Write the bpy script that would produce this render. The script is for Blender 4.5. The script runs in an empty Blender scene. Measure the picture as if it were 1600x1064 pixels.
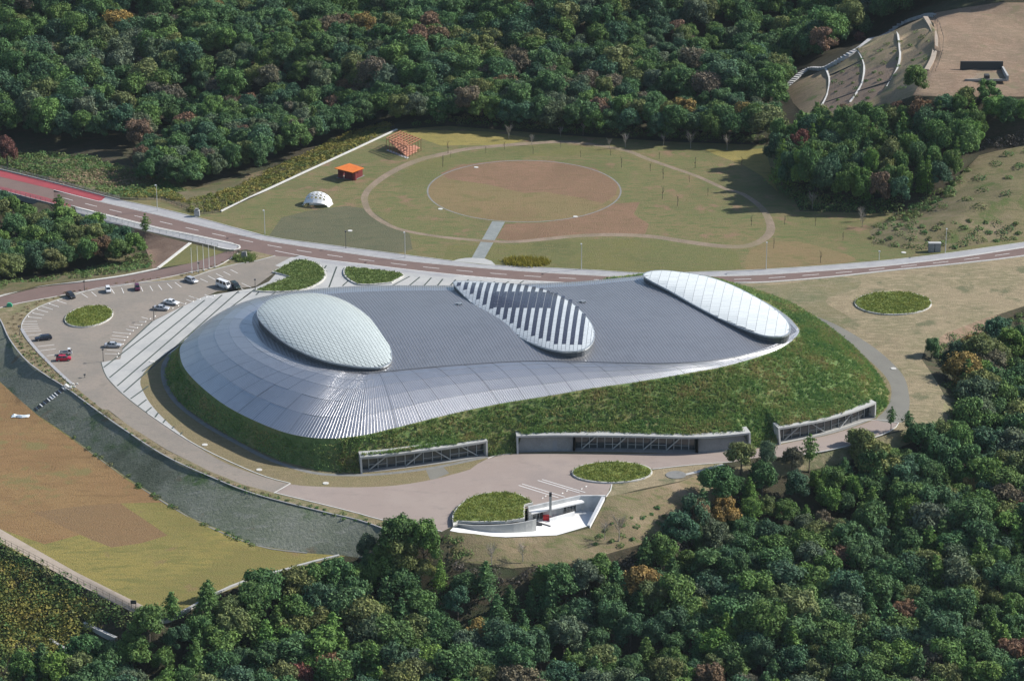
import bpy, math, random
import numpy as np
from mathutils import Vector, geometry

# ------------------------------------------------------------------ camera, sky, sun, exposure
SC = bpy.context.scene
COL = SC.collection
DEP, HFOV, DIST = math.radians(21.3), math.radians(20.0), 796.0
CAMP = np.array([0.0, -DIST * math.cos(DEP), DIST * math.sin(DEP)])
cd = bpy.data.cameras.new('camera'); cam = bpy.data.objects.new('camera', cd); COL.objects.link(cam)
cam.location = CAMP; cam.rotation_euler = (math.pi / 2 - DEP, 0, 0)
cd.sensor_fit = 'HORIZONTAL'; cd.angle = HFOV; cd.clip_start = 5; cd.clip_end = 9000
SC.camera = cam
SUN_EL, SUN_AZ = math.radians(35), math.radians(15)      # azimuth: from +x towards +y
SV = Vector((math.cos(SUN_EL) * math.cos(SUN_AZ), math.cos(SUN_EL) * math.sin(SUN_AZ), math.sin(SUN_EL)))
world = bpy.data.worlds.new('World'); SC.world = world; world.use_nodes = True
wn = world.node_tree; bg = wn.nodes['Background']
sky = wn.nodes.new('ShaderNodeTexSky'); sky.sky_type = 'NISHITA'; sky.sun_disc = False
sky.sun_elevation = SUN_EL; sky.sun_rotation = math.pi / 2 - SUN_AZ
sky.altitude = 200; sky.air_density = 1.0; sky.dust_density = 1.0; sky.ozone_density = 1.6
wn.links.new(sky.outputs[0], bg.inputs[0]); bg.inputs[1].default_value = 0.088
sl = bpy.data.lights.new('sun', 'SUN'); sl.energy = 4.3; sl.angle = math.radians(0.53); sl.color = (1, .95, .88)
sun = bpy.data.objects.new('sun', sl); COL.objects.link(sun); sun.rotation_euler = SV.to_track_quat('Z', 'Y').to_euler()
VS = SC.view_settings
VS.view_transform = 'Standard'; VS.look = 'None'; VS.exposure = 0.70; VS.gamma = 1; VS.use_curve_mapping = False
SC.cycles.max_bounces = 5; SC.cycles.diffuse_bounces = 3; SC.cycles.glossy_bounces = 2
SC.cycles.transmission_bounces = 2; SC.cycles.transparent_max_bounces = 4
SC.cycles.caustics_reflective = False; SC.cycles.caustics_refractive = False

random.seed(7); rng = np.random.default_rng(7)
FPX = 800 / math.tan(HFOV / 2)
FWD = np.array([0, math.cos(DEP), -math.sin(DEP)]); UP = np.array([0, math.sin(DEP), math.cos(DEP)])

# Surveyed places: a point noted as (x, y, height) on the photograph becomes a point of the real place.
def W(px, py, z=0.0):
    px = np.asarray(px, float); py = np.asarray(py, float); z = np.asarray(z, float)
    d = FWD + ((px - 800) / FPX)[..., None] * np.array([1, 0, 0]) + ((532 - py) / FPX)[..., None] * UP
    t = (z - CAMP[2]) / d[..., 2]
    return CAMP + t[..., None] * d
def w(px, py, z=0.0):
    return Vector(W(px, py, z))
def topx(P):
    q = np.asarray(P, float) - CAMP
    f = q @ FWD
    return np.stack([800 + FPX * q[..., 0] / f, 532 - FPX * (q @ UP) / f], -1)

# ------------------------------------------------------------------ helpers
def link(o, parent=None):
    COL.objects.link(o)
    if parent is not None: o.parent = parent
    return o
def tag(o, label=None, cat=None, group=None, kind=None):
    if label: o['label'] = label
    if cat: o['category'] = cat
    if group: o['group'] = group
    if kind: o['kind'] = kind
    return o
def empty(name, loc=(0, 0, 0), rz=0.0, parent=None):
    o = bpy.data.objects.new(name, None); link(o, parent); o.location = loc; o.rotation_euler = (0, 0, rz)
    o.empty_display_size = .5
    return o
def mesh_obj(name, verts, faces, mat=None, parent=None, smooth=False, loc=None, rz=0.0):
    me = bpy.data.meshes.new(name); me.from_pydata([tuple(v) for v in verts], [], [tuple(f) for f in faces]); me.update()
    if mat is not None: me.materials.append(mat)
    if smooth: me.polygons.foreach_set('use_smooth', [True] * len(me.polygons))
    o = bpy.data.objects.new(name, me); link(o, parent)
    if loc is not None: o.location = loc
    o.rotation_euler = (0, 0, rz)
    return o
def quads_mesh(name, V, k=4, mats=(), attr=None, smooth=False):
    """V: (n*k,3) array of separate k-gons."""
    V = np.ascontiguousarray(V, np.float32); n = len(V) // k
    me = bpy.data.meshes.new(name)
    me.vertices.add(n * k); me.vertices.foreach_set('co', V.ravel())
    me.loops.add(n * k); me.loops.foreach_set('vertex_index', np.arange(n * k, dtype=np.int32))
    me.polygons.add(n); me.polygons.foreach_set('loop_start', np.arange(0, n * k, k, dtype=np.int32))
    me.polygons.foreach_set('loop_total', np.full(n, k, np.int32))
    me.update(calc_edges=True)
    for m in mats: me.materials.append(m)
    if attr is not None:
        a = me.attributes.new('v', 'FLOAT', 'FACE'); a.data.foreach_set('value', np.asarray(attr, np.float32))
    return me
class MB:
    """collects boxes, tubes and prisms and links them as one mesh"""
    def __init__(s): s.v = []; s.f = []
    def add(s, verts, faces):
        n = len(s.v); s.v += [tuple(p) for p in verts]; s.f += [tuple(i + n for i in f) for f in faces]; return s
    def box(s, x0, x1, y0, y1, z0, z1):
        return s.add([(x0, y0, z0), (x1, y0, z0), (x1, y1, z0), (x0, y1, z0), (x0, y0, z1), (x1, y0, z1), (x1, y1, z1), (x0, y1, z1)],
                     [(0, 3, 2, 1), (4, 5, 6, 7), (0, 1, 5, 4), (1, 2, 6, 5), (2, 3, 7, 6), (3, 0, 4, 7)])
    def bar(s, a, b, wd, ht=None, up=(0, 0, 1)):
        a = Vector(a); b = Vector(b); d = (b - a).normalized(); u = Vector(up)
        if abs(d.dot(u)) > .98: u = Vector((1, 0, 0))
        r = d.cross(u).normalized() * wd / 2; q = r.cross(d).normalized() * (ht or wd) / 2
        c = [a - r - q, a + r - q, a + r + q, a - r + q, b - r - q, b + r - q, b + r + q, b - r + q]
        return s.add(c, [(0, 3, 2, 1), (4, 5, 6, 7), (0, 1, 5, 4), (1, 2, 6, 5), (2, 3, 7, 6), (3, 0, 4, 7)])
    def tube(s, pts, rad, n=6, cap=True):
        pts = [Vector(p) for p in pts]; rad = rad if isinstance(rad, (list, tuple)) else [rad] * len(pts)
        base = len(s.v)
        for i, p in enumerate(pts):
            d = (pts[min(i + 1, len(pts) - 1)] - pts[max(i - 1, 0)]).normalized()
            u = Vector((0, 0, 1)) if abs(d.z) < .9 else Vector((1, 0, 0))
            r = d.cross(u).normalized(); q = r.cross(d)
            for k in range(n):
                a = 2 * math.pi * k / n
                s.v.append(tuple(p + (r * math.cos(a) + q * math.sin(a)) * rad[i]))
        for i in range(len(pts) - 1):
            for k in range(n):
                a0 = base + i * n + k; a1 = base + i * n + (k + 1) % n
                s.f.append((a0, a1, a1 + n, a0 + n))
        if cap: s.f.append(tuple(base + k for k in range(n))[::-1]); s.f.append(tuple(base + (len(pts) - 1) * n + k for k in range(n)))
        return s
    def prism(s, poly, z0, z1):
        """poly: list of (x,y) or (x,y,z): z adds to z0/z1"""
        n = len(poly); p = [(q[0], q[1], q[2] if len(q) > 2 else 0) for q in poly]
        return s.add([(a, b, c + z0) for a, b, c in p] + [(a, b, c + z1) for a, b, c in p],
                     [tuple(range(n))[::-1], tuple(range(n, 2 * n))] + [(i, (i + 1) % n, (i + 1) % n + n, i + n) for i in range(n)])
    def build(s, name, mat, parent=None, smooth=False, loc=None, rz=0.0):
        return mesh_obj(name, s.v, s.f, mat, parent, smooth, loc, rz)

def crom(P, closed, step):
    """Catmull-Rom densified polyline, about one vertex per `step` metres"""
    P = np.asarray(P, float); n = len(P); out = []
    for i in range(n if closed else n - 1):
        p1, p2 = P[i], P[(i + 1) % n]
        p0 = P[(i - 1) % n] if closed or i > 0 else p1; p3 = P[(i + 2) % n] if closed or i + 2 < n else p2
        m = max(1, int(round(np.linalg.norm(p2 - p1) / step)))
        for k in range(m):
            t = k / m
            out.append(.5 * ((2 * p1) + (-p0 + p2) * t + (2 * p0 - 5 * p1 + 4 * p2 - p3) * t * t + (-p0 + 3 * p1 - 3 * p2 + p3) * t ** 3))
    if not closed: out.append(P[-1])
    return np.array(out)
def crs(P, s):
    """closed Catmull-Rom at station numbers s"""
    P = np.asarray(P, float); n = len(P); s = np.asarray(s, float); i = np.floor(s).astype(int); t = (s - i)[:, None]
    p0, p1, p2, p3 = P[(i - 1) % n], P[i % n], P[(i + 1) % n], P[(i + 2) % n]
    return .5 * ((2 * p1) + (-p0 + p2) * t + (2 * p0 - 5 * p1 + 4 * p2 - p3) * t * t + (-p0 + 3 * p1 - 3 * p2 + p3) * t ** 3)
def inside(pt, poly):
    """vectorised point in polygon; pt (n,2), poly (m,2)"""
    x, y = pt[:, 0], pt[:, 1]; r = np.zeros(len(pt), bool); P = np.asarray(poly)[:, :2]; Q = np.roll(P, -1, 0)
    for (x0, y0), (x1, y1) in zip(P, Q):
        if y0 == y1: continue
        c = ((y0 > y) != (y1 > y)) & (x < (x1 - x0) * (y - y0) / (y1 - y0) + x0)
        r ^= c
    return r
def ribbon(poly, width, closed=False):
    """left and right borders of a polyline in plan"""
    P = np.asarray(poly, float)
    d = (np.roll(P, -1, 0) - np.roll(P, 1, 0)) if closed else np.gradient(P, axis=0)
    d = d[:, :2]; d /= np.linalg.norm(d, axis=1)[:, None] + 1e-9
    nrm = np.stack([-d[:, 1], d[:, 0]], 1)
    L = P.copy(); R = P.copy(); L[:, :2] += nrm * width / 2; R[:, :2] -= nrm * width / 2
    return L, R
def tri_poly(poly):
    return geometry.tessellate_polygon([[Vector((p[0], p[1], 0)) for p in poly]])
def lighter(c, k): return tuple(min(1, x * k) for x in c)

# ------------------------------------------------------------------ materials
def nodes(name, rough=.9, metal=0, spec=.3):
    m = bpy.data.materials.new(name); m.use_nodes = True; nt = m.node_tree; b = nt.nodes['Principled BSDF']
    b.inputs['Roughness'].default_value = rough; b.inputs['Metallic'].default_value = metal
    b.inputs['Specular IOR Level'].default_value = spec
    return m, nt, b
def noise(nt, vec, scale, detail=4, rough=.6, stretch=None, dist=0):
    if stretch is not None:
        mp = nt.nodes.new('ShaderNodeMapping'); mp.inputs['Rotation'].default_value = (0, 0, stretch[0])
        mp.inputs['Scale'].default_value = (1, stretch[1], 1); nt.links.new(vec, mp.inputs[0]); vec = mp.outputs[0]
    n = nt.nodes.new('ShaderNodeTexNoise'); n.inputs['Scale'].default_value = scale; n.inputs['Detail'].default_value = detail
    n.inputs['Roughness'].default_value = rough; n.inputs['Distortion'].default_value = dist
    nt.links.new(vec, n.inputs['Vector']); return n.outputs['Fac']
def ramp(nt, val, lo, hi):
    r = nt.nodes.new('ShaderNodeMapRange'); r.inputs[1].default_value = lo; r.inputs[2].default_value = hi
    nt.links.new(val, r.inputs[0]); r.interpolation_type = 'SMOOTHSTEP'; return r.outputs[0]
def mixc(nt, fac, a, b, mode='MIX'):
    m = nt.nodes.new('ShaderNodeMix'); m.data_type = 'RGBA'; m.blend_type = mode
    for k, s in ((0, fac), (6, a), (7, b)):
        if hasattr(s, 'is_linked') or hasattr(s, 'links'): nt.links.new(s, m.inputs[k])
        elif k == 0: m.inputs[0].default_value = s
        else: m.inputs[k].default_value = (*s[:3], 1)
    return m.outputs[2]
def pmat(name, base, layers=(), rough=.9, metal=0, spec=.3, bump=None, coord='pos'):
    """layers: (scale, colour, lo, hi[, stretch]) noise patches in metres"""
    m, nt, b = nodes(name, rough, metal, spec)
    if coord == 'pos': vec = nt.nodes.new('ShaderNodeNewGeometry').outputs['Position']
    else: vec = nt.nodes.new('ShaderNodeTexCoord').outputs['Object']
    c = None
    for i, L in enumerate(layers):
        f = ramp(nt, noise(nt, vec, L[0], 5, .62, L[4] if len(L) > 4 else None), L[2], L[3])
        c = mixc(nt, f, c if c is not None else base, L[1])
    if c is not None: nt.links.new(c, b.inputs['Base Color'])
    else: b.inputs['Base Color'].default_value = (*base, 1)
    if bump:
        bp = nt.nodes.new('ShaderNodeBump'); bp.inputs['Distance'].default_value = bump[1]; bp.inputs['Strength'].default_value = 1
        nt.links.new(noise(nt, vec, bump[0], 6, .7), bp.inputs['Height']); nt.links.new(bp.outputs[0], b.inputs['Normal'])
    return m
M = {}
ST = (.3, 3.0)
def grass(name, a, b_, c_, d_=None, rough=.95):
    lay = [(.05, b_, .42, .62), (.35, c_, .45, .7, (.25, 2.2)), (1.6, lighter(a, .62), .5, .75)]
    if d_: lay.append((.11, d_, .56, .68))
    lay.insert(0, (.018, lighter(a, .84), .45, .6)); lay.insert(2, (.13, lighter(c_, .9), .52, .66, (-.35, 4)))
    lay.append((4.5, lighter(b_, 1.25), .55, .8))
    M[name] = pmat(name, a, lay, rough, bump=(2.2, .25))
grass('lawn', (.145, .138, .056), (.18, .145, .068), (.10, .13, .04), (.205, .135, .08))
grass('lawn_green', (.12, .13, .045), (.14, .135, .045), (.155, .14, .058))
grass('lawn_gray', (.105, .105, .06), (.12, .115, .065), (.09, .1, .055))
grass('lawn_yellow', (.24, .205, .06), (.27, .22, .07), (.19, .17, .055))
grass('turf_brown', (.20, .125, .075), (.225, .135, .085), (.175, .12, .065))
grass('turf_tan', (.21, .15, .075), (.19, .15, .07), (.17, .14, .06), (.14, .13, .05))
grass('dry_grass', (.26, .21, .13), (.19, .17, .095), (.33, .27, .17), (.13, .13, .07))
grass('dry_grass_green', (.19, .17, .09), (.14, .145, .075), (.25, .21, .13), (.12, .13, .06))
grass('field_brown', (.225, .135, .06), (.235, .15, .065), (.195, .12, .052), (.17, .14, .055))
grass('field_dark', (.195, .122, .058), (.185, .12, .06), (.2, .13, .062))
grass('field_yellow', (.205, .175, .055), (.23, .19, .055), (.165, .155, .045), (.19, .14, .06))
grass('ring_grass', (.20, .165, .09), (.18, .16, .08), (.23, .185, .105))
grass('terrace', (.28, .215, .135), (.22, .19, .10), (.31, .23, .15), (.13, .16, .06))
grass('terrace_b', (.26, .185, .13), (.24, .17, .12), (.28, .21, .15))
grass('forest_floor', (.05, .045, .025), (.04, .05, .022), (.07, .055, .035))
grass('brush_ground', (.13, .115, .055), (.17, .13, .08), (.09, .1, .04), (.07, .09, .03))
grass('bare_soil', (.24, .165, .11), (.20, .15, .10), (.28, .20, .14), (.17, .145, .085))
grass('brown_slope', (.17, .115, .085), (.15, .105, .08), (.19, .135, .1))
grass('mound_grass', (.17, .145, .075), (.2, .16, .1), (.12, .12, .05), (.08, .11, .03))
grass('slope_front', (.22, .17, .10), (.18, .15, .085), (.12, .13, .05), (.26, .2, .13))
grass('verge', (.22, .18, .10), (.15, .15, .07), (.29, .23, .15), (.1, .12, .04))
M['bank'] = pmat('bank', (.175, .19, .15), [(.05, (.145, .165, .12), .42, .6), (.3, (.21, .22, .185), .48, .68, (.5, 3)), (.07, (.075, .12, .05), .56, .68), (1.2, (.125, .145, .105), .52, .72), (.45, (.215, .22, .19), .6, .76, (-.6, 5)), (.16, (.15, .13, .09), .6, .7), (3.5, (.12, .13, .105), .52, .75), (.03, (.09, .105, .075), .55, .68)], .98, spec=.1, bump=(1.3, .35))
M['asphalt_red'] = pmat('asphalt_red', (.165, .115, .10), [(.2, (.15, .105, .092), .4, .6), (3, (.19, .135, .12), .5, .75), (.6, (.14, .10, .09), .6, .8, (.1, 5))], .85)
M['asphalt_beige'] = pmat('asphalt_beige', (.275, .225, .198), [(.022, (.25, .21, .19), .45, .6), (.05, (.295, .245, .215), .45, .6), (.12, (.24, .20, .178), .56, .7, (.3, 3)), (.9, (.225, .185, .165), .66, .74), (3.5, (.32, .27, .24), .5, .8), (.5, (.24, .2, .178), .6, .75)], .85)
M['pavers'] = pmat('pavers', (.225, .2, .17), [(.03, (.2, .18, .155), .45, .6), (.14, (.19, .172, .15), .56, .68, (.9, 3)), (.07, (.25, .215, .18), .42, .62), (.9, (.18, .165, .145), .5, .68, (.3, 2)), (3.5, (.29, .26, .22), .52, .75), (.3, (.2, .18, .15), .55, .7)], .9)
M['gravel_gray'] = pmat('gravel_gray', (.185, .18, .155), [(.1, (.165, .16, .14), .4, .6), (2.5, (.22, .21, .185), .5, .8)], .9)
M['concrete'] = pmat('concrete', (.40, .40, .385), [(.12, (.34, .345, .34), .42, .62), (.8, (.45, .45, .43), .5, .7, (.5, 3)), (5, (.37, .37, .36), .5, .8)], .75)
M['concrete_dark'] = pmat('concrete_dark', (.27, .27, .26), [(.3, (.22, .22, .215), .4, .65), (3, (.32, .32, .31), .5, .75)], .8)
M['concrete_white'] = pmat('concrete_white', (.72, .72, .71), [(.3, (.64, .64, .63), .45, .65), (2, (.76, .76, .75), .5, .75)], .7)
M['sidewalk'] = pmat('sidewalk', (.33, .33, .335), [(.25, (.29, .29, .30), .42, .6), (2.5, (.38, .38, .375), .5, .8)], .85)
M['sidewalk_red'] = pmat('sidewalk_red', (.30, .055, .065), [(.3, (.25, .05, .06), .4, .6)], .85)
M['curb'] = pmat('curb', (.55, .545, .51), [(1, (.47, .46, .43), .45, .65)], .8)
M['paint'] = pmat('paint', (.72, .72, .70), [(1.5, (.5, .49, .46), .5, .75)], .7)
M['path_pink'] = pmat('path_pink', (.235, .18, .13), [(.15, (.175, .14, .095), .42, .6), (.05, (.18, .15, .09), .5, .62), (2.5, (.33, .26, .21), .5, .75)], .9)
M['slate'] = pmat('slate', (.2, .22, .215), [(.5, (.24, .26, .25), .45, .65)], .8)
M['gutter'] = pmat('gutter', (.2, .2, .19), [(.5, (.16, .16, .15), .45, .65)], .85)
M['slot'] = pmat('slot', (.055, .075, .065), [(.5, (.04, .05, .045), .45, .65)], .8)
M['path_tan'] = pmat('path_tan', (.36, .30, .24), [(.4, (.31, .26, .2), .45, .65), (3, (.42, .36, .3), .5, .75)], .85)

# ------------------------------------------------------------------ the lie of the land
BREAK = [
 # bank crest and foot, lower field
 [(-160, 380, 0), (-60, 440, 0), (-20, 478, 0), (0, 500, 0), (15, 530, 0), (40, 562, 0), (70, 585, 0), (105, 607, 0), (150, 640, 0), (200, 675, 0), (260, 713, 0), (330, 745, 0), (400, 772, 0), (500, 798, 0), (560, 812, 0), (600, 826, 0), (660, 836, 0), (703, 829, 0)],
 [(-190, 480, -5), (-120, 520, -5), (-60, 560, -5), (0, 597, -5), (30, 625, -5), (60, 650, -5), (110, 683, -5), (200, 748, -5), (300, 810, -5), (400, 852, -5), (480, 864, -5), (540, 868, -5)],
 [(-200, 730, -5), (0, 848, -5), (245, 972, -5), (290, 948, -5), (390, 907, -5), (480, 882, -5), (540, 868, -5)],
 [(-200, 760, -7), (0, 872, -7.5), (150, 955, -8), (240, 1010, -9.5)],
 [(-200, 850, -10), (0, 955, -11), (120, 1010, -12), (260, 1060, -15), (450, 980, -14), (600, 920, -11)],
 # plateau edge in front of the building and to the right
 [(703, 829, 0), (708, 824, 0), (835, 792, 0), (905, 774, 0), (947, 777, 0), (1000, 765, 0), (1060, 752, 0), (1100, 738, 0), (1150, 728, 0), (1230, 715, 0), (1300, 703, 0), (1370, 682, 0), (1420, 668, 0), (1470, 650, 0), (1478, 620, 0), (1460, 590, 0), (1440, 560, 0), (1447, 540, 0), (1480, 520, 0), (1540, 497, 0), (1600, 478, 0), (1700, 462, 0), (1900, 440, 0)],
 [(703, 829, 0), (740, 836, -.9), (790, 839, -1.8), (870, 836, -3.1), (922, 821, -3.6), (947, 777, 0)],
 [(600, 868, -4), (700, 880, -5), (800, 885, -6), (900, 880, -6.5), (1000, 850, -6), (1060, 812, -5), (1090, 785, -3.5), (1150, 755, -3), (1230, 738, -3), (1310, 722, -3), (1400, 700, -3), (1490, 672, -3), (1505, 620, -3), (1480, 565, -3), (1500, 545, -3.5), (1600, 515, -4), (1800, 480, -4)],
 [(500, 1010, -18), (700, 1010, -19), (900, 985, -19), (1100, 900, -16), (1300, 810, -13), (1450, 750, -11), (1570, 650, -10), (1700, 600, -10)],
 [(-300, 1200, -22), (300, 1230, -26), (800, 1230, -28), (1300, 1230, -28), (1900, 1100, -26), (1950, 700, -16)],
 # valley between the main road and the car park drive
 [(118, 330, 0), (170, 345, 0), (228, 364, 0), (297, 380, 0), (247, 419, 0), (190, 431, 0), (132, 439, 0), (62, 447, 0), (0, 462, 0), (-60, 478, 0)],
 [(-160, 430, -6), (-60, 440, -6), (60, 430, -5), (180, 410, -3.5), (215, 385, -3), (150, 370, -5), (40, 345, -9), (-60, 330, -11)],
 [(60, 281, 0), (90, 288, 0), (187, 313, 0)],
 [(60, 281, 0), (60, 314.5, 0), (118, 330, 0)],
 # north side of the road, park edge
 [(187, 312, 0), (250, 312, 0), (308, 336, 0), (345, 332, 0), (430, 293, 0), (560, 232, 0), (620, 203, 0), (700, 197, 0), (800, 205, 0), (900, 213, 0), (1050, 222, 0), (1200, 228, 0), (1250, 330, 0), (1400, 335, 0)],
 [(-200, 240, -12), (0, 250, -10), (100, 268, -5), (180, 292, -4), (250, 290, -5), (290, 296, -5), (400, 280, -5), (540, 214, -4), (600, 192, -3)],
 [(-200, 195, -11), (0, 205, -9), (200, 205, -8), (400, 185, -6), (560, 170, -3), (650, 180, 0)],
 [(-300, 120, 2), (0, 120, 2), (300, 115, 2), (600, 130, 2), (800, 140, 3), (1000, 140, 3), (1150, 132, 4), (1215, 150, 4)],
 [(-300, 20, 8), (0, 20, 8), (400, 20, 8), (800, 30, 8), (1100, 45, 8), (1200, 80, 6), (1240, 72, 8), (1330, 40, 12), (1380, 10, 18)],
 [(-400, -60, 16), (0, -60, 16), (800, -60, 16), (1300, -60, 19), (1500, -30, 27), (1900, -60, 27)],
 # terraced hillside
 [(1228, 137, 5), (1290, 107, 12), (1340, 79, 18), (1392, 52, 23), (1445, 27, 29)],
 [(1290, 107, 12), (1296, 122, 11.5), (1293, 148, 10.5), (1272, 182, 8)],
 [(1340, 79, 18), (1350, 98, 17), (1347, 128, 16), (1326, 162, 13)],
 [(1392, 52, 23), (1406, 78, 22), (1401, 105, 21), (1383, 140, 18)],
 [(1445, 27, 29), (1460, 45, 28), (1460, 80, 27), (1446, 112, 25.5), (1425, 150, 23), (1500, 150, 23), (1600, 148, 23), (1800, 150, 23)],
 [(1500, 20, 29), (1600, 10, 30), (1800, 5, 30)],
 [(1240, 235, 3), (1330, 226, 7), (1400, 223, 8), (1530, 236, 9), (1600, 223, 12), (1700, 215, 13)],
 # grassed mound on the right
 [(1400, 335, 0), (1358, 362, 0), (1365, 382, 0), (1430, 391, 0), (1480, 391, 0), (1600, 370, 0), (1800, 330, 0)],
 [(1400, 330, .5), (1460, 305, 4), (1500, 280, 7), (1530, 255, 9)],
 [(1440, 350, 3), (1520, 330, 5), (1600, 300, 8), (1800, 280, 9)],
]
FRAME = [(-900, -500, -30), (900, -500, -30), (900, 600, 26), (900, 1600, 60), (-900, 1600, 60), (-900, 500, 20), (-900, 150, -8), (-900, -150, -15), (900, 100, 5), (0, -330, -30)]
pv, pe = [], []
for L in BREAK:
    P = W([q[0] for q in L], [q[1] for q in L], [q[2] for q in L]); n0 = len(pv)
    pv += [tuple(p) for p in P]; pe += [(n0 + i, n0 + i + 1) for i in range(len(P) - 1)]
pv += FRAME
PV = np.array(pv)
cv, _, cf, cov, _, _ = geometry.delaunay_2d_cdt([Vector(p[:2]) for p in pv], pe, [], 0, 1e-3)
CZ = []
for i, o in enumerate(cov):
    if o: CZ.append(PV[o[0], 2])
    else:
        dd = np.hypot(PV[:, 0] - cv[i].x, PV[:, 1] - cv[i].y); k = np.argsort(dd)[:3]; CZ.append(float((PV[k, 2] / dd[k]).sum() / (1 / dd[k]).sum()))
CV = np.array([[v.x, v.y] for v in cv]); CZ = np.array(CZ)
RES, X0, Y0, NX, NY = 1.5, -450.0, -300.0, 600, 560
GZ = np.zeros((NY, NX))
for f in cf:
    A, B_, C_ = CV[list(f)]
    i0 = max(0, int((min(A[0], B_[0], C_[0]) - X0) / RES)); i1 = min(NX - 1, int((max(A[0], B_[0], C_[0]) - X0) / RES) + 1)
    j0 = max(0, int((min(A[1], B_[1], C_[1]) - Y0) / RES)); j1 = min(NY - 1, int((max(A[1], B_[1], C_[1]) - Y0) / RES) + 1)
    if i1 < i0 or j1 < j0: continue
    gx, gy = np.meshgrid(X0 + RES * np.arange(i0, i1 + 1), Y0 + RES * np.arange(j0, j1 + 1))
    det = (B_[1] - C_[1]) * (A[0] - C_[0]) + (C_[0] - B_[0]) * (A[1] - C_[1])
    if abs(det) < 1e-9: continue
    a = ((B_[1] - C_[1]) * (gx - C_[0]) + (C_[0] - B_[0]) * (gy - C_[1])) / det
    b = ((C_[1] - A[1]) * (gx - C_[0]) + (A[0] - C_[0]) * (gy - C_[1])) / det
    c = 1 - a - b; ok = (a > -1e-6) & (b > -1e-6) & (c > -1e-6)
    z = a * CZ[f[0]] + b * CZ[f[1]] + c * CZ[f[2]]
    GZ[j0:j1 + 1, i0:i1 + 1][ok] = z[ok]
gy_, gx_ = np.meshgrid(Y0 + RES * np.arange(NY), X0 + RES * np.arange(NX), indexing='ij')
farm = np.clip((gy_ - 215 + .10 * np.abs(gx_)) / 60, 0, 1)
GZ += farm * (7.0 * np.sin(gx_ * .035 + 1.1 * np.sin(gy_ * .03)) * np.sin(gy_ * .045 + .6 + gx_ * .012) + 2.0 * np.sin(gx_ * .083 + 2) * np.sin(gy_ * .09))
def hgt(P):
    P = np.asarray(P, float); u = np.clip((P[..., 0] - X0) / RES, 0, NX - 1.001); v = np.clip((P[..., 1] - Y0) / RES, 0, NY - 1.001)
    i = u.astype(int); j = v.astype(int); a = u - i; b = v - j
    return (GZ[j, i] * (1 - a) + GZ[j, i + 1] * a) * (1 - b) + (GZ[j + 1, i] * (1 - a) + GZ[j + 1, i + 1] * a) * b
ZS = np.linspace(45, -35, 641)
def G(px, py):
    """where the line of sight noted on the photograph meets the ground"""
    px = np.atleast_1d(np.asarray(px, float)); py = np.atleast_1d(np.asarray(py, float)); out = np.zeros((len(px), 3))
    for k in range(len(px)):
        R = W(np.full(len(ZS), px[k]), np.full(len(ZS), py[k]), ZS); below = ZS <= hgt(R) + 1e-6
        i = int(np.argmax(below)) if below.any() else len(ZS) - 1
        i = max(i, 1); h0 = ZS[i - 1] - hgt(R[i - 1]); h1 = hgt(R[i]) - ZS[i]; t = h0 / (h0 + h1 + 1e-9)
        out[k] = R[i - 1] * (1 - t) + R[i] * t
    return out
def g(px, py): return Vector(G([px], [py])[0])

# ------------------------------------------------------------------ ground regions (outlines in survey points); later ones lie on top
def Z4(pts, ox, oy, k=.25): return [(ox + x * k, oy + y * k) for x, y in pts]
REG = []
def reg(name, pts, mat, smooth=True, step=2.5, world=None, ground=False):
    if world is not None: P = np.asarray(world)[:, :2]
    else:
        a = np.array(pts, float); P = (G(a[:, 0], a[:, 1]) if ground else W(a[:, 0], a[:, 1], 0 * a[:, 0]))[:, :2]
        if smooth: P = crom(P, True, step)
    REG.append((name, P, mat)); return P
def strip(name, pts, width, mat, closed=False, smooth=True, step=2.5, ground=False):
    a = np.array(pts, float); P = (G(a[:, 0], a[:, 1]) if ground else W(a[:, 0], a[:, 1], 0 * a[:, 0]))
    if smooth: P = crom(P, closed, step)
    L, R = ribbon(P[:, :2], width, closed)
    if closed:
        REG.append((name, L if len(L) and abs(np.cross(L[0] - L.mean(0), L[1] - L.mean(0))) >= 0 else L, mat)); raise ValueError
    REG.append((name, np.vstack([L, R[::-1]]), mat)); return P
def ellipse(cx, cy, rx, ry, n=48, tilt=0.0, z=0.0):
    t = np.linspace(0, 2 * math.pi, n, endpoint=False); x = rx * np.cos(t); y = ry * np.sin(t)
    return W(cx + x * math.cos(tilt) - y * math.sin(tilt), cy + x * math.sin(tilt) + y * math.cos(tilt), np.full(n, z))

TOPW = [(-120, 237), (0, 266), (90, 288), (187, 313), (250, 326), (330, 346), (400, 364), (420, 370), (520, 384), (620, 397), (707, 408), (775, 415), (920, 422), (1010, 427), (1100, 425), (1200, 421), (1330, 412), (1450, 400), (1600, 379), (1750, 355)]   # far edge of the far pavement
LINE1 = [(-120, 248), (0, 277), (80, 296), (155, 315), (250, 337), (330, 357), (400, 373), (420, 377), (520, 392), (620, 406), (720, 416), (820, 424), (920, 430), (1010, 434), (1112, 432), (1200, 429), (1330, 420), (1400, 414), (1500, 402), (1600, 387), (1750, 363)]  # far edge of the carriageway
LINE2 = [(-120, 262), (0, 291), (60, 307), (118, 323), (190, 341), (250, 356), (300, 366), (365, 380), (430, 392), (495, 404), (570, 413), (645, 422), (730, 431), (820, 438), (920, 443), (1010, 446), (1105, 444), (1155, 441), (1200, 440), (1300, 432), (1400, 421), (1500, 411), (1600, 399), (1750, 375)]
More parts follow.
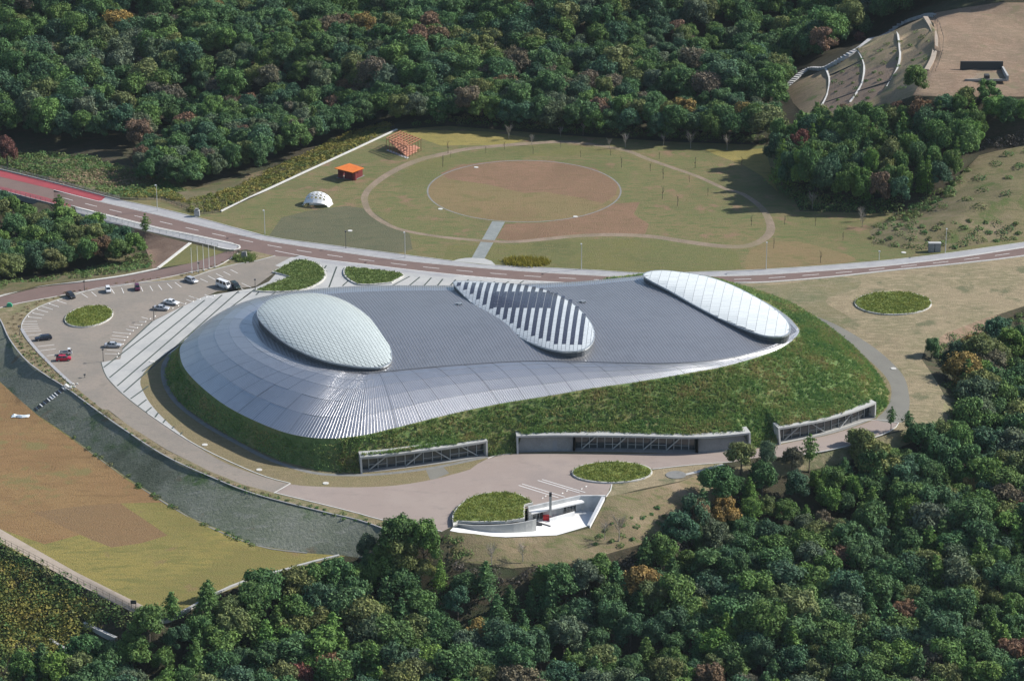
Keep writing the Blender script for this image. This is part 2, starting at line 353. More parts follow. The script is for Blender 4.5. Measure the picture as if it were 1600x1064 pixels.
# soft ground
reg('dry_grass', [(1100, 446), (1250, 436), (1400, 423), (1600, 401), (1800, 370), (1900, 400), (1760, 455), (1600, 478), (1540, 497), (1480, 520), (1447, 540), (1440, 560), (1460, 590), (1478, 620), (1470, 650), (1420, 668), (1390, 675), (1340, 660), (1150, 500)], 'dry_grass', False)
reg('green_dry_grass', [(1110, 452), (1200, 446), (1330, 434), (1340, 450), (1290, 470), (1330, 500), (1290, 520), (1200, 480)], 'dry_grass_green', True)
reg('park_lawn', [(187, 313), (250, 312), (308, 336), (345, 332), (430, 293), (560, 232), (620, 203), (700, 197), (800, 205), (900, 213), (1050, 222), (1200, 228), (1250, 330), (1400, 335), (1358, 362), (1365, 382), (1430, 391), (1480, 391), (1600, 370), (1600, 379), (1450, 400), (1330, 412), (1200, 421), (1100, 425), (1010, 427), (920, 422), (775, 415), (620, 397), (420, 370), (330, 346), (250, 326)], 'lawn', False)
reg('gray_lawn', [(420, 369), (440, 340), (480, 330), (540, 322), (575, 326), (610, 350), (640, 366), (645, 390), (618, 397), (520, 384)], 'lawn_gray', False)
reg('green_lawn', [(630, 290), (640, 262), (690, 246), (780, 232), (860, 226), (900, 228), (960, 238), (890, 244), (780, 245), (700, 262), (670, 285)], 'lawn_green', True)
reg('yellow_lawn', [(605, 207), (622, 202), (690, 204), (760, 206), (800, 212), (830, 217), (790, 227), (730, 227), (690, 228), (650, 214)], 'lawn_yellow', False)
reg('yellow_lawn', [(1100, 234), (1150, 236), (1195, 232), (1215, 300), (1190, 275), (1160, 257), (1120, 243)], 'lawn_yellow', False)
reg('green_lawn', [(690, 410), (790, 416), (920, 422), (1010, 426), (1100, 424), (1160, 420), (1150, 392), (1080, 385), (1020, 374), (900, 374), (800, 383), (700, 384)], 'lawn_green', False)
reg('brown_lawn', [(776, 372), (790, 350), (850, 348), (910, 338), (960, 318), (1000, 316), (990, 335), (1014, 350), (1008, 366), (960, 366), (900, 369), (850, 374), (800, 378)], 'turf_brown', False)
reg('brown_lawn', [(1200, 379), (1240, 377), (1290, 388), (1335, 403), (1320, 411), (1200, 420), (1165, 421), (1172, 392)], 'turf_tan', True)
CIRC = reg('circle_lawn', None, 'turf_tan', world=ellipse(819, 299, 151, 48, 72))
reg('brown_lawn', [(688, 271), (720, 258), (780, 251), (860, 251), (930, 263), (966, 288), (962, 305), (942, 318), (900, 308), (850, 300), (820, 302), (760, 288), (700, 280)], 'turf_brown', False)
reg('verge', [(0, 466), (62, 450), (132, 443), (190, 435), (247, 426), (300, 414), (340, 408), (372, 396), (400, 392), (440, 396), (425, 402), (400, 408), (370, 413), (330, 423), (290, 436), (240, 441), (200, 444), (150, 451), (110, 463), (75, 474), (50, 486), (36, 502), (34, 514), (42, 528), (62, 552), (90, 580), (112, 600), (140, 616), (180, 650), (260, 703), (340, 741), (430, 770), (500, 787), (560, 802), (600, 813), (690, 830), (660, 836), (600, 826), (560, 812), (500, 798), (400, 772), (330, 745), (260, 713), (200, 675), (150, 640), (105, 607), (70, 585), (40, 562), (15, 530), (0, 500), (-20, 478)], 'verge', False)
reg('flagpole_lawn', [(247, 419), (297, 380), (350, 394), (300, 411)], 'lawn_green', False)
reg('bank_slope', [q[:2] for q in BREAK[0][:-1]] + [(600, 868)], 'bank', False, ground=True) if False else None
bk0 = W(*np.array(BREAK[0][:-2]).T)[:, :2]; bk1 = W(*np.array(BREAK[1]).T)[:, :2]
REG.append(('bank_slope', np.vstack([bk0, W(610, 868, -3.6)[None, :2], bk1[::-1]]), 'bank'))
fl = W(*np.array(BREAK[2]).T)[:, :2]
REG.append(('lower_field', np.vstack([bk1[:-1], fl[::-1]]), 'field_yellow'))
def w8(L): a = np.array(L, float); return W(a[:, 0], a[:, 1], np.full(len(a), -5.0))[:, :2]
REG.append(('brown_field', w8([(-190, 481), (-60, 561), (0, 598), (60, 651), (110, 685), (200, 751), (255, 785), (188, 786), (262, 836), (222, 848), (174, 855), (125, 835), (70, 850), (0, 826), (-200, 712)]), 'field_brown'))
REG.append(('dark_field', w8([(188, 786), (262, 836), (222, 848), (174, 855), (125, 835), (50, 800), (130, 790)]), 'field_dark'))
REG.append(('stepped_path', w8([(-200, 706), (0, 826), (120, 894), (254, 961), (244, 972), (120, 910), (0, 846), (-200, 728)]), 'path_tan'))
reg('front_slope', [(703, 831), (740, 838), (790, 841), (870, 838), (924, 822), (949, 778), (1000, 766), (1060, 753), (1100, 739), (1085, 785), (1060, 812), (1000, 850), (900, 880), (800, 885), (700, 872)], 'slope_front', False, ground=True)
reg('front_dry_grass', [(905, 776), (950, 757), (1025, 733), (1080, 727), (1130, 722), (1128, 729), (1060, 752), (1000, 764), (947, 777)], 'dry_grass', False)
reg('rim_grass', [(1085, 785), (1100, 741), (1150, 730), (1230, 717), (1300, 705), (1370, 684), (1420, 670), (1470, 652), (1478, 620), (1500, 625), (1495, 672), (1400, 702), (1310, 725), (1230, 742), (1160, 760), (1120, 790)], 'dry_grass_green', False, ground=True)
reg('brown_slope', [(245, 420), (297, 381), (240, 366), (228, 364), (170, 345), (118, 331), (100, 345), (180, 372), (225, 392), (232, 418)], 'brown_slope', False, ground=True)
reg('brush_slope', [(150, 372), (200, 372), (228, 392), (240, 421), (190, 431.5), (132, 439.5), (62, 447.5), (0, 462.5), (-60, 479), (-60, 440), (100, 425), (170, 410)], 'brush_ground', False, ground=True)
reg('brush_slope', [(-60, 245), (0, 262), (90, 285), (187, 311), (250, 311), (308, 335), (345, 331), (430, 292), (560, 231), (618, 202), (560, 205), (430, 262), (300, 295), (230, 268), (100, 245)], 'brush_ground', False, ground=True)
reg('mound_ground', [(1400, 335), (1358, 362), (1365, 382), (1430, 391), (1480, 391), (1600, 371), (1760, 340), (1760, 215), (1600, 226), (1530, 242), (1480, 300)], 'mound_grass', False, ground=True)
reg('bare_plateau', [(1425, 150), (1446, 112), (1460, 80), (1460, 45), (1447, 25), (1500, 12), (1600, 5), (1800, 0), (1800, 160), (1600, 150), (1500, 152)], 'bare_soil', False, ground=True)
reg('terrace', [(1228, 137), (1290, 107), (1340, 79), (1392, 52), (1445, 27), (1460, 45), (1460, 80), (1446, 112), (1425, 150), (1383, 165), (1330, 175), (1272, 195), (1240, 160)], 'terrace', False, ground=True)
reg('terrace_brown', [(1296, 122), (1340, 100), (1348, 128), (1326, 162), (1275, 185), (1293, 148)], 'terrace_b', False, ground=True)
reg('terrace_brown', [(1352, 110), (1402, 95), (1398, 110), (1383, 140), (1350, 165), (1330, 165), (1348, 128)], 'terrace_b', False, ground=True)
reg('right_cut', [(1447, 541), (1480, 520), (1540, 497), (1562, 492), (1555, 512), (1505, 528), (1450, 545)], 'bare_soil', False, ground=True)
# hard surfaces
RINGOUT = [(345, 520), (330, 532), (290, 543), (250, 560), (228, 578), (219, 596), (225, 614), (240, 637), (270, 667), (308, 697), (350, 722), (400, 741), (453, 756), (500, 760), (560, 761), (620, 758), (680, 748), (730, 733), (762, 716), (805, 709), (1000, 709), (1172, 702), (1240, 690), (1300, 678), (1368, 655), (1400, 640), (1392, 600), (1360, 560), (1320, 525), (1262, 492), (1150, 455), (700, 480), (420, 495)]
FORE = [(453, 756), (500, 760), (560, 761), (620, 758), (680, 748), (730, 733), (762, 716), (800, 707), (900, 705), (1000, 708), (1172, 701), (1240, 688), (1300, 672), (1350, 656), (1370, 656), (1405, 660), (1390, 674), (1340, 692), (1300, 702), (1230, 713), (1140, 722), (1080, 726), (1020, 733), (955, 757), (947, 776), (905, 773), (835, 790), (760, 812), (707, 822), (690, 830), (600, 813), (560, 802), (500, 787), (430, 770)]
reg('forecourt', FORE, 'asphalt_beige', False)
reg('drive', [(110, 597), (150, 625), (200, 664), (260, 702), (330, 737), (380, 757), (430, 770), (453, 755), (400, 739), (308, 695), (231, 646), (190, 614), (166, 588), (158, 566)], 'pavers', False)
reg('car_park', [(455, 402), (430, 400), (400, 408), (370, 413), (330, 423), (290, 436), (240, 441), (200, 444), (150, 451), (110, 463), (75, 474), (50, 486), (36, 502), (34, 514), (42, 528), (62, 552), (90, 580), (112, 600), (160, 640), (200, 640), (188, 600), (240, 500), (340, 455), (400, 447), (440, 418)], 'pavers', False)
PLAZA = [(158, 566), (188, 561), (192, 546), (215, 522), (240, 501), (285, 479), (320, 463), (372, 454), (398, 450), (420, 440), (440, 418), (430, 415), (455, 402), (480, 401), (570, 412), (645, 421), (730, 430), (820, 437), (880, 441), (900, 470), (600, 480), (420, 500), (345, 522), (330, 532), (290, 543), (250, 560), (228, 578), (219, 596), (225, 614), (240, 637), (270, 667), (308, 697), (231, 646), (190, 614), (166, 588)]
reg('plaza', PLAZA, 'concrete', False)
reg('ring_lawn', RINGOUT, 'ring_grass', True, 3)
reg('ring_path', [(690, 731), (735, 722), (762, 714), (762, 716), (752, 720), (735, 733), (715, 739), (680, 748), (663, 735)], 'ring_grass', False)
reg('side_path', [(1262, 492), (1290, 500), (1330, 520), (1375, 550), (1410, 585), (1420, 615), (1420, 640), (1408, 660), (1370, 656), (1384, 640), (1393, 615), (1385, 590), (1350, 556), (1310, 527)], 'gravel_gray', True)
reg('gray_path', [(665, 733), (690, 727), (702, 739), (680, 748), (672, 749)], 'gravel_gray', False)
def band(name, A, B, mat):
    a = np.array(A, float); b = np.array(B, float)
    P = crom(W(a[:, 0], a[:, 1], 0 * a[:, 0]), False, 4)[:, :2]; Q = crom(W(b[:, 0], b[:, 1], 0 * b[:, 0]), False, 4)[:, :2]
    REG.append((name, np.vstack([P, Q[::-1]]), mat)); return P, Q
band('road', [(60, 291.5)] + [q for q in LINE1 if q[0] > 60], [q for q in LINE2 if q[0] >= 60], 'asphalt_red')
reg('side_road', [(372, 378), (420, 388), (470, 398), (455, 402), (430, 400), (385, 390), (352, 394), (300, 411), (247, 422), (190, 433), (132, 441), (62, 449), (0, 464), (-80, 482), (-80, 499), (0, 481), (75, 466), (132, 455), (190, 446), (250, 436), (300, 425), (340, 416), (372, 396), (365, 383)], 'asphalt_red', False)
band('pavement', [(60, 281)] + [q for q in TOPW if q[0] > 60], [(60, 291.5)] + [q for q in LINE1 if q[0] > 60], 'sidewalk')
i9 = [(60, 281)] + [q for q in TOPW if 60 < q[0] <= 187]; j9 = [(60, 291.5)] + [q for q in LINE1 if 60 < q[0] <= 155]
reg('red_pavement', i9[:-1] + [(165, 308), (158, 314)] + j9[::-1], 'sidewalk_red', False)
reg('pavement', [(118, 324), (190, 342), (250, 357), (300, 367), (365, 381), (373, 385), (366, 391), (340, 386), (250, 366), (170, 346), (120, 333)], 'sidewalk', False)
reg('pavement', [(470, 399), (495, 405), (570, 414), (645, 423), (720, 431), (700, 434), (640, 427), (560, 419), (470, 406), (460, 402)], 'sidewalk', False)
reg('half_moon_paving', None, 'concrete', world=np.vstack([W(np.array([707, 716, 728, 742, 757, 768, 775]), np.array([408, 405, 403.2, 402.8, 404, 408, 414.8]), np.zeros(7))]))
reg('slate_path', [(769, 346), (789, 347), (757, 404), (737, 403)], 'slate', False)
# the loop path in the park
LOOP = [(980, 236), (925, 226), (876, 222), (820, 225), (770, 229), (730, 233), (692, 241), (655, 250), (620, 265), (592, 282), (573, 300), (570, 316), (582, 336), (620, 357), (680, 369), (750, 376), (800, 378), (850, 374), (900, 369), (960, 367), (1020, 370), (1080, 379), (1130, 385), (1170, 384), (1198, 370), (1204, 352), (1190, 325), (1160, 303), (1135, 296), (1090, 276), (1050, 262), (1010, 248)]
a = np.array(LOOP, float); LP = crom(W(a[:, 0], a[:, 1], 0 * a[:, 0]), True, 3.0)[:, :2]
wv = 1.2 + .9 * np.sin(np.linspace(0, 2 * math.pi, len(LP)) + .6) ** 2
LL, LR = ribbon(LP, 2.0, True); off = (LL - LP) / 1.0
LOOPA, LOOPB = LP + off * wv[:, None] * .75, LP - off * wv[:, None] * .75
RA, RB = ribbon(ellipse(819, 299, 151, 48, 96)[:, :2], .5, True)
RINGGUT = crom(W(*np.array([(268, 552, 0), (258, 566, 0), (255, 582, 0), (259, 602, 0), (272, 624, 0), (292, 643, 0), (325, 666, 0), (375, 694, 0), (425, 719, 0), (487, 738, 0), (540, 742, 0), (600, 740, 0), (680, 730, 0), (762, 713, 0)]).T), False, 2.5)[:, :2]
gl, gr = ribbon(RINGGUT, 1.3); REG.append(('ring_gutter', np.vstack([gl, gr[::-1]]), 'gutter'))
EXTRA = [(LOOPA, LOOPB, 'park_path', 'path_pink'), (RA, RB, 'circle_edging', 'gutter')]     # rings: between two closed lines

# building foot and the sunken court are left open in the ground
COURT = W(*np.array([(703, 829, 0), (740, 836, -.9), (790, 839, -1.8), (870, 836, -3.1), (922, 821, -3.6), (947, 777, 0), (905, 773, 0), (835, 791, 0), (815, 797, 0), (760, 812, 0), (708, 823, 0)]).T)[:, :2]

def build_ground():
    pts, edges = [], []
    def addring(P):
        n0 = len(pts); pts.extend(tuple(p[:2]) for p in P); edges.extend((n0 + i, n0 + (i + 1) % len(P)) for i in range(len(P)))
    for name, P, m in REG: addring(P)
    for A, B, nme, m in EXTRA: addring(A); addring(B)
    addring(COURT)
    for L in BREAK:
        P = W([q[0] for q in L], [q[1] for q in L], [q[2] for q in L]); n0 = len(pts)
        pts.extend(tuple(p[:2]) for p in P); edges.extend((n0 + i, n0 + i + 1) for i in range(len(P) - 1))
    x, y = np.meshgrid(np.arange(-330, 331, 5.5), np.arange(-235, 420, 5.5)); gp = np.stack([x.ravel(), y.ravel()], 1) + rng.uniform(-1, 1, (x.size, 2))
    x, y = np.meshgrid(np.arange(-2400, 2401, 100.), np.arange(-700, 3600, 100.)); far = np.stack([x.ravel(), y.ravel()], 1)
    far = far[(abs(far[:, 0]) > 340) | (far[:, 1] < -245) | (far[:, 1] > 430)]
    allp = [Vector(p) for p in pts] + [Vector(p) for p in gp] + [Vector(p) for p in far]
    v, _, f, _, _, _ = geometry.delaunay_2d_cdt(allp, edges, [], 0, 1e-2)
    V = np.array([[p.x, p.y] for p in v]); z = hgt(V)
    dist = np.maximum(np.maximum(abs(V[:, 0]) - 400, V[:, 1] - 450), 0); z = z + dist * .09 + np.minimum(0, (V[:, 1] + 290)) * .0
    F = np.array([tuple(q) for q in f]); Ct = V[F].mean(1)
    ids = np.full(len(F), -1); table = {}
    for name, P, m in REG:
        k = table.setdefault((name, m), len(table)); ids[inside(Ct, P)] = k
    for A, B, name, m in EXTRA:
        k = table.setdefault((name, m), len(table)); ids[inside(Ct, A) ^ inside(Ct, B)] = k
    ids[inside(Ct, COURT)] = -2
    # natural unevenness away from the made ground
    nat = np.zeros(len(V), bool)
    natural = {('front_slope', 'slope_front'), ('brush_slope', 'brush_ground'), ('mound_ground', 'mound_grass'), ('bare_plateau', 'bare_soil'), ('terrace', 'terrace'), ('brown_slope', 'brown_slope')}
    nid = [k for n_, k in table.items() if n_ in natural] + [-1]
    nat[np.unique(F[np.isin(ids, nid)])] = True; hard = np.zeros(len(V), bool); hard[np.unique(F[~np.isin(ids, nid)])] = True
    nat &= ~hard
    z[nat] += (.55 * np.sin(V[nat, 0] * .21 + 1.3 * np.sin(V[nat, 1] * .13)) * np.sin(V[nat, 1] * .26 + V[nat, 0] * .07) + rng.normal(0, .18, nat.sum()))
    Vz = np.column_stack([V, z])
    inv = {k: n_ for n_, k in table.items()}
    for k in np.unique(ids):
        if k == -2: continue
        sel = F[ids == k]; u, idx = np.unique(sel, return_inverse=True); idx = idx.reshape(-1, 3)
        name, m = ('ground', 'forest_floor') if k == -1 else inv[k]
        mesh_obj(name, Vz[u], idx, M[m], smooth=True)['kind'] = 'structure'
build_ground()
# ------------------------------------------------------------------ the building: stations round the shell (foot, eave, crease)
RIM = [(310, 512, 7), (285, 537, 6.5), (281, 552, 6), (288, 575, 6), (312, 602, 6), (350, 632, 6), (395, 656, 6), (450, 677, 6.3), (505, 685, 6.6), (562, 681, 7), (620, 668, 7.6), (700, 648, 8.3), (780, 631, 9), (860, 618, 9.8), (930, 606, 10.5), (1000, 596, 11), (1070, 584, 11.5), (1130, 573, 12), (1190, 556, 12.2), (1230, 538, 12.3), (1247, 522, 12.3), (1246, 511, 12.3), (1225, 490, 12.5), (1180, 464, 13), (1110, 438, 13.3), (1040, 427, 13.3), (990, 432, 13), (900, 440, 12.8), (800, 444, 12.5), (700, 446, 12.3), (600, 446, 12), (520, 449, 11.5), (450, 457, 11), (400, 466, 10), (350, 485, 8.5)]
CRE = [(394, 502, 14), (397, 514, 14), (404, 528, 14), (420, 543, 14.2), (445, 556, 14.5), (480, 569, 14.7), (515, 577, 15), (545, 582, 15), (562, 583.5, 15.1), (575, 584, 15.2), (592, 582, 15.2), (640, 577, 15.3), (725, 570, 15.2), (810, 565, 15), (885, 565, 14.8), (960, 567, 14.4), (1035, 568, 14.1), (1105, 564, 13.8), (1170, 553, 13.4), (1215, 537, 13), (1241, 520, 12.7), (1241, 512, 12.7), (1218, 493, 13.1), (1172, 468, 13.8), (1105, 444, 14.2), (1040, 435, 14.3), (985, 439, 14), (900, 447, 14), (800, 452, 14), (700, 454, 14), (600, 455, 14), (520, 459, 14), (455, 468, 14), (415, 478, 14), (398, 490, 14)]
BASE = [(0, 290, 540, 0), (1, 268, 554, 0), (2, 259, 583, 0), (3, 267, 610, 0), (4, 290, 637, 0), (5, 330, 664, 0), (6, 378, 691, 0), (7, 437, 719, 0), (8, 497, 735, 0), (9, 560, 739, 0), (9.04, 563, 738, 0), (9.08, 566, 709.5, 4.35), (10, 620, 706, 4.35), (11, 700, 694, 4.35), (11.6, 760, 684.5, 4.35), (11.64, 762, 712, 0), (12, 792, 709, 0), (12.14, 806, 707, 0), (12.22, 816, 677.5, 4.5), (13, 860, 675, 4.5), (14, 935, 674.5, 4.5), (15, 1010, 677, 4.5), (16, 1085, 679, 4.5), (16.7, 1160, 674, 4.5), (16.78, 1173, 701, 0), (17, 1190, 698, 0), (17.3, 1214, 694, 0), (17.35, 1219, 665, 4.35), (18, 1290, 652, 4.35), (18.6, 1335, 637, 4.35), (18.93, 1364, 624, 4.35), (18.97, 1368, 652, 0), (19.5, 1384, 636, 0), (20, 1388, 618, 0), (21, 1378, 597, 0), (21.5, 1362, 575, 0), (22, 1340, 552, 0), (22.5, 1310, 528, 0), (23, 1270, 502, 0), (23.5, 1220, 485, 0), (24, 1150, 468, 0), (25, 1060, 462, 0), (26, 980, 466, 0), (27, 900, 484, 0), (28, 800, 500, 0), (29, 700, 507, 0), (30, 600, 509, 0), (31, 520, 512, 0), (32, 450, 512, 0), (33, 395, 513, 0), (34, 340, 524, 0), (35, 290, 540, 0)]
NS = len(RIM)
RIMW = W(*np.array(RIM).T); CREW = W(*np.array(CRE).T)
bs = np.array(BASE); BW = W(bs[:, 1], bs[:, 2], bs[:, 3])
def rim_at(s): return crs(RIMW, s)
def cre_at(s): return crs(CREW, s)
def base_at(s):
    s = np.mod(np.asarray(s, float), NS); return np.stack([np.interp(s, bs[:, 0], BW[:, k]) for k in range(3)], -1)
_g = bs[:, 3] == 0
B0W = W(bs[_g, 1], bs[_g, 2], 0 * bs[_g, 3])
def base0_at(s):                                  # the foot line without the entrances' recesses
    s = np.mod(np.asarray(s, float), NS); return np.stack([np.interp(s, bs[_g, 0], B0W[:, k]) for k in range(3)], -1)
BC = CREW[:, :2].mean(0)

museum = empty('domed_building', (float(BC[0]), float(BC[1]), 0))
tag(museum, 'long domed building with ribbed grey metal roof and grass covered lower slopes', 'building')
OFF = np.array([BC[0], BC[1], 0])
def child(name, V, F, mat, parent=None, smooth=False):
    return mesh_obj(name, np.asarray(V) - OFF, F, mat, parent or museum, smooth)

# metal
def metal_mat(name, base, rough, ribs, depth, var):
    m, nt, b = nodes(name, rough, .85, .5)
    geo = nt.nodes.new('ShaderNodeNewGeometry'); uv = nt.nodes.new('ShaderNodeUVMap'); uv.uv_map = 'uv'
    sep = nt.nodes.new('ShaderNodeSeparateXYZ'); nt.links.new(uv.outputs[0], sep.inputs[0])
    def math_(op, a, b_=None):
        n = nt.nodes.new('ShaderNodeMath'); n.operation = op
        for k, s in enumerate((a, b_)):
            if s is None: continue
            if isinstance(s, (int, float)): n.inputs[k].default_value = s
            else: nt.links.new(s, n.inputs[k])
        return n.outputs[0]
    u = math_('MULTIPLY', sep.outputs[0], ribs)
    fr = math_('FRACT', u)
    saw = math_('ABSOLUTE', math_('SUBTRACT', fr, .5))           # 0 at the seam middle, .5 at the pan
    seam = ramp(nt, saw, .16, .02)
    n1 = ramp(nt, noise(nt, geo.outputs['Position'], .35, 4, .6), .35, .7)
    n2 = ramp(nt, noise(nt, geo.outputs['Position'], .06, 3, .5), .3, .7)
    c = mixc(nt, n1, lighter(base, 1 - var), lighter(base, 1 + var))
    c = mixc(nt, n2, c, lighter(base, 1.0 + var))
    c = mixc(nt, seam, c, lighter(base, .66))
    nt.links.new(c, b.inputs['Base Color'])
    bp = nt.nodes.new('ShaderNodeBump'); bp.inputs['Distance'].default_value = depth; nt.links.new(seam, bp.inputs['Height'])
    nt.links.new(bp.outputs[0], b.inputs['Normal'])
    n3 = nt.nodes.new('ShaderNodeMapRange'); n3.inputs[3].default_value = rough - .05; n3.inputs[4].default_value = rough + .1
    nt.links.new(noise(nt, geo.outputs['Position'], 1.5, 3, .6), n3.inputs[0]); nt.links.new(n3.outputs[0], b.inputs['Roughness'])
    return m
M['metal_roof'] = metal_mat('metal_roof', (.35, .35, .362), .45, 1 / .8, .07, .07)
M['metal_course'] = metal_mat('metal_course', (.56, .56, .575), .34, 1 / .62, .1, .06)
M['metal_edge'] = pmat('metal_edge', (.2, .22, .25), [(.4, (.25, .27, .3), .4, .6)], .4, .8)
M['seam_dark'] = pmat('seam_dark', (.13, .145, .17), (), .6, .4)

NC = 5                                            # courses between crease and eave
CPOS = [0, .16, .34, .54, .76, 1.0]
def shell(s, v):
    """course surface: v=0 crease, v=1 eave, convex in section"""
    c = cre_at(s); r = rim_at(s); p = c * (1 - v) + r * v
    zz = c[:, 2] - (c[:, 2] - r[:, 2]) * v ** 1.85
    p[:, 2] = zz; return p
sfine = np.arange(0, NS + 1e-6, .125)
mid = shell(sfine, .6); du = np.concatenate([[0], np.cumsum(np.linalg.norm(np.diff(mid, axis=0), axis=1))])
def uv_set(me, uvs):
    l = me.uv_layers.new(name='uv'); l.data.foreach_set('uv', np.asarray(uvs, np.float32).ravel())
def course_panel(s0, s1, k, parent, name='roof_panel', jitter=.0):
    sub = np.linspace(s0, s1, max(2, int(round((s1 - s0) / .125)) + 1))
    a = shell(sub, CPOS[k]); b = shell(sub, CPOS[k + 1])
    n = len(sub); eps = .012 * (1 if k else 0)
    b = b.copy(); a = a.copy(); b[:, 2] += .06 + jitter; a[:, 2] += .02 + jitter * .5       # each course laps over the next one down
    lo = b.copy(); lo[:, 2] -= .14
    V = np.vstack([a, b, lo]); U = np.interp(sub, sfine, du)
    F, uvs = [], []
    for i in range(n - 1):
        F.append((i, i + n, i + 1 + n, i + 1)); uvs += [(U[i], 0), (U[i], 1), (U[i + 1], 1), (U[i + 1], 0)]
        F.append((i + n, i + 2 * n, i + 1 + 2 * n, i + 1 + n)); uvs += [(0, 0)] * 4
    o = child(name, V, F, M['metal_course'], parent)
    uv_set(o.data, uvs); return o
for i in range(-4, 42):                           # seen side: each panel by itself
    for k in range(NC):
        s0, s1 = i / 2, i / 2 + .5
        g_ = .004
        course_panel(s0 + g_, s1 - g_, k, museum, jitter=random.uniform(-.03, .03))
hid = []
V_, F_, U_ = [], [], []
for i in range(42, 66):
    for k in range(NC):
        sub = np.linspace(i / 2, i / 2 + .5, 5); a = shell(sub, CPOS[k]); b = shell(sub, CPOS[k + 1]); n0 = len(V_); V_ += list(a) + list(b)
        Uu = np.interp(sub, sfine, du)
        for q in range(4): F_.append((n0 + q, n0 + 5 + q, n0 + 6 + q, n0 + 1 + q)); U_ += [(Uu[q], 0), (Uu[q], 1), (Uu[q + 1], 1), (Uu[q + 1], 0)]
o = child('rear_roof_edge', V_, F_, M['metal_course']); uv_set(o.data, U_)
# dark bed under the panels so the joints read
sub = sfine; V_ = []; F_ = []
for k in range(NC + 1):
    a = shell(sub, CPOS[k]); a[:, 2] -= .1; V_ += list(a)
n = len(sub)
for k in range(NC):
    for i in range(n - 1): F_.append((k * n + i, (k + 1) * n + i, (k + 1) * n + i + 1, k * n + i + 1))
child('roof_underlay', V_, F_, M['seam_dark'])

# main roof inside the crease
def tps_fit(P, z, lam=1e-3):
    n = len(P); d = np.linalg.norm(P[:, None] - P[None], axis=2); K = np.where(d > 0, d ** 2 * np.log(d + 1e-12), 0) + lam * np.eye(n) * n
    Q = np.column_stack([np.ones(n), P]); A = np.block([[K, Q], [Q.T, np.zeros((3, 3))]])
    return np.linalg.solve(A, np.concatenate([z, np.zeros(3)]))
TP = np.vstack([CREW[:, :2], W(*np.array([(650, 520, 16.4), (800, 510, 16.3), (950, 500, 15.9), (1080, 500, 15.0), (500, 520, 16.0), (700, 480, 15.6), (880, 475, 15.4), (1150, 520, 14.2)]).T)[:, :2]])
TZ = np.concatenate([CREW[:, 2], [16.4, 16.3, 15.9, 15.0, 16.0, 15.6, 15.4, 14.2]])
TW = tps_fit(TP, TZ)
def roofz(P):
    P = np.asarray(P, float); sh = P.shape[:-1]; q = P.reshape(-1, P.shape[-1])[:, :2]
    d = np.linalg.norm(q[:, None] - TP[None], axis=2); K = np.where(d > 0, d ** 2 * np.log(d + 1e-12), 0)
    return (K @ TW[:-3] + TW[-3] + q @ TW[-2:]).reshape(sh)
CL = cre_at(np.arange(0, NS, .25))[:, :2]
x, y = np.meshgrid(np.arange(-160, 130, 3.), np.arange(-40, 90, 3.)); gp = np.stack([x.ravel(), y.ravel()], 1)
gp = gp[inside(gp, CL)]
v, _, f, _, _, _ = geometry.delaunay_2d_cdt([Vector(p) for p in CL] + [Vector(p) for p in gp], [(i, (i + 1) % len(CL)) for i in range(len(CL))], [], 1, 1e-3)
V = np.array([[p.x, p.y] for p in v]); F = np.array([tuple(q) for q in f]); V3 = np.column_stack([V, roofz(V) + .05])
ROOFM = child('main_roof', V3, F, M['metal_roof'], smooth=True)
RD = np.array([.26, -.966]); RN = np.array([.966, .26]); uu = V @ RN; vv = V @ RD
uv_set(ROOFM.data, [(uu[i], vv[i]) for q in F for i in q])
# crease flashing
cl = cre_at(np.arange(0, NS, .125)); m_ = MB(); cl[:, 2] = np.maximum(cl[:, 2], roofz(cl)) + .07
sel = [i for i in range(len(cl))]
m_.tube([tuple(cl[i] - OFF) for i in range(8 * 8, 20 * 8)], .13, 4); m_.build('crease_flashing', M['seam_dark'], museum)

# grass covered slope
def slope_pt(s, v):
    """v=0 foot, v=1 eave"""
    b = base0_at(s); r = rim_at(s); p = b * (1 - v)[:, None] + r * v[:, None]; K_ = .42
    lo_ = np.clip(1 - v / K_, 0, 1)[:, None]; p = p + lo_ ** 1.0 * (base_at(s) - b)
    out = (b - r)[:, :2]; L = np.linalg.norm(out, axis=1)[:, None] + 1e-6
    bul = np.sin(np.pi * np.clip(v, 0, 1))[:, None]
    back = (np.mod(s, NS) > 26.5)[:, None]
    lf = np.clip((np.mod(s, NS) - 7.5) / 3, 0, 1)[:, None]; p[:, :2] += np.where(back, 0, .07 * out * bul * lf - .13 * out * bul * (1 - lf)); p[:, 2] += np.where(back[:, 0], 0, .10 * (r - b)[:, 2] * bul[:, 0] * lf[:, 0]); return p
M['slope_soil'] = pmat('slope_soil', (.125, .185, .06), [(.5, (.095, .15, .045), .4, .6), (.09, (.18, .18, .07), .48, .62), (1.5, (.055, .085, .03), .5, .7), (.2, (.15, .105, .06), .62, .74)], .95)
M['facade'] = pmat('facade', (.3, .3, .3), [(.5, (.26, .26, .26), .4, .6)], .7)
srange = np.unique(np.concatenate([np.arange(0, 26.5, .1), bs[(bs[:, 0] < 26.5), 0], [26.5]]))
nv = 12; V_, F_ = [], []
for v_ in np.linspace(0, 1, nv + 1):
    p = slope_pt(srange, np.full(len(srange), v_)); 
    if v_ == 1: p[:, 2] += .02
    V_ += list(p)
n = len(srange)
for j in range(nv):
    for i in range(n - 1): F_.append((j * n + i, j * n + i + 1, (j + 1) * n + i + 1, (j + 1) * n + i))
child('grass_slope', V_, F_, M['slope_soil'], smooth=False)
srb = np.arange(26.5, 35.01, .25); V_ = list(base_at(srb)) + list(rim_at(srb)); n = len(srb)
child('rear_facade', V_, [(i, i + 1, n + i + 1, n + i) for i in range(n - 1)], M['facade'])

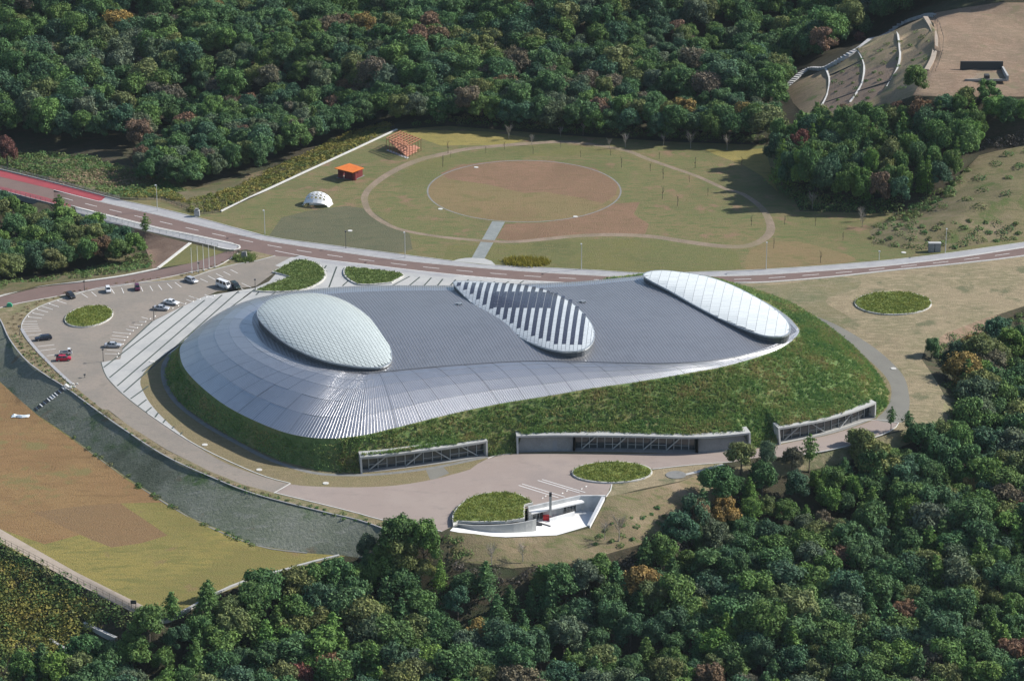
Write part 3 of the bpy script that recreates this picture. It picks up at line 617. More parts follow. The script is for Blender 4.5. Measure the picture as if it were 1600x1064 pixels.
# blades: foliage on the slope
def leaf_mat(name, stops, rough=.8, scale=.12, tint=False, trans=.25, objcol=False):
    """stops: colours picked by per-face value and broad patches"""
    m, nt, b = nodes(name, rough, 0, .25)
    at = nt.nodes.new('ShaderNodeAttribute'); at.attribute_name = 'v'
    pos = nt.nodes.new('ShaderNodeNewGeometry').outputs['Position']
    cr = nt.nodes.new('ShaderNodeValToRGB'); cr.color_ramp.interpolation = 'LINEAR'
    e = cr.color_ramp.elements; e[0].color = (*stops[0][1], 1); e[0].position = stops[0][0]; e[1].color = (*stops[-1][1], 1); e[1].position = stops[-1][0]
    for p_, c_ in stops[1:-1]: q = e.new(p_); q.color = (*c_, 1)
    ad = nt.nodes.new('ShaderNodeMath'); ad.operation = 'MULTIPLY_ADD'
    nz = noise(nt, pos, scale, 4, .6); nt.links.new(nz, ad.inputs[0]); ad.inputs[1].default_value = 1.6
    s2 = nt.nodes.new('ShaderNodeMath'); s2.operation = 'MULTIPLY_ADD'; nt.links.new(at.outputs['Fac'], s2.inputs[0]); s2.inputs[1].default_value = .5; s2.inputs[2].default_value = -.55
    nt.links.new(s2.outputs[0], ad.inputs[2]); nt.links.new(ad.outputs[0], cr.inputs[0]); c = cr.outputs[0]
    nt.links.new(c, b.inputs['Base Color'])
    tr = nt.nodes.new('ShaderNodeBsdfTranslucent'); nt.links.new(c, tr.inputs[0]); mx = nt.nodes.new('ShaderNodeMixShader'); mx.inputs[0].default_value = trans
    nt.links.new(b.outputs[0], mx.inputs[1]); nt.links.new(tr.outputs[0], mx.inputs[2]); nt.links.new(mx.outputs[0], nt.nodes['Material Output'].inputs[0])
    return m
def blades(P, N, h, wd, lean, n_per):
    """upright leaf triangles at points P leaning with the ground normal N"""
    P = np.repeat(P, n_per, 0); N = np.repeat(N, n_per, 0); n = len(P)
    P = P + rng.normal(0, .35, (n, 3)) * [1, 1, .2]
    up = N * lean + np.array([0, 0, 1.0]) + rng.normal(0, .42, (n, 3)); up /= np.linalg.norm(up, axis=1)[:, None]
    side = np.cross(up, rng.normal(0, 1, (n, 3))); side /= np.linalg.norm(side, axis=1)[:, None] + 1e-6
    hh = h * rng.uniform(.55, 1.3, n)[:, None]; ww = wd * rng.uniform(.6, 1.4, n)[:, None]
    tip = P + up * hh
    T = np.stack([P - side * ww, P + side * ww, tip + side * ww * .3], 1); return T.reshape(-1, 3), rng.uniform(0, 1, n)
M['slope_leaves'] = leaf_mat('slope_leaves', [(.0, (.08, .19, .07)), (.3, (.15, .27, .085)), (.5, (.22, .33, .10)), (.68, (.33, .36, .13)), (.84, (.34, .25, .13)), (1, (.46, .42, .2))], scale=.11)
ns = 30000
ss = rng.uniform(0, 26.5, ns); Lw = np.linalg.norm(base_at(ss) - rim_at(ss), axis=1); keep = rng.uniform(0, 34, ns) < Lw; 
seg = np.linalg.norm(shell(ss + .1, 1.0) - shell(ss, 1.0), axis=1); keep &= rng.uniform(0, 1.6, ns) < seg * 1.6
ss = ss[keep]; vvv = rng.uniform(0.0, .985, len(ss)) ; P = slope_pt(ss, vvv)
b_ = base_at(ss); r_ = rim_at(ss); out = b_ - r_; out[:, 2] = 0; out /= np.linalg.norm(out, axis=1)[:, None] + 1e-6
low_ = ss < 8.5; P1, P2 = P[low_ & (vvv < .82)], P[~low_]
T1, a1_ = blades(P1, out[low_ & (vvv < .82)], .35, .16, 1.2, 8); T2, a2_ = blades(P2, out[~low_], .6, .13, .9, 15); T = np.vstack([T1, T2]); att = np.concatenate([a1_, a2_])
me = quads_mesh('slope_foliage', T - OFF, 3, [M['slope_leaves']], att)
o = link(bpy.data.objects.new('slope_foliage', me), museum); o['kind'] = 'stuff'
print('slope blades', len(T) // 3)
# ------------------------------------------------------------------ three roof domes
def glass_mat(name, base, rough, var, scale=.6, metal=0.0):
    m, nt, b = nodes(name, rough, metal, .6)
    at = nt.nodes.new('ShaderNodeAttribute'); at.attribute_name = 'v'
    nt.links.new(mixc(nt, at.outputs['Fac'], lighter(base, 1 - var), lighter(base, 1 + var)), b.inputs['Base Color'])
    return m
M['glass_green'] = glass_mat('glass_green', (.47, .52, .505), .3, .07)
M['panel_white'] = glass_mat('panel_white', (.68, .72, .71), .4, .05)
M['panel_pale'] = glass_mat('panel_pale', (.52, .56, .58), .4, .06)
M['solar'] = pmat('solar', (.05, .052, .075), [(1.2, (.065, .066, .095), .45, .65)], .25, .2, .6)
M['frame_green'] = pmat('frame_green', (.26, .31, .30), (), .5, .3)
M['frame_gray'] = pmat('frame_gray', (.50, .53, .53), (), .5, .3)
M['dome_edge'] = pmat('dome_edge', (.4, .43, .44), [(1, (.44, .47, .48), .45, .6)], .35, .5)
M['dome_wall'] = pmat('dome_wall', (.10, .115, .13), [(1, (.13, .14, .15), .4, .6)], .5, .5)
SKY = [
 dict(out=[(402, 487), (412, 474), (430, 465), (455, 460), (485, 458), (512, 461), (538, 470), (562, 484), (584, 503), (600, 523), (610, 543), (612, 560), (607, 569), (594, 574), (572, 574), (545, 571), (510, 564), (475, 551), (445, 535), (420, 515), (406, 500)], z0=(16.9, 16.0), bulge=2.5, axis=None, cell=(1.5, 2.2), mat='glass_green', frame='frame_green', label='dome', gap=.10),
 dict(out=[(708, 441), (720, 439.5), (745, 440), (780, 442), (815, 446), (850, 453), (880, 466), (903, 482), (920, 500), (928, 516), (928, 530), (921, 541), (910, 547), (893, 549.5), (870, 548), (840, 540), (805, 523), (770, 500), (740, 475), (718, 455)], z0=(15.2, 17.0), bulge=1.6, axis=None, cell=(2.0, 1.1), mat='panel_pale', frame='frame_gray', label='solar', gap=.09),
 dict(out=[(1005, 431), (1012, 425), (1032, 422.5), (1062, 425), (1100, 431), (1140, 444), (1180, 464), (1212, 484), (1230, 501), (1235, 514), (1230, 523), (1216, 526.5), (1192, 524), (1160, 513), (1120, 495), (1080, 474), (1045, 454), (1018, 440)], z0=(15.8, 15.0), bulge=.9, axis=None, cell=(5.2, 1.15), mat='panel_white', frame='frame_gray', label='white', gap=.10)]
def dome(S, root_name, label):
    a = np.array(S['out'], float); t = (a[:, 0] - a[:, 0].min()) / np.ptp(a[:, 0]); z = S['z0'][0] * (1 - t) + S['z0'][1] * t
    O3 = crom(W(a[:, 0], a[:, 1], z), True, 1.2)
    c = O3.mean(0); root = empty(root_name, tuple(c * [1, 1, 0] - OFF * [1, 1, 0]), 0, museum)
    if label: root['label'] = label
    off = c * [1, 1, 0]
    def kid(nm, V, F, mat, par=root, smooth=False): return mesh_obj(nm, np.asarray(V) - off, F, mat, par, smooth)
    ang = np.arctan2(O3[:, 1] - c[1], O3[:, 0] - c[0]); rad = np.hypot(O3[:, 0] - c[0], O3[:, 1] - c[1])
    o_ = np.argsort(ang); A = ang[o_]; R = rad[o_]; Z = O3[o_, 2]
    A = np.concatenate([A - 2 * np.pi, A, A + 2 * np.pi]); R = np.tile(R, 3); Z = np.tile(Z, 3)
    q_ = np.linalg.lstsq(np.column_stack([np.ones(len(O3)), O3[:, :2] - c[:2]]), O3[:, 2], rcond=None)[0]
    def surf(P, lift=0.0):
        d = P[..., :2] - c[:2]; an = np.arctan2(d[..., 1], d[..., 0]); rr = np.hypot(d[..., 0], d[..., 1]); RR = np.interp(an, A, R)
        rho = np.clip(rr / RR, 0, 1); zp = q_[0] + d @ q_[1:]
        zb = np.interp(an, A, Z); z_ = zp * (1 - rho ** 3) + zb * rho ** 3
        return z_ + S['bulge'] * (1 - rho ** 2) ** .8 + lift, rho
    # kerb wall down to the roof, a bright nosing at the top
    n = len(O3); nin = (O3[:, :2] - c[:2]); nin /= np.linalg.norm(nin, axis=1)[:, None]
    top = O3.copy(); lip = O3.copy(); lip[:, 2] -= .35; low = O3.copy(); low[:, :2] -= nin * .5; low[:, 2] = np.minimum(roofz(low), low[:, 2] - .5) - 1.2
    kid('dome_edge', np.vstack([top + np.column_stack([nin * .12, np.full(n, .06)]), lip + np.column_stack([nin * .12, np.zeros(n)]), top - np.column_stack([nin * .35, np.full(n, -.1)])]), [(i, (i + 1) % n, n + (i + 1) % n, n + i) for i in range(n)] + [(2 * n + i, 2 * n + (i + 1) % n, (i + 1) % n, i) for i in range(n)], M['dome_edge'])
    kid('dome_wall', np.vstack([lip + np.column_stack([-nin * .1, np.zeros(n)]), low]), [(i, (i + 1) % n, n + (i + 1) % n, n + i) for i in range(n)], M['dome_wall'])
    # bed carrying the panes
    rr_, V_, F_ = np.linspace(0, 1, 9), [], []
    for r in rr_:
        P = np.column_stack([c[0] + (O3[:, 0] - c[0]) * r, c[1] + (O3[:, 1] - c[1]) * r]); zz, _ = surf(P, -.07); V_ += list(np.column_stack([P, zz]))
    for j in range(8):
        for i in range(n): F_.append((j * n + i, j * n + (i + 1) % n, (j + 1) * n + (i + 1) % n, (j + 1) * n + i))
    kid('dome_frame', V_, F_, M[S['frame']], smooth=True)
    return root, off, c, O3, surf, kid
def grid_panes(P0, eu, ev, du_, dv, O3, surf, gap, lift=.0, keep=None):
    """separate panes on a plan grid, clipped to the outline"""
    Mi = np.linalg.inv(np.array([eu, ev])); rel = (O3[:, :2] - P0) @ Mi; u = rel[:, 0]; v = rel[:, 1]
    us = np.arange(math.floor(u.min() / du_), math.ceil(u.max() / du_)); vs = np.arange(math.floor(v.min() / dv), math.ceil(v.max() / dv))
    out, ids = [], []
    for i in us:
        for j in vs:
            q = np.array([(i * du_ + gap / 2, j * dv + gap / 2), ((i + 1) * du_ - gap / 2, j * dv + gap / 2), ((i + 1) * du_ - gap / 2, (j + 1) * dv - gap / 2), (i * du_ + gap / 2, (j + 1) * dv - gap / 2)])
            P = P0 + q[:, :1] * eu + q[:, 1:] * ev
            ctr = P.mean(0)
            ins = inside(np.vstack([P, ctr]), O3)
            if not ins[4] and ins[:4].sum() < 2: continue
            if ins[:4].sum() < 4:
                cc = O3[:, :2].mean(0)
                for k in range(4):
                    if not ins[k]:
                        d = P[k] - cc; an = math.atan2(d[1], d[0]); aa = np.arctan2(O3[:, 1] - cc[1], O3[:, 0] - cc[0]); kk = int(np.argmin(abs(np.angle(np.exp(1j * (aa - an))))))
                        P[k] = cc + d / np.linalg.norm(d) * np.linalg.norm(O3[kk, :2] - cc) * .995
            z, rho = surf(P, lift); out.append(np.column_stack([P, z])); ids.append((i, j))
    return out, ids
# glass dome
S = SKY[0]; root, off, c, O3, surf, kid = dome(S, 'glass_dome', 'pale green glazed dome bulging from the left end of the metal roof')
ax = (W(610, 560, 16) - W(404, 485, 17))[:2]; ax /= np.linalg.norm(ax); av = np.array([-ax[1], ax[0]])
a3 = np.array([.30, -.954]); a4 = np.array([.93, .12]) if False else ax
ql, ids = grid_panes(c[:2], a4, a3, 1.9, 2.0, O3, surf, .17, .02)
me = quads_mesh('glass_panes', np.vstack(ql) - off, 4, [M['glass_green']], [((i * 7 + j * 13) % 10) / 10 * .5 + random.random() * .5 for i, j in ids])
o = link(bpy.data.objects.new('glass_panes', me), root); o['kind'] = 'stuff'
# white dome
S = SKY[2]; root, off, c, O3, surf, kid = dome(S, 'white_dome', 'white panelled dome at the right end of the metal roof')
ax = (W(1228, 515, 15) - W(1010, 430, 15.8))[:2]; ax /= np.linalg.norm(ax); av = np.array([-ax[1], ax[0]])
a1 = (W(1130, 444, 15) - W(1050, 440, 15))[:2]; a1 /= np.linalg.norm(a1); a2 = np.array([-a1[1], a1[0]])
ql, ids = grid_panes(c[:2], a1, a2, 2.6, 1.05, O3, surf, .08, .02)
me = quads_mesh('dome_panels', np.vstack(ql) - off, 4, [M['panel_white']], [random.random() for _ in ids])
o = link(bpy.data.objects.new('dome_panels', me), root); o['kind'] = 'stuff'
# solar dome: white panels, with dark strips of cells lying along them
S = SKY[1]; root, off, c, O3, surf, kid = dome(S, 'solar_dome', 'egg shaped white dome striped with dark solar panel strips')
pz = 16.9
a2 = (W(905, 535, pz) - W(930, 400, pz))[:2]
tops = Z4([(160, 165), (205, 165), (250, 168), (295, 168), (345, 168), (390, 170), (440, 170), (480, 172), (535, 175), (580, 182), (620, 192), (665, 200), (710, 218), (755, 232), (797, 250), (845, 272), (887, 315), (930, 363)], 680, 400)
bots = Z4([(150, 188), (180, 213), (220, 240), (255, 275), (298, 308), (342, 333), (385, 370), (430, 397), (475, 423), (518, 453), (567, 467), (612, 500), (658, 517), (708, 533), (757, 552), (805, 552), (857, 555), (905, 555)], 680, 400)
def dome_pt(px, py):
    z = pz
    for _ in range(8):
        P = W(px, py, z); zz, _r = surf(P[None]); z = float(zz[0])
    return W(px, py, z)
T_ = np.array([dome_pt(*p) for p in tops]); B_ = np.array([dome_pt(*p) for p in bots])
dv_ = (B_[8:] - T_[8:])[:, :2].mean(0); dv_ /= np.linalg.norm(dv_); du_ = np.array([-dv_[1], dv_[0]])
pitch = abs(np.diff((T_[:, :2] @ du_))).mean()
if ((T_[-1] - T_[0])[:2] @ du_) < 0: du_ = -du_
uf = np.polyfit(np.arange(18), (T_[:, :2] @ du_ + B_[:, :2] @ du_) / 2, 1); pitch = uf[0]; u0 = uf[1] - pitch / 4
P0 = du_ * (u0 - c[:2] @ du_) + c[:2]
ql, ids = grid_panes(P0, du_, dv_, pitch / 2, .95, O3, surf, .10, .02)
me = quads_mesh('dome_panels', np.vstack(ql) - off, 4, [M['panel_pale']], [random.random() for _ in ids])
o = link(bpy.data.objects.new('dome_panels', me), root); o['kind'] = 'stuff'
def pv_strip(uc, va, vb, wid):
    n_ = max(1, int(round(abs(vb - va) / 1.15))); V_, F_ = [], []
    for k in range(n_):
        a_ = va + (vb - va) * k / n_ + .07; b__ = va + (vb - va) * (k + 1) / n_ - .07
        q = np.array([[uc - wid / 2, a_], [uc + wid / 2, a_], [uc + wid / 2, b__], [uc - wid / 2, b__]])
        P = q[:, :1] * du_ + q[:, 1:] * dv_; z, _ = surf(P, .08); m0 = len(V_); V_ += list(np.column_stack([P, z])) + list(np.column_stack([P, z - .08]))
        F_ += [(m0, m0 + 1, m0 + 2, m0 + 3), (m0, m0 + 4, m0 + 5, m0 + 1), (m0 + 2, m0 + 6, m0 + 7, m0 + 3), (m0 + 1, m0 + 5, m0 + 6, m0 + 2), (m0 + 3, m0 + 7, m0 + 4, m0)]
    kid('solar_strip', V_, F_, M['solar'])
uf = np.polyfit(np.arange(18), (T_[:, :2] @ du_ + B_[:, :2] @ du_) / 2, 1); pitch = uf[0]
for k in range(18):
    u_ = uf[1] + uf[0] * k; va, vb = T_[k, :2] @ dv_, B_[k, :2] @ dv_
    pv_strip(u_, va, vb, pitch * .46)
for k in range(5, 13):
    u_ = uf[1] + uf[0] * (k + .5)
    xa = 680 + (370 + 48 * (k - 5)) / 4
    A_ = dome_pt(xa, 400 + 224 / 4); B2 = dome_pt(xa - 3, 400 + 326 / 4)
    pv_strip(u_, A_[:2] @ dv_, B2[:2] @ dv_, pitch * .40)

# little roof fittings
for (px, py, z) in [(717, 475, 15.6), (910, 472, 15.4)]:
    p = W(px, py, z); m_ = MB(); m_.box(-.9, .9, -.3, .3, 0, .45); m_.box(-.2, .5, -.8, .9, 0, .3)
    m_.build('roof_hatch', M['dome_edge'], museum, loc=tuple(np.array([p[0], p[1], float(roofz(p[None])[0]) + .05]) - OFF))

# ------------------------------------------------------------------ three entrances in the grass slope
M['glass_dark'] = pmat('glass_dark', (.03, .04, .045), [(.6, (.05, .06, .065), .4, .6)], .08, 0, .8)
M['interior'] = pmat('interior', (.05, .05, .05), (), .9)
M['steel_white'] = pmat('steel_white', (.42, .43, .42), (), .5)
M['door_gray'] = pmat('door_gray', (.24, .25, .26), (), .6)
def entrance(name, label, front, h, depth, spans, slant=(1.0, 0.0), diag=True, group=None, posts=2.4):
    """front: survey line at ground level, left to right; spans: glazed stretches as fractions"""
    a = np.array(front, float); P = crom(W(a[:, 0], a[:, 1], 0 * a[:, 0]), False, 1.2); n = len(P)
    L = np.concatenate([[0], np.cumsum(np.linalg.norm(np.diff(P[:, :2], axis=0), axis=1))]); LT = L[-1]
    d = np.gradient(P[:, :2], axis=0); d /= np.linalg.norm(d, axis=1)[:, None]; nin = np.column_stack([-d[:, 1], d[:, 0]])   # inwards
    root = empty(name, tuple(P[n // 2] - OFF), 0, museum)
    if label: root['label'] = label
    base = P[n // 2].copy()
    def at(t, inn=0.0, z=0.0, out=0.0):
        x = t * LT; q = np.array([np.interp(x, L, P[:, k]) for k in (0, 1)]); nn = np.array([np.interp(x, L, nin[:, k]) for k in (0, 1)])
        return Vector((*(q + nn * inn - base[:2]), z))
    ts = np.linspace(0, 1, n)
    def band_(inn0, inn1, z0, z1, nm, mat, t0=0, t1=1, thick=None):
        tt = np.linspace(t0, t1, max(2, int(n * (t1 - t0)))); V_ = [at(t, inn0, z0) for t in tt] + [at(t, inn1, z1) for t in tt]; k = len(tt)
        F_ = [(i, i + 1, k + i + 1, k + i) for i in range(k - 1)]
        return mesh_obj(nm, V_, F_, mat, root)
    # canopy slab as one closed shell
    k = n; rings = [(0 - .0, h), (0 - .0, h - .5), (.8, h - .55), (depth, h - .2), (depth + .2, h + .35), (.9, h + .12)]
    V_ = [at(t, r[0], r[1]) for r in rings for t in ts]; F_ = []
    for j in range(6):
        j2 = (j + 1) % 6
        for i in range(k - 1): F_.append((j * k + i, j * k + i + 1, j2 * k + i + 1, j2 * k + i))
    F_ += [tuple(j * k for j in range(6)), tuple(j * k + k - 1 for j in range(6))[::-1]]
    mesh_obj('canopy', V_, F_, M['concrete'], root)
    for t, sg in ((0, 1), (1, -1)):
        e = .45 / LT * sg; m_ = MB()
        sl = slant[0 if sg > 0 else 1]
        q = [at(t - sl * .8 / LT * (-sg) * -1, -.0, 0), at(t, 0, h - .01), at(t, depth, h - .2), at(t, depth, 0)]
        q2 = [p + (at(t + e, 0, 0) - at(t, 0, 0)) for p in q]
        q[0] = at(t, -.0 - sl, 0) + Vector((0, 0, 0)); q2[0] = q[0] + (at(t + e, 0, 0) - at(t, 0, 0))
        m_.add([tuple(p) for p in q + q2], [(0, 1, 2, 3), (7, 6, 5, 4), (0, 4, 5, 1), (1, 5, 6, 2), (2, 6, 7, 3), (3, 7, 4, 0)])
        m_.build('side_wall', M['concrete'], root)
    band_(-.3, depth, .07, .07, 'threshold', M['concrete_dark'])
    x0 = 0
    for (ta, tb, kind) in spans:
        inn = depth - .9 if kind == 'glass' else depth * .45
        if kind == 'glass':
            band_(depth - .2, depth - .2, .07, h - .2, 'rear_panel', M['interior'], ta, tb)
            np_ = max(2, int(round((tb - ta) * LT / posts)))
            for i in range(np_):
                t0, t1 = ta + (tb - ta) * i / np_, ta + (tb - ta) * (i + 1) / np_
                mesh_obj('glass_pane', [at(t0, inn, .1), at(t1, inn, .1), at(t1, inn, h - .45), at(t0, inn, h - .45)], [(0, 1, 2, 3)], M['glass_dark'], root)
            for i in range(np_ + 1):
                t0 = ta + (tb - ta) * i / np_; m_ = MB(); m_.bar(at(t0, inn - .12, .07), at(t0, inn - .12, h - .4), .2, .16); m_.build('post', M['steel_white'], root)
            for zz in (1.2, h - 1.3):
                m_ = MB()
                for i in range(np_):
                    if zz < 2 and i % 3 == 0: continue
                    t0, t1 = ta + (tb - ta) * i / np_, ta + (tb - ta) * (i + 1) / np_; m_.bar(at(t0, inn - .1, zz), at(t1, inn - .1, zz), .1, .1)
                m_.build('transom', M['steel_white'], root)
            if diag:
                i = 1; fl = 1
                while i < np_ - 2:
                    w_ = 2; t0, t1 = ta + (tb - ta) * i / np_, ta + (tb - ta) * (i + w_) / np_
                    m_ = MB(); za, zb = (.1, h - .6) if fl > 0 else (h - .6, .1)
                    m_.bar(at(t0, inn - .7, za), at(t1, inn - .7, zb), .28, .22); m_.build('brace', M['steel_white'], root)
                    i += random.choice([3, 4, 5]); fl = -fl if random.random() < .6 else fl
        else:
            band_(inn * .35, inn, .07, h - .4, 'blank_wall', M['concrete_dark'], ta, tb)
            tt = np.linspace(ta, tb, 7)[1:-1]
            for i, t in enumerate(tt):
                e = 1.0 / LT; f_ = .93
                m_ = MB(); m_.add([at(t - e, inn * f_ - .12, h - 1.0), at(t + e, inn * f_ - .12, h - 1.0), at(t + e, inn * f_ - .12, h - .65), at(t - e, inn * f_ - .12, h - .65)], [(0, 1, 2, 3)]); m_.build('vent_slot', M['interior'], root)
            t = tt[3]; e = .55 / LT
            mesh_obj('door', [at(t - e, inn * .36 - .15, .1), at(t + e, inn * .36 - .15, .1), at(t + e, inn * .78 - .15, 2.5), at(t - e, inn * .78 - .15, 2.5)], [(0, 1, 2, 3)], M['door_gray'], root)
    for (ta, tb, kind) in spans:
        for t in (ta, tb):
            if .02 < t < .98:
                m_ = MB(); m_.bar(at(t, .3, 0), at(t, .3, h - .4), .5, .6); m_.build('pier', M['concrete'], root)
    return root
entrance('long_window_bay', 'glazed bay with diagonal braces at the left front of the building', [(563, 738), (600, 735), (640, 730), (700, 722), (762, 712)], 4.1, 2.6, [(.0, 1.0, 'glass')], slant=(.9, 0.2))
entrance('main_entrance', 'wide concrete framed entrance in the middle of the grass slope', [(807, 706.5), (840, 705.5), (900, 705), (985, 706), (1080, 708), (1130, 705.5), (1172, 701)], 4.4, 3.0, [(0, .245, 'wall'), (.245, .765, 'glass'), (.765, 1, 'wall')], slant=(1.2, .8), posts=1.9)
entrance('long_window_bay', 'glazed bay with diagonal braces at the right end of the grass slope', [(1215, 693), (1250, 687), (1290, 679), (1330, 667), (1368, 652)], 4.2, 2.8, [(.0, 1.0, 'glass')], slant=(1.0, .1))
# retaining cheeks where the middle entrance meets the grass
# ------------------------------------------------------------------ sunken service court
court = empty('service_court', tuple(W(870, 815, 0)))
tag(court, 'sunken white service court with ramp, doors and low walls below the forecourt', 'building')
co = np.array(W(870, 815, 0))
def ck(nm, V, F, mat, par=court): return mesh_obj(nm, np.asarray(V, float) - co, F, mat, par)
OUT = [(703, 829, -.02), (740, 836, -.9), (790, 839, -1.8), (870, 836, -3.1), (922, 821, -3.6)]
INN = [(708, 824, -.02), (740, 828, -.9), (790, 830, -1.8), (838, 827.5, -2.7), (838, 811.5, -3.1)]
FL = np.vstack([W(*np.array(OUT).T), W(*np.array([(934, 800, -3.6), (905, 795, -3.6), (880, 801, -3.5), (825, 812, -3.1), (812, 822, -2.6), (790, 828, -1.8), (740, 828, -.9), (708, 824, -.02)]).T)])
tri = tri_poly(FL); ck('court_floor', FL + [0, 0, .03], tri, M['concrete_white'])
def wall(nm, A, B, za, zb, zta, ztb, th, mat, par=court):
    """wall along ground points A,B (survey at the top line height)"""
    A = Vector(A); B = Vector(B); d = (B - A); d.z = 0; d.normalize(); r = Vector((-d.y, d.x, 0)) * th
    V_ = [(A.x, A.y, za), (B.x, B.y, zb), (B.x, B.y, ztb), (A.x, A.y, zta), (A.x + r.x, A.y + r.y, za), (B.x + r.x, B.y + r.y, zb), (B.x + r.x, B.y + r.y, ztb), (A.x + r.x, A.y + r.y, zta)]
    return ck(nm, V_, [(0, 1, 2, 3), (7, 6, 5, 4), (3, 2, 6, 7), (0, 4, 5, 1), (0, 3, 7, 4), (1, 5, 6, 2)], mat, par)
a_, b_, c_ = w(826, 795, 0), w(908, 777, 0), w(946, 777, 0)
M['court_wall'] = pmat('court_wall', (.52, .525, .52), [(.4, (.4, .41, .41), .45, .65)], .7)
wall('rear_wall', a_, b_, -4.5, -4.5, .5, .5, .5, M['court_wall'])
wall('end_wall', b_, c_, -4.5, -4.5, .45, .45, .45, M['court_wall'])
d1, d2 = w(945, 779, 0), w(922, 822, -3.5)
wall('side_wall', (d2.x, d2.y, 0), (d1.x, d1.y, 0), -4.6, -4.6, -3.3, .5, .8, M['concrete_white'])
# eave shelf above the doors
na = (b_ - a_).normalized(); nn = Vector((na.y, -na.x, 0))
m_ = MB(); m_.add([tuple(p - Vector(co)) for p in (a_ + nn * 0 + Vector((0, 0, -.45)), b_ + Vector((0, 0, -.45)), b_ + nn * 1.6 + Vector((0, 0, -.5)), a_ + nn * 1.6 + Vector((0, 0, -.5)), a_ + Vector((0, 0, -.8)), b_ + Vector((0, 0, -.8)), b_ + nn * 1.6 + Vector((0, 0, -.8)), a_ + nn * 1.6 + Vector((0, 0, -.8)))], [(0, 3, 2, 1), (4, 5, 6, 7), (3, 7, 6, 2), (0, 4, 7, 3), (1, 2, 6, 5)])
m_.build('canopy', M['concrete_white'], court)
wall('planter_wall', w(815, 800.5, .2), w(820, 815, -.3), -4, -4, .8, .8, -1.5, M['concrete_white'])
def on_wall(t, off, z): p = a_.lerp(b_, t) + nn * off; return Vector((p.x, p.y, z)) - Vector(co)
def panel(nm, t0, t1, z0, z1, off, mat, par=court):
    return mesh_obj(nm, [on_wall(t0, off, z0), on_wall(t1, off, z0), on_wall(t1, off, z1), on_wall(t0, off, z1)], [(0, 1, 2, 3)], mat, par)
for t0, t1, nl in ((.07, .27, 3), (.66, .90, 4)):
    f_ = panel('door', t0, t1, -3.3, -1.0, .06, M['glass_dark'])
    m_ = MB()
    for k in range(nl + 1): t = t0 + (t1 - t0) * k / nl; m_.bar(on_wall(t, .12, -3.4), on_wall(t, .12, -.95), .14, .1)
    m_.bar(on_wall(t0, .12, -1.5), on_wall(t1, .12, -1.5), .1, .1); m_.build('door_frame', M['steel_white'], f_)
p1, p2 = on_wall(.30, 2.6, -3.6), on_wall(.80, 1.9, -3.6)
m_ = MB(); m_.bar(p1 + Vector((0, 0, .65)), p2 + Vector((0, 0, .65)), .25, 1.3); m_.build('low_wall', M['concrete_white'], court)
q = on_wall(.34, 1.9, -3.5) + Vector(co)
ch = MB(); ch.box(-.42, .42, -.42, .42, 0, 7.0); ch.box(-.32, .32, -.32, .32, 7.0, 7.5)
t_ = empty('chimney', tuple(q)); tag(t_, 'tall square grey metal flue standing in the sunken white court', 'chimney')
M['flue'] = pmat('flue', (.3, .31, .31), [(.8, (.36, .37, .37), .4, .6)], .5, .5)
M['dark'] = pmat('dark', (.04, .042, .045), (), .7)
ch = MB(); ch.box(-.3, .3, -.3, .3, 0, 6.6); ch.build('flue_shaft', M['flue'], t_); ch = MB(); ch.box(-.33, .33, -.33, .33, 6.6, 7.5); ch.build('flue_cap', M['dark'], t_)
M['red_paint'] = pmat('red_paint', (.5, .02, .025), (), .5)
q = on_wall(.295, 1.4, -3.45) + Vector(co); m_ = MB(); m_.box(-.9, .9, -.35, .35, 0, 1.3); m_.box(-1.0, 1.0, -.45, .45, 1.3, 1.42)
tag(m_.build('hydrant_cabinet', M['red_paint'], None, loc=tuple(q)), 'red cabinet standing beside the flue in the sunken court', 'cabinet')
q = w(843, 818, -3.0); m_ = MB(); m_.bar((-.9, .9, .1), (2.6, -1.6, .1), .25, .2); m_.box(-1.2, .6, -1.5, -.5, 0, .5); m_.bar((-.9, .9, .3), (-.2, .2, 1.2), .2)
tag(m_.build('handcart', M['dark'], None, loc=tuple(q)), 'dark handcart left on the white floor of the sunken court', 'cart')
# curved planter wall along the ramp
PW = W(*np.array([(707, 823, 0), (716, 818.5, .35), (740, 821, .35), (790, 819.5, .35), (822, 815, .35), (838, 811, .35)]).T); PW = crom(PW, False, 1.5)
n = len(PW); top = PW.copy(); low = PW.copy(); low[:, 2] = -4.2; back = PW.copy(); back[:, 1] += .35
ck('ramp_wall', np.vstack([top, low, back]), [(i, i + 1, n + i + 1, n + i) for i in range(n - 1)] + [(2 * n + i, 2 * n + i + 1, i + 1, i) for i in range(n - 1)], M['concrete'])

# ------------------------------------------------------------------ planted beds with kerbs
M['bed_leaves'] = leaf_mat('bed_leaves', [(0, (.11, .16, .035)), (.3, (.17, .22, .045)), (.6, (.235, .27, .06)), (1, (.32, .31, .09))], scale=.35)
M['bed_leaves_dark'] = leaf_mat('bed_leaves_dark', [(0, (.09, .16, .045)), (.4, (.14, .2, .055)), (1, (.21, .25, .085))], scale=.35)
M['yellow_leaves'] = leaf_mat('yellow_leaves', [(0, (.16, .16, .02)), (.4, (.24, .22, .03)), (1, (.34, .29, .05))], scale=.5)
M['bed_turf'] = pmat('bed_turf', (.17, .21, .05), [(.5, (.13, .175, .042), .42, .6), (2.2, (.22, .25, .07), .5, .7), (1.1, (.10, .14, .035), .52, .7)], .95, bump=(2, .4))
M['bed_turf_dark'] = pmat('bed_turf_dark', (.13, .19, .055), [(.4, (.15, .2, .06), .42, .6), (2.2, (.18, .23, .08), .5, .7), (1.1, (.09, .14, .04), .52, .7)], .95, bump=(2, .4))
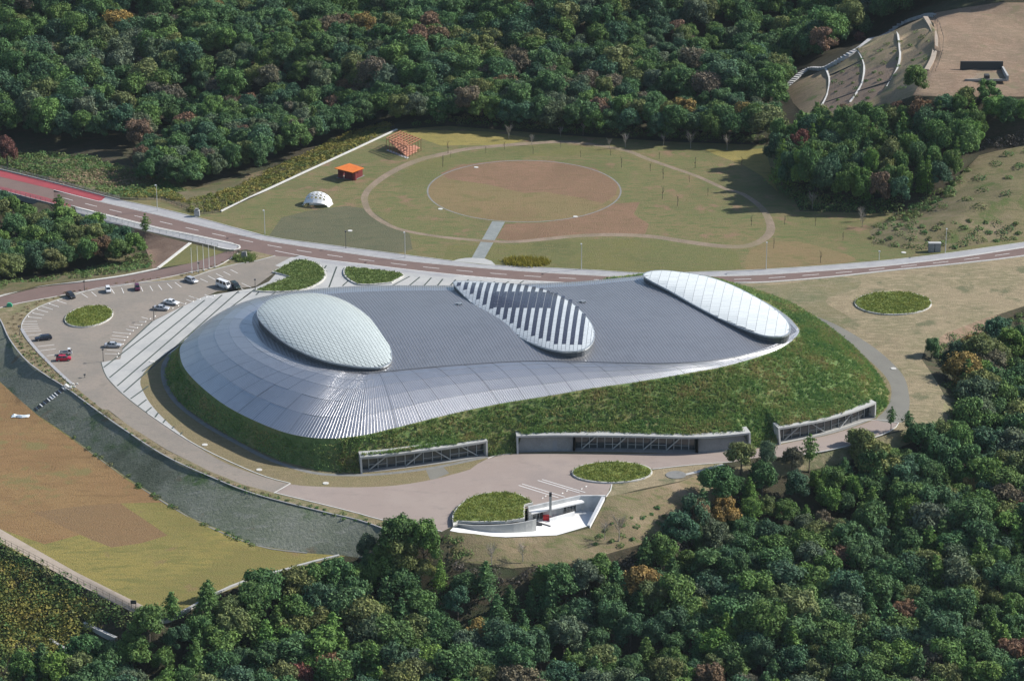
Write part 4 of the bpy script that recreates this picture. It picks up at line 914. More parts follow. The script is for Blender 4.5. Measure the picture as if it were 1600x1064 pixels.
def bed(label, P, h=.45, leaves='bed_leaves', kerb=.35, dens=5, blade=.05, kh=.35, cat='flower bed', soil=True, name='planted_bed'):
    """P: outline in the place (closed, xyz)"""
    P = np.asarray(P); c = P.mean(0); P = P - c; root = empty(name, tuple(c)); tag(root, label, cat)
    n = len(P); zz = P.copy()
    if soil:
        L, R = ribbon(P, 2 * kerb, True)
        area = 0.5 * np.sum(P[:, 0] * np.roll(P[:, 1], -1) - np.roll(P[:, 0], -1) * P[:, 1]); inn = L if area > 0 else R
        inn = inn.copy(); out_ = P.copy()
        V_ = np.vstack([out_ + [0, 0, -.1], out_ + [0, 0, kh], inn + [0, 0, kh], inn + [0, 0, .05]])
        mesh_obj('kerb', V_, [(j * n + i, j * n + (i + 1) % n, (j + 1) * n + (i + 1) % n, (j + 1) * n + i) for j in range(3) for i in range(n)], M['curb'], root)
        mesh_obj('turf', inn + [0, 0, kh + .08], tri_poly(inn), M['bed_turf' if leaves == 'bed_leaves' else 'bed_turf_dark'], root)
    else: inn = P
    lo, hi = inn[:, :2].min(0), inn[:, :2].max(0); A = (hi - lo).prod(); m = int(A * dens)
    q = rng.uniform(lo, hi, (m, 2)); q = q[inside(q, inn)]
    Q = np.column_stack([q, np.full(len(q), kh + .06 if soil else 0)]); N = np.zeros_like(Q)
    T, att = blades(Q, N, .38 if soil else blade + h, .13, 0, 5 if soil else 7)
    me = quads_mesh('leaves', T, 3, [M[leaves]], att); o = link(bpy.data.objects.new('bed_planting', me), root); o['kind'] = 'stuff'
    return root
bed('oval green planted bed with white kerb in the middle of the car park', ellipse(139, 495.5, 38.5, 16, 56, -.16))
bed('oval planted bed with white kerb on the dry grass right of the building', ellipse(1395.5, 475, 60.5, 18, 56, .01))
bed('oval planted bed with white kerb on the forecourt before the main entrance', ellipse(956.5, 739, 63, 16.5, 56, -.01), leaves='bed_leaves')
HEART = W(*np.array(Z4([(65, 302), (180, 185), (340, 108), (430, 118), (495, 150), (518, 190), (510, 230), (470, 265), (390, 298), (300, 308), (180, 310)], 380, 380)).T, np.zeros(11))
def sharp(P, closed=True, step=1.5, keep=()):
    return crom(P, closed, step)
HT = [(65, 300), (180, 185), (340, 110), (440, 120), (500, 155), (518, 195), (505, 232), (465, 262), (380, 295), (280, 308), (150, 309)]
h0 = W(*np.array(Z4([(65, 302), (290, 212), (180, 185)], 380, 380)).T, np.zeros(3)); h1 = crom(W(*np.array(Z4([(180, 185), (255, 146), (340, 109), (430, 118), (495, 152), (518, 195), (505, 232), (465, 262), (380, 295), (280, 308), (150, 309), (65, 302)], 380, 380)).T, np.zeros(12)), False, 1.5)
bed('notched green lawn bed between car park and left plaza corner', np.vstack([h1[:-1], h0[:2]]), leaves='bed_leaves_dark', kerb=.5)
h1 = crom(W(*np.array(Z4([(640, 152), (800, 166), (1003, 198), (930, 250)], 380, 380)).T, np.zeros(4)), False, 2); h2 = crom(W(*np.array(Z4([(930, 252), (820, 263), (720, 262), (660, 235), (628, 200), (628, 170), (640, 152)], 380, 380)).T, np.zeros(7)), False, 1.5)
bed('half oval green bed on the plaza behind the left end of the building', np.vstack([h1[:-1], h2[:-1]]), leaves='bed_leaves_dark', kerb=.5)
bp = np.vstack([crom(W(*np.array([(708, 821, .35), (707, 808, .35), (716, 793, .35), (735, 779, .35), (760, 772.5, .35), (790, 771, .35), (815, 776, .35), (833, 788, .35)]).T), False, 1.5), W(*np.array([(820, 791, .35), (820, 812, .35), (790, 817, .35), (740, 818, .35), (716, 816.5, .35)]).T)])
bed('large rounded planted bed beside the sunken service court', bp, h=.7, kh=.5)
bed('low yellow leaved shrub bed on the park lawn by the road', ellipse(823, 410.5, 37, 7, 40, .02), leaves='yellow_leaves', soil=False, blade=.9, dens=3, cat='shrub bed', name='shrub_bed')
bed('small round shrub ring around a grey stone near the car park entry', ellipse(382, 404.5, 17, 6.5, 28), leaves='bed_leaves_dark', soil=False, blade=.9, dens=3, cat='shrub bed', name='shrub_bed')
M['stone'] = pmat('stone', (.2, .2, .2), [(1, (.26, .26, .25), .4, .6)], .8)
q = w(381, 404.5, 0); m_ = MB(); m_.add([(-.9, -.5, 0), (1, -.5, 0), (1.1, .5, 0), (-.9, .5, 0), (-.6, -.35, 2.1), (.7, -.4, 2.4), (.8, .3, 2.3), (-.5, .35, 2.2)], [(4, 5, 6, 7), (0, 1, 5, 4), (1, 2, 6, 5), (2, 3, 7, 6), (3, 0, 4, 7)])
tag(m_.build('stone_marker', M['stone'], None, loc=tuple(q)), 'grey stone block standing in the small round shrub ring', 'stone')
# round grey slab and strip
P = ellipse(1056, 742, 16, 6, 32); c = P.mean(0); m_ = MB(); m_.prism([tuple(p - c) for p in P], -.3, .12)
tag(m_.build('round_slab', M['gutter'], None, loc=tuple(c)), 'round grey paving slab right of the forecourt planted bed', 'paving slab')
# ------------------------------------------------------------------ kerbs, lines and joints (thin solid strips lying on the ground)
def ground_strip(name, pts, width, ht, mat, z=0.0, closed=False, smooth=True, kind='structure', label=None, cat=None, ground=False, step=3.0, sunk=.05, world=None):
    if world is not None: P = np.asarray(world, float)
    else:
        a = np.array(pts, float); P = G(a[:, 0], a[:, 1]) if ground else W(a[:, 0], a[:, 1], np.full(len(a), z))
        if smooth and len(P) > 2: P = crom(P, closed, step)
        elif len(P) > 1 and ground: 
            Q = [P[0]]
            for A, B in zip(P[:-1], P[1:]):
                m = max(1, int(np.linalg.norm(B - A) / step)); Q += [A + (B - A) * k / m for k in range(1, m + 1)]
            P = np.array(Q)
    if ground: P[:, 2] = hgt(P)
    L, R = ribbon(P, width, closed); n = len(P)
    V_ = np.vstack([L + [0, 0, ht], R + [0, 0, ht], L - [0, 0, sunk], R - [0, 0, sunk]]); m = n if closed else n - 1; F_ = []
    for i in range(m):
        j = (i + 1) % n; F_ += [(i, n + i, n + j, j), (2 * n + i, i, j, 2 * n + j), (n + i, 3 * n + i, 3 * n + j, n + j)]
    if not closed: F_ += [(0, 2 * n, 3 * n, n), (n - 1, 2 * n - 1, 4 * n - 1, 3 * n - 1)]
    o = mesh_obj(name, V_, F_, M[mat]); 
    if kind: o['kind'] = kind
    if label: tag(o, label, cat)
    return o
def dashes(name, pts, width, on, off, mat='paint', z=.015):
    a = np.array(pts, float); P = crom(W(a[:, 0], a[:, 1], 0 * a[:, 0]), False, .5); L = np.concatenate([[0], np.cumsum(np.linalg.norm(np.diff(P, axis=0), axis=1))])
    V_, F_ = [], []; s = 0
    while s + on < L[-1]:
        q = np.array([[np.interp(x, L, P[:, k]) for k in range(3)] for x in np.linspace(s, s + on, 3)]); A, B = ribbon(q, width); m0 = len(V_)
        V_ += list(A + [0, 0, z]) + list(B + [0, 0, z]); F_ += [(m0, m0 + 3, m0 + 4, m0 + 1), (m0 + 1, m0 + 4, m0 + 5, m0 + 2)]; s += on + off
    o = mesh_obj(name, V_, F_, M[mat]); o['kind'] = 'structure'; return o
ground_strip('road_line', LINE1, .24, .02, 'paint', sunk=0)
ground_strip('road_line', LINE2[:8], .24, .02, 'paint', sunk=0)
ground_strip('road_line', LINE2[8:], .22, .02, 'paint', sunk=0)
MIDL = [((a[0] + b[0]) / 2, (a[1] + b[1]) / 2) for a, b in [((-120, 248), (-120, 262)), ((0, 277), (0, 291)), ((118, 306), (118, 323)), ((190, 323.5), (190, 341)), ((250, 337), (250, 356)), ((330, 357), (330, 372.5)), ((430, 378.5), (430, 392)), ((520, 392), (520, 407)), ((620, 406), (620, 419)), ((720, 416), (720, 430)), ((820, 424), (820, 438)), ((920, 430), (920, 443)), ((1010, 434), (1010, 446)), ((1112, 432), (1112, 443.5)), ((1200, 429), (1200, 440)), ((1330, 420), (1330, 429)), ((1400, 414), (1400, 421)), ((1500, 402), (1500, 411)), ((1600, 387), (1600, 399)), ((1750, 363), (1750, 375))]]
dashes('road_line', MIDL, .22, 5, 5.2)
dashes('road_line', [(700, 428), (760, 434.5), (830, 440), (880, 443)], .25, 1.2, 1.2)
ground_strip('road_kerb', [(x, y - .6) for x, y in LINE1[3:]], .25, .13, 'curb')
ground_strip('road_kerb', [(187, 313), (250, 326), (330, 346), (420, 370), (520, 384), (620, 397), (707, 408)], .22, .12, 'curb')
ground_strip('road_kerb', [(775, 415), (920, 422), (1010, 427), (1100, 425), (1200, 421), (1330, 412), (1450, 400), (1600, 379)], .22, .12, 'curb')
ground_strip('road_kerb', [(120, 325), (190, 343), (250, 358), (300, 368), (365, 382), (374, 385), (373, 389), (364, 391), (340, 386.5)], .6, .14, 'curb', step=1.5)
ground_strip('road_kerb', [(1112, 444.5), (1200, 441.5), (1300, 433.5), (1400, 422.5), (1500, 412.5), (1600, 400.5), (1750, 377)], .3, .13, 'curb')
ground_strip('drive_kerb', [(-60, 480), (0, 463), (62, 447.5), (132, 439.5), (190, 431.5), (247, 420)], .8, .14, 'curb')
ground_strip('drive_kerb', [(-10, 484), (12, 478), (30, 474), (75, 466), (132, 455.5), (190, 446.5), (250, 436), (300, 425), (340, 416), (372, 396.5)], .25, .12, 'curb')
ground_strip('lawn_kerb', [(247, 419.5), (262, 408), (297, 380.5)], .9, .25, 'curb', smooth=False)
ground_strip('lawn_kerb', [(345, 331), (388, 310.5), (430, 291), (560, 231), (620, 203)], .7, .3, 'curb', smooth=False)
ground_strip('car_park_kerb', [(430, 400), (400, 408), (370, 413), (330, 423), (290, 436), (240, 441), (200, 444), (150, 451), (110, 463), (75, 474), (50, 486), (36, 502), (34, 514), (42, 528), (62, 552), (90, 580), (112, 600)], .3, .13, 'concrete')
ground_strip('car_park_kerb', [(34, 514), (42, 528), (62, 552), (90, 580), (112, 600)], .9, .14, 'sidewalk')
ground_strip('bank_kerb', [(-20, 477), (0, 499), (15, 530), (40, 562), (70, 585), (105, 607), (150, 640), (200, 675), (260, 713), (330, 745), (400, 772), (500, 798), (560, 812), (600, 826)], .3, .08, 'sidewalk')
ground_strip('bank_kerb', [(0, 597), (30, 625), (60, 650), (110, 683), (200, 748), (300, 810), (400, 852), (480, 864)], .5, .1, 'gutter', z=-5)
ground_strip('forecourt_kerb', [(231, 646), (308, 696), (400, 739), (453, 755)], .25, .1, 'curb')
ground_strip('forecourt_kerb', [(430, 770), (500, 787), (560, 802), (600, 813), (690, 830)], .25, .1, 'curb')
ground_strip('forecourt_kerb', [(428, 770), (454, 755)], .3, .03, 'curb')
ground_strip('forecourt_kerb', [(762, 716), (775, 711.5), (800, 708.5)], .25, .1, 'curb')
ground_strip('forecourt_kerb', [(956, 757), (954, 766), (947, 776)], .25, .1, 'curb')
ground_strip('forecourt_kerb', [(1020, 733), (1080, 726.5), (1140, 722), (1190, 717.5), (1230, 713), (1270, 708), (1310, 700), (1345, 690), (1388, 675), (1404, 661), (1385, 657), (1370, 656), (1350, 657.5), (1310, 670), (1270, 681), (1216, 693.5), (1180, 699)], .25, .1, 'curb')
ground_strip('garden_path', [(1068, 742), (1090, 737), (1110, 731), (1130, 725.5)], 1.0, .06, 'concrete')
ground_strip('plaza_joint', [(158, 566), (166, 588), (190, 614), (231, 646), (308, 697)], .22, .02, 'slot', sunk=0)
SL = [Z4([(0, 405)], 0, 0), ]
joints = [((191, 545.5), (238, 502)), ((162, 574), (286, 479)), ((171, 590), (320, 469)), ((183, 603), (347, 461)), ((193, 613), (373, 455)), ((204, 623), (232, 603)), ((216, 634), (229, 624)), ((228, 643.5), (237, 636)), ((242, 652), (247, 645)), ((254, 661), (259, 655)), ((267, 671), (272, 666)), ((281, 679.5), (285, 675)),
          ((222, 580), (345, 492)), ((262, 566), (300, 536)), ((345, 492), (392, 457)), ((485, 449), (510, 415)), ((514, 449), (526, 417)), ((535, 447), (545, 438)), ((614, 446), (640, 432)), ((640, 446), (656, 433)), ((662, 447), (674, 434)), ((683, 447), (692, 436)), ((704, 446), (712, 437)), ((724, 446), (732, 437)), ((745, 446), (752, 439)), ((766, 446), (773, 440)), ((400, 461), (406, 455)), ((424, 461), (432, 456)), ((380, 466), (398, 452)),
          ((480, 449), (486, 444)), ((812, 443), (818, 439)), ((788, 444), (795, 440))]
for A, B in joints: ground_strip('plaza_joint', [A, B], .42, .02, 'slot', sunk=0, smooth=False)
# stalls
ST_ = Z4([(510, 315), (548, 340), (572, 305), (603, 332), (695, 285), (715, 315), (760, 280), (773, 312), (880, 272), (893, 302), (937, 268), (955, 298), (990, 262), (1012, 292), (1045, 252), (1075, 282), (1093, 245), (1133, 275), (1250, 222), (1297, 243), (1300, 205), (1345, 228), (1350, 190), (1395, 214), (1397, 178), (1440, 200), (1440, 165), (1485, 188),
 (355, 358), (415, 378), (300, 376), (368, 398), (262, 395), (330, 414), (232, 414), (300, 431), (205, 437), (275, 450), (175, 460), (262, 470), (142, 490), (232, 489), (140, 506), (236, 507), (142, 522), (240, 520), (150, 536), (246, 533), (158, 551), (256, 546), (170, 578), (262, 568), (236, 646), (340, 634), (252, 672), (348, 660), (292, 704), (372, 692),
 (1278, 320), (1335, 344), (1215, 341), (1252, 355), (1165, 352), (1206, 368), (1118, 367), (1158, 382), (1180, 330), (1250, 352), (885, 462), (925, 473), (868, 490), (908, 492), (838, 508), (884, 512), (808, 520), (856, 530), (788, 538), (830, 548), (706, 556), (810, 566), (700, 576), (795, 587), (690, 596), (775, 606), (668, 668), (752, 672), (655, 690), (752, 692), (1510, 250), (1570, 278), (1470, 262), (1520, 290)], 0, 380)
for i in range(0, len(ST_), 2): ground_strip('parking_line', [ST_[i], ST_[i + 1]], .16, .015, 'paint', sunk=0, smooth=False)
for A, B in [((931, 617 + 168 - 27), (863, 736)), ]: pass
for A, B in Z4([(522, 472), (775, 550), (543, 463), (818, 545), (641, 441), (905, 520), (668, 435), (940, 518)], 680, 640)[:0]: pass
PL = Z4([(522, 472), (770, 549), (543, 463), (812, 545), (641, 441), (903, 519), (668, 435), (938, 517)], 680, 640)
for i in range(0, 8, 2): ground_strip('parking_line', [PL[i], PL[i + 1]], .22, .015, 'paint', sunk=0, smooth=False)
def copyo(o, parent=None):
    c = o.copy(); COL.objects.link(c); c.parent = parent; return c
def copy_tree(o, parent=None):
    c = copyo(o, parent)
    for ch in list(o.children): copy_tree(ch, c)
    return c
ws = MB(); ws.box(-.3, .3, -.09, .09, 0, .13); ws.box(-.27, .27, -.06, .06, .13, .16); proto = None
STOPS = [(x, y, 'by the plaza edge') for x, y in Z4([(910, 492), (885, 512), (858, 530), (832, 548), (812, 568), (797, 588), (778, 608), (768, 632), (740, 690), (732, 712), (1340, 328), (1292, 338), (1250, 350), (1207, 365), (1160, 378), (1115, 392), (1080, 408), (940, 474), (970, 458)], 0, 380)] + \
        [(x, y, 'along the outer edge of the car park') for x, y in Z4([(178, 460), (205, 437), (232, 413), (310, 380), (362, 357)], 0, 380)] + \
        [(x, y, 'on the forecourt above the sunken court') for x, y in Z4([(671, 553), (690, 541), (795, 523), (823, 508), (915, 496), (943, 481)], 680, 640)]
for i, (x, y, wh) in enumerate(STOPS):
    if proto is None: o = proto = ws.build('wheel_stop', M['paint'])
    else: o = copyo(proto)
    o.location = w(x, y, .0); o.rotation_euler = (0, 0, (1.2 if wh.startswith('by') else .9 if 'forecourt' in wh else 1.5) + random.uniform(-.1, .1))
    zn = '' if not wh.startswith('by') else ' below the pointed corner' if y > 550 else ' beside the painted stall lines' if x < 235 else ' near the two parked sedans' if x < 285 else ' towards the minibus'
    tag(o, 'small white wheel stop ' + wh + zn, 'wheel stop', 'white wheel stops ' + wh)

# ------------------------------------------------------------------ bridge, railings, fences
M['rail'] = pmat('rail', (.30, .31, .32), (), .5, .3)
M['rail_tan'] = pmat('rail_tan', (.2, .17, .13), (), .6)
def railing(name, label, P, h, gap, mat='rail', rails=(.35, .7, 1.0), cat='railing', post=.1, rail=.07, solid=0):
    """P: points of the foot line"""
    P = np.asarray(P, float); L = np.concatenate([[0], np.cumsum(np.linalg.norm(np.diff(P, axis=0), axis=1))]); root = empty(name, tuple(P[0])); tag(root, label, cat)
    n = max(1, int(L[-1] / gap)); pm = None
    Q = np.array([[np.interp(L[-1] * i / n, L, P[:, k]) for k in range(3)] for i in range(n + 1)]) - P[0]
    m_ = MB(); m_.bar((0, 0, 0), (0, 0, h), post)
    for q in Q:
        if pm is None: pm = m_.build('post', M[mat], root); o = pm
        else: o = copyo(pm, root)
        o.location = tuple(q)
    for r in rails:
        m_ = MB()
        for a, b in zip(Q[:-1], Q[1:]): m_.bar(tuple(a + [0, 0, h * r]), tuple(b + [0, 0, h * r]), rail)
        m_.build('rail', M[mat], root)
    if solid:
        m_ = MB()
        for a, b in zip(Q[:-1], Q[1:]): m_.bar(tuple(a + [0, 0, solid / 2 - .1]), tuple(b + [0, 0, solid / 2 - .1]), .25, solid)
        m_.build('plinth', M['concrete'], root)
    return root
def WL(pts, z=0.0, sm=True, step=3): a = np.array(pts, float); P = W(a[:, 0], a[:, 1], np.full(len(a), z)); return crom(P, False, step) if sm else P
bridge = empty('road_bridge', tuple(W(0, 285, 0))); tag(bridge, 'road bridge deck with red pavements at the left edge', 'bridge'); bo = np.array(W(0, 285, 0))
e1, e2 = WL([(-160, 228), (-60, 252), (0, 266), (90, 288), (160, 307)]), WL([(-160, 262), (-60, 283), (0, 298), (60, 314), (118, 328)])
k = min(len(e1), len(e2)); e1 = e1[np.linspace(0, len(e1) - 1, k).astype(int)]; e2 = e2[np.linspace(0, len(e2) - 1, k).astype(int)]
V_ = np.vstack([e1 - [0, 0, .12], e2 - [0, 0, .12], e2 - [0, 0, 1.6], e1 - [0, 0, 1.6]]) - bo
mesh_obj('bridge_deck', V_, [(j * k + i, j * k + i + 1, ((j + 1) % 4) * k + i + 1, ((j + 1) % 4) * k + i) for j in range(1, 4) for i in range(k - 1)], M['concrete_dark'], bridge)
for x in (20, -70): 
    m_ = MB(); p = W(x, 292, 0) - bo; m_.box(p[0] - 1, p[0] + 1, p[1] - 3, p[1] + 6, -16, -1.5); m_.build('bridge_pier', M['concrete_dark'], bridge)
# deck surface carried over the gap
def deck(nm, A, B, mat, z):
    A = WL(A); B = WL(B); k = min(len(A), len(B)); A = A[np.linspace(0, len(A) - 1, k).astype(int)]; B = B[np.linspace(0, len(B) - 1, k).astype(int)]
    mesh_obj(nm, np.vstack([A, B]) + [0, 0, z] - bo, [(i, k + i, k + i + 1, i + 1) for i in range(k - 1)], M[mat], bridge)
deck('red_footway', [(-160, 229), (-60, 252.5), (0, 266.5), (90, 288.5), (165, 308)], [(-160, 240), (-60, 263), (0, 276.5), (80, 295.5), (150, 313.5)], 'sidewalk_red', .05)
deck('red_footway', [(-160, 255), (-60, 276.5), (0, 291.5), (60, 306), (110, 320)], [(-160, 261), (-60, 282.5), (0, 297), (60, 313), (112, 326)], 'sidewalk_red', .05)
deck('roadway', [(-160, 237), (-60, 260), (0, 273.5), (84, 293)], [(-160, 257), (-60, 278.5), (0, 293.5), (84, 314)], 'asphalt_red', .03)
railing('bridge_railing', 'long grey railing along the far side of the bridge', WL([(-100, 242), (0, 265), (90, 287.5), (165, 307.5), (187, 313)]), 1.3, 2.2, cat='railing', solid=.35)
railing('bridge_railing', 'grey railing on the near side of the bridge', WL([(-100, 273), (0, 297.5), (60, 313.5), (113, 326.5)]), 1.2, 2.2, solid=.3)
railing('road_railing', 'white railing along the pavement above the wooded hollow', WL([(118, 329), (170, 343.5), (228, 359), (300, 375), (340, 386)]), 1.1, 2.5, mat='frame_gray')
railing('path_railing', 'thin brown railing along the beige path by the lower field', WL([(0, 846), (120, 909), (243, 971)], -5, False), 1.3, 2.3, mat='rail_tan', rails=(.5, 1.0), post=.1, rail=.06)
railing('fence', 'dark fence along the edge of the park beside the brush', WL([(189, 313.5), (250, 311.5), (275, 321), (308, 335), (345, 332.5)], 0, False), 1.0, 2.5, mat='dark', rails=(.5, 1.0))
railing('fence', 'low black fence on top of the terraced hillside', [tuple(p) for p in G(np.array([1458, 1468, 1474, 1473, 1462]), np.array([28, 40, 60, 82, 112]))], 1.0, 3, mat='dark', rails=(1.0,))
m_ = MB()
P = WL([(262, 1), (262, 2)], 0, False)

# ------------------------------------------------------------------ steps down the bank, terraces, low walls
A_, B_ = W(107, 604, 0), W(57, 642, -5); st = empty('bank_steps', tuple(A_)); tag(st, 'steep dark and white stepped chute running down the grey bank', 'steps')
dxy = (B_ - A_); Ln = np.linalg.norm(dxy[:2]); du2 = dxy[:2] / Ln; rz = math.atan2(du2[1], du2[0])
for i in range(26):
    t = (i + .5) / 26; p = dxy * t; m_ = MB(); m_.box(-.34, .34, -1.0, 1.0, -.4, .4 + .12 * (i % 2)); m_.build('step', M['paint' if (i % 3 == 0 or 9 < i < 16 and i % 2) else 'dark'], st, loc=tuple(p), rz=rz)
for i in range(12):
    p = np.array([random.uniform(-1.5, 2.4), random.uniform(-1.5, 1.8), .1]); m_ = MB(); r = random.uniform(.25, .5); m_.add([(-r, -r, -r), (r, -r * .8, -r), (r, r, -r), (-r * .8, r, -r), (-r * .5, -r * .6, r * .6), (r * .7, -r * .5, r * .5), (r * .5, r * .6, r * .7), (-r * .7, r * .4, r * .5)], [(4, 5, 6, 7), (0, 1, 5, 4), (1, 2, 6, 5), (2, 3, 7, 6), (3, 0, 4, 7)])
    o = m_.build('boulder', M['curb'], None, loc=tuple(A_ + p)); tag(o, 'small pale boulder at the head of the stepped chute', 'boulder', 'boulders at the head of the stepped chute')
def gline(pts, w_, h_, mat, name, label, cat, st=1.5, sm=True, z=None, dash=0):
    a = np.array(pts, float); P = G(a[:, 0], a[:, 1]) if z is None else W(a[:, 0], a[:, 1], np.full(len(a), float(z)))
    if sm: P = crom(P, False, st)
    if z is None: P[:, 2] = np.maximum(P[:, 2], hgt(P))
    c = P[0].copy(); L, R = ribbon(P - c, w_); n = len(P); V_ = np.vstack([L + [0, 0, h_], R + [0, 0, h_], L - [0, 0, 1], R - [0, 0, 1]]); F_ = []
    for i in range(n - 1):
        j = i + 1; F_ += [(i, n + i, n + j, j), (2 * n + i, i, j, 2 * n + j), (n + i, 3 * n + i, 3 * n + j, n + j)]
    o = mesh_obj(name, V_, F_, M[mat], None, loc=tuple(c)); tag(o, label, cat); return o
gline([(1272, 182), (1284, 165), (1293, 147), (1296, 124), (1290, 107)], .65, .08, 'curb', 'terrace_wall', 'white curved berm wall lowest on the terraced hillside', 'wall')
gline([(1328, 160), (1340, 143), (1348, 127), (1350, 100), (1341, 80)], .65, .08, 'curb', 'terrace_wall', 'white curved berm wall middle of the three on the terraced hillside', 'wall')
gline([(1384, 139), (1395, 121), (1403, 105), (1406, 79), (1393, 52)], .65, .08, 'curb', 'terrace_wall', 'white curved berm wall highest on the terraced hillside', 'wall')
gline([(1446, 27), (1458, 48), (1462, 66), (1458, 90), (1448, 110)], 1.6, .25, 'path_tan', 'terrace_path', 'tan curved path along the top of the terraced hillside', 'path')
hs = empty('hillside_steps', tuple(g(1230, 136))); tag(hs, 'long flight of pale steps climbing the edge of the terraced hillside', 'steps')
a = np.array([(1230, 136), (1262, 109), (1290, 106), (1340, 78), (1392, 51), (1442, 26), (1462, 24)], float); P = G(a[:, 0], a[:, 1]); P = crom(P, False, 1.3); P[:, 2] = np.maximum(P[:, 2], hgt(P))
L, R = ribbon(P, 1.9); c0 = P[0].copy()
for i in range(len(P) - 1):
    zt = max(P[i][2], P[i + 1][2]) + .25; q = np.array([L[i], R[i], R[i + 1], L[i + 1]]) - c0; m_ = MB(); m_.prism([(p[0], p[1]) for p in q], zt - c0[2] - 1.2, zt - c0[2]); m_.build('step', M['concrete' if i % 2 else 'sidewalk'], hs).location = tuple(c0 - np.array(hs.location))
for nm, pts in (('upper', [(1296, 118), (1345, 96), (1402, 76)]), ('lower', [(1290, 160), (1340, 143), (1398, 124)])):
    gline(pts, .5, .12, 'dark', 'drain_channel', 'dark drain channel crossing the %s part of the terraced hillside' % nm, 'drain', sm=False)
gline([(236, 985), (262, 968), (300, 948), (345, 924), (392, 905), (440, 892), (482, 880), (530, 868)], .6, .3, 'concrete', 'low_wall', 'low white wall at the foot of the lower field beside the trees', 'wall', z=None)
gline([(132, 977), (160, 991), (182, 1001)], .8, .9, 'concrete', 'low_wall', 'short pale kerb wall among the shrubs below the path', 'wall')
gline([(78, 1003), (100, 1016), (118, 1026)], .6, .9, 'concrete', 'low_wall', 'short pale kerb wall lowest among the yellow shrubs', 'wall')
gline([(28, 1030), (50, 1040), (72, 1050)], .8, .9, 'concrete', 'low_wall', 'short pale kerb wall at the bottom left corner', 'wall')
# walled pit on the bare plateau
q = g(1537, 118); rt = empty('walled_pit', tuple(q)); tag(rt, 'open rectangular concrete pit sunk in the bare brown plateau', 'pit')
m_ = MB(); m_.box(-7, 7, 5, 5.6, -.2, 3.2); m_.build('rear_wall', M['dark'], rt); m_ = MB(); m_.box(6.6, 7.2, -6, 5, -.2, 1.6); m_.build('side_wall', M['concrete'], rt)  # rear wall lies in shadow: that shade is put into its dark colour
m_ = MB(); m_.box(-7, 6.6, -6.4, -6, -.2, .5); m_.build('front_wall', M['concrete_dark'], rt); m_ = MB(); m_.box(-7, 6.6, -6, 5, -.2, .12); m_.build('pit_floor', M['path_pink'], rt); m_ = MB(); m_.box(-.5, 1.0, -6, -3.6, 0, 1.6); m_.build('block', M['dark'], rt)

# ------------------------------------------------------------------ small furniture
M['pole_pale'] = pmat('pole_pale', (.55, .56, .55), (), .4, .4)
M['pole_dark'] = pmat('pole_dark', (.09, .09, .09), (), .5, .3)
M['pole_white'] = pmat('pole_white', (.7, .7, .68), (), .4)
for i, (x, y, d) in enumerate([(300, 427, 'first from the left'), (309.5, 425, 'second from the left'), (318.5, 423, 'third from the left'), (327, 420, 'fourth from the left'), (336, 418, 'last on the right')]):
    q = w(x, y, 0); t = empty('flagpole', tuple(q)); tag(t, 'tall white flagpole, %s in the row of five' % d, 'flagpole', 'flagpoles by the car park entry')
    m_ = MB(); m_.tube([(0, 0, 0), (0, 0, 4), (0, 0, 8)], [.11, .09, .05], 6); m_.build('pole', M['pole_white'], t); m_ = MB(); m_.box(-.25, .25, -.25, .25, 0, .25); m_.build('base', M['concrete'], t)
def lamp(x, y, hpx, label, style, mat='pole_pale', z=None):
    q = g(x, y); sc = 4537 / np.linalg.norm(np.array(q) - CAMP) * math.cos(DEP); h = hpx / sc
    t = empty('street_lamp' if style == 'road' else 'lamp_post', tuple(q)); tag(t, label, 'street lamp' if style == 'road' else 'lamp post')
    r = .10 if style == 'road' else .09
    m_ = MB(); m_.tube([(0, 0, 0), (0, 0, h * .6), (0, 0, h)], [r * 1.3, r, r * .8], 6); m_.build('pole', M[mat], t)
    m_ = MB()
    if style == 'road':
        m_.tube([(0, 0, h), (-.1, -.5, h + .12), (-.15, -1.1, h + .15)], .05, 5); m_.build('arm', M[mat], t); m_ = MB(); m_.prism([(-.32, -1.5), (.05, -1.5), (.1, -.7), (-.35, -.7)], h + .1, h + .27); m_.build('lamp_head', M[mat], t)
    else:
        m_.box(-.26, .26, -.26, .26, h, h + .3); m_.build('lamp_head', M[mat], t)
for a in [(246, 330, 40, 'tall pale street lamp by the fence left of the park', 'road', 'pole_pale'), (414, 366, 37, 'pale street lamp at the pavement below the white shell pavilion', 'road', 'pole_pale'), (633, 403, 40, 'pale street lamp on the pavement left of the half moon paving', 'road', 'pole_pale'), (908.5, 421, 40, 'thin pale street lamp on the park lawn behind the main roof', 'road', 'pole_pale'), (1197, 421, 42, 'pale street lamp on the pavement right of the white dome', 'road', 'pole_pale'), (1477, 396, 38, 'pale street lamp beside the grey cabinets', 'road', 'pole_pale'),
          (540.5, 388, 25, 'short dark lamp post on the grey lawn by the road', 'post', 'pole_dark'), (1373.5, 407, 13, 'short pale post by the pavement at the foot of the grassy hill', 'post', 'pole_pale'), (132, 455, 14, 'dark lamp post between drive and car park at the left', 'post', 'pole_dark'), (311, 429, 17, 'dark lamp post among the flagpoles', 'post', 'pole_dark'), (240.5, 501, 20, 'dark lamp post on the plaza edge behind the silver sedan', 'post', 'pole_dark'), (161.5, 565, 18, 'dark lamp post at the pointed corner of the plaza', 'post', 'pole_dark'), (30.5, 524, 13, 'dark lamp post at the left rim of the car park', 'post', 'pole_dark'), (399, 455, 17, 'dark lamp post beside the notched green bed', 'post', 'pole_dark'), (132.5, 590, 4, 'short dark post on the drive below the red car', 'post', 'pole_dark')]:
    lamp(*a)
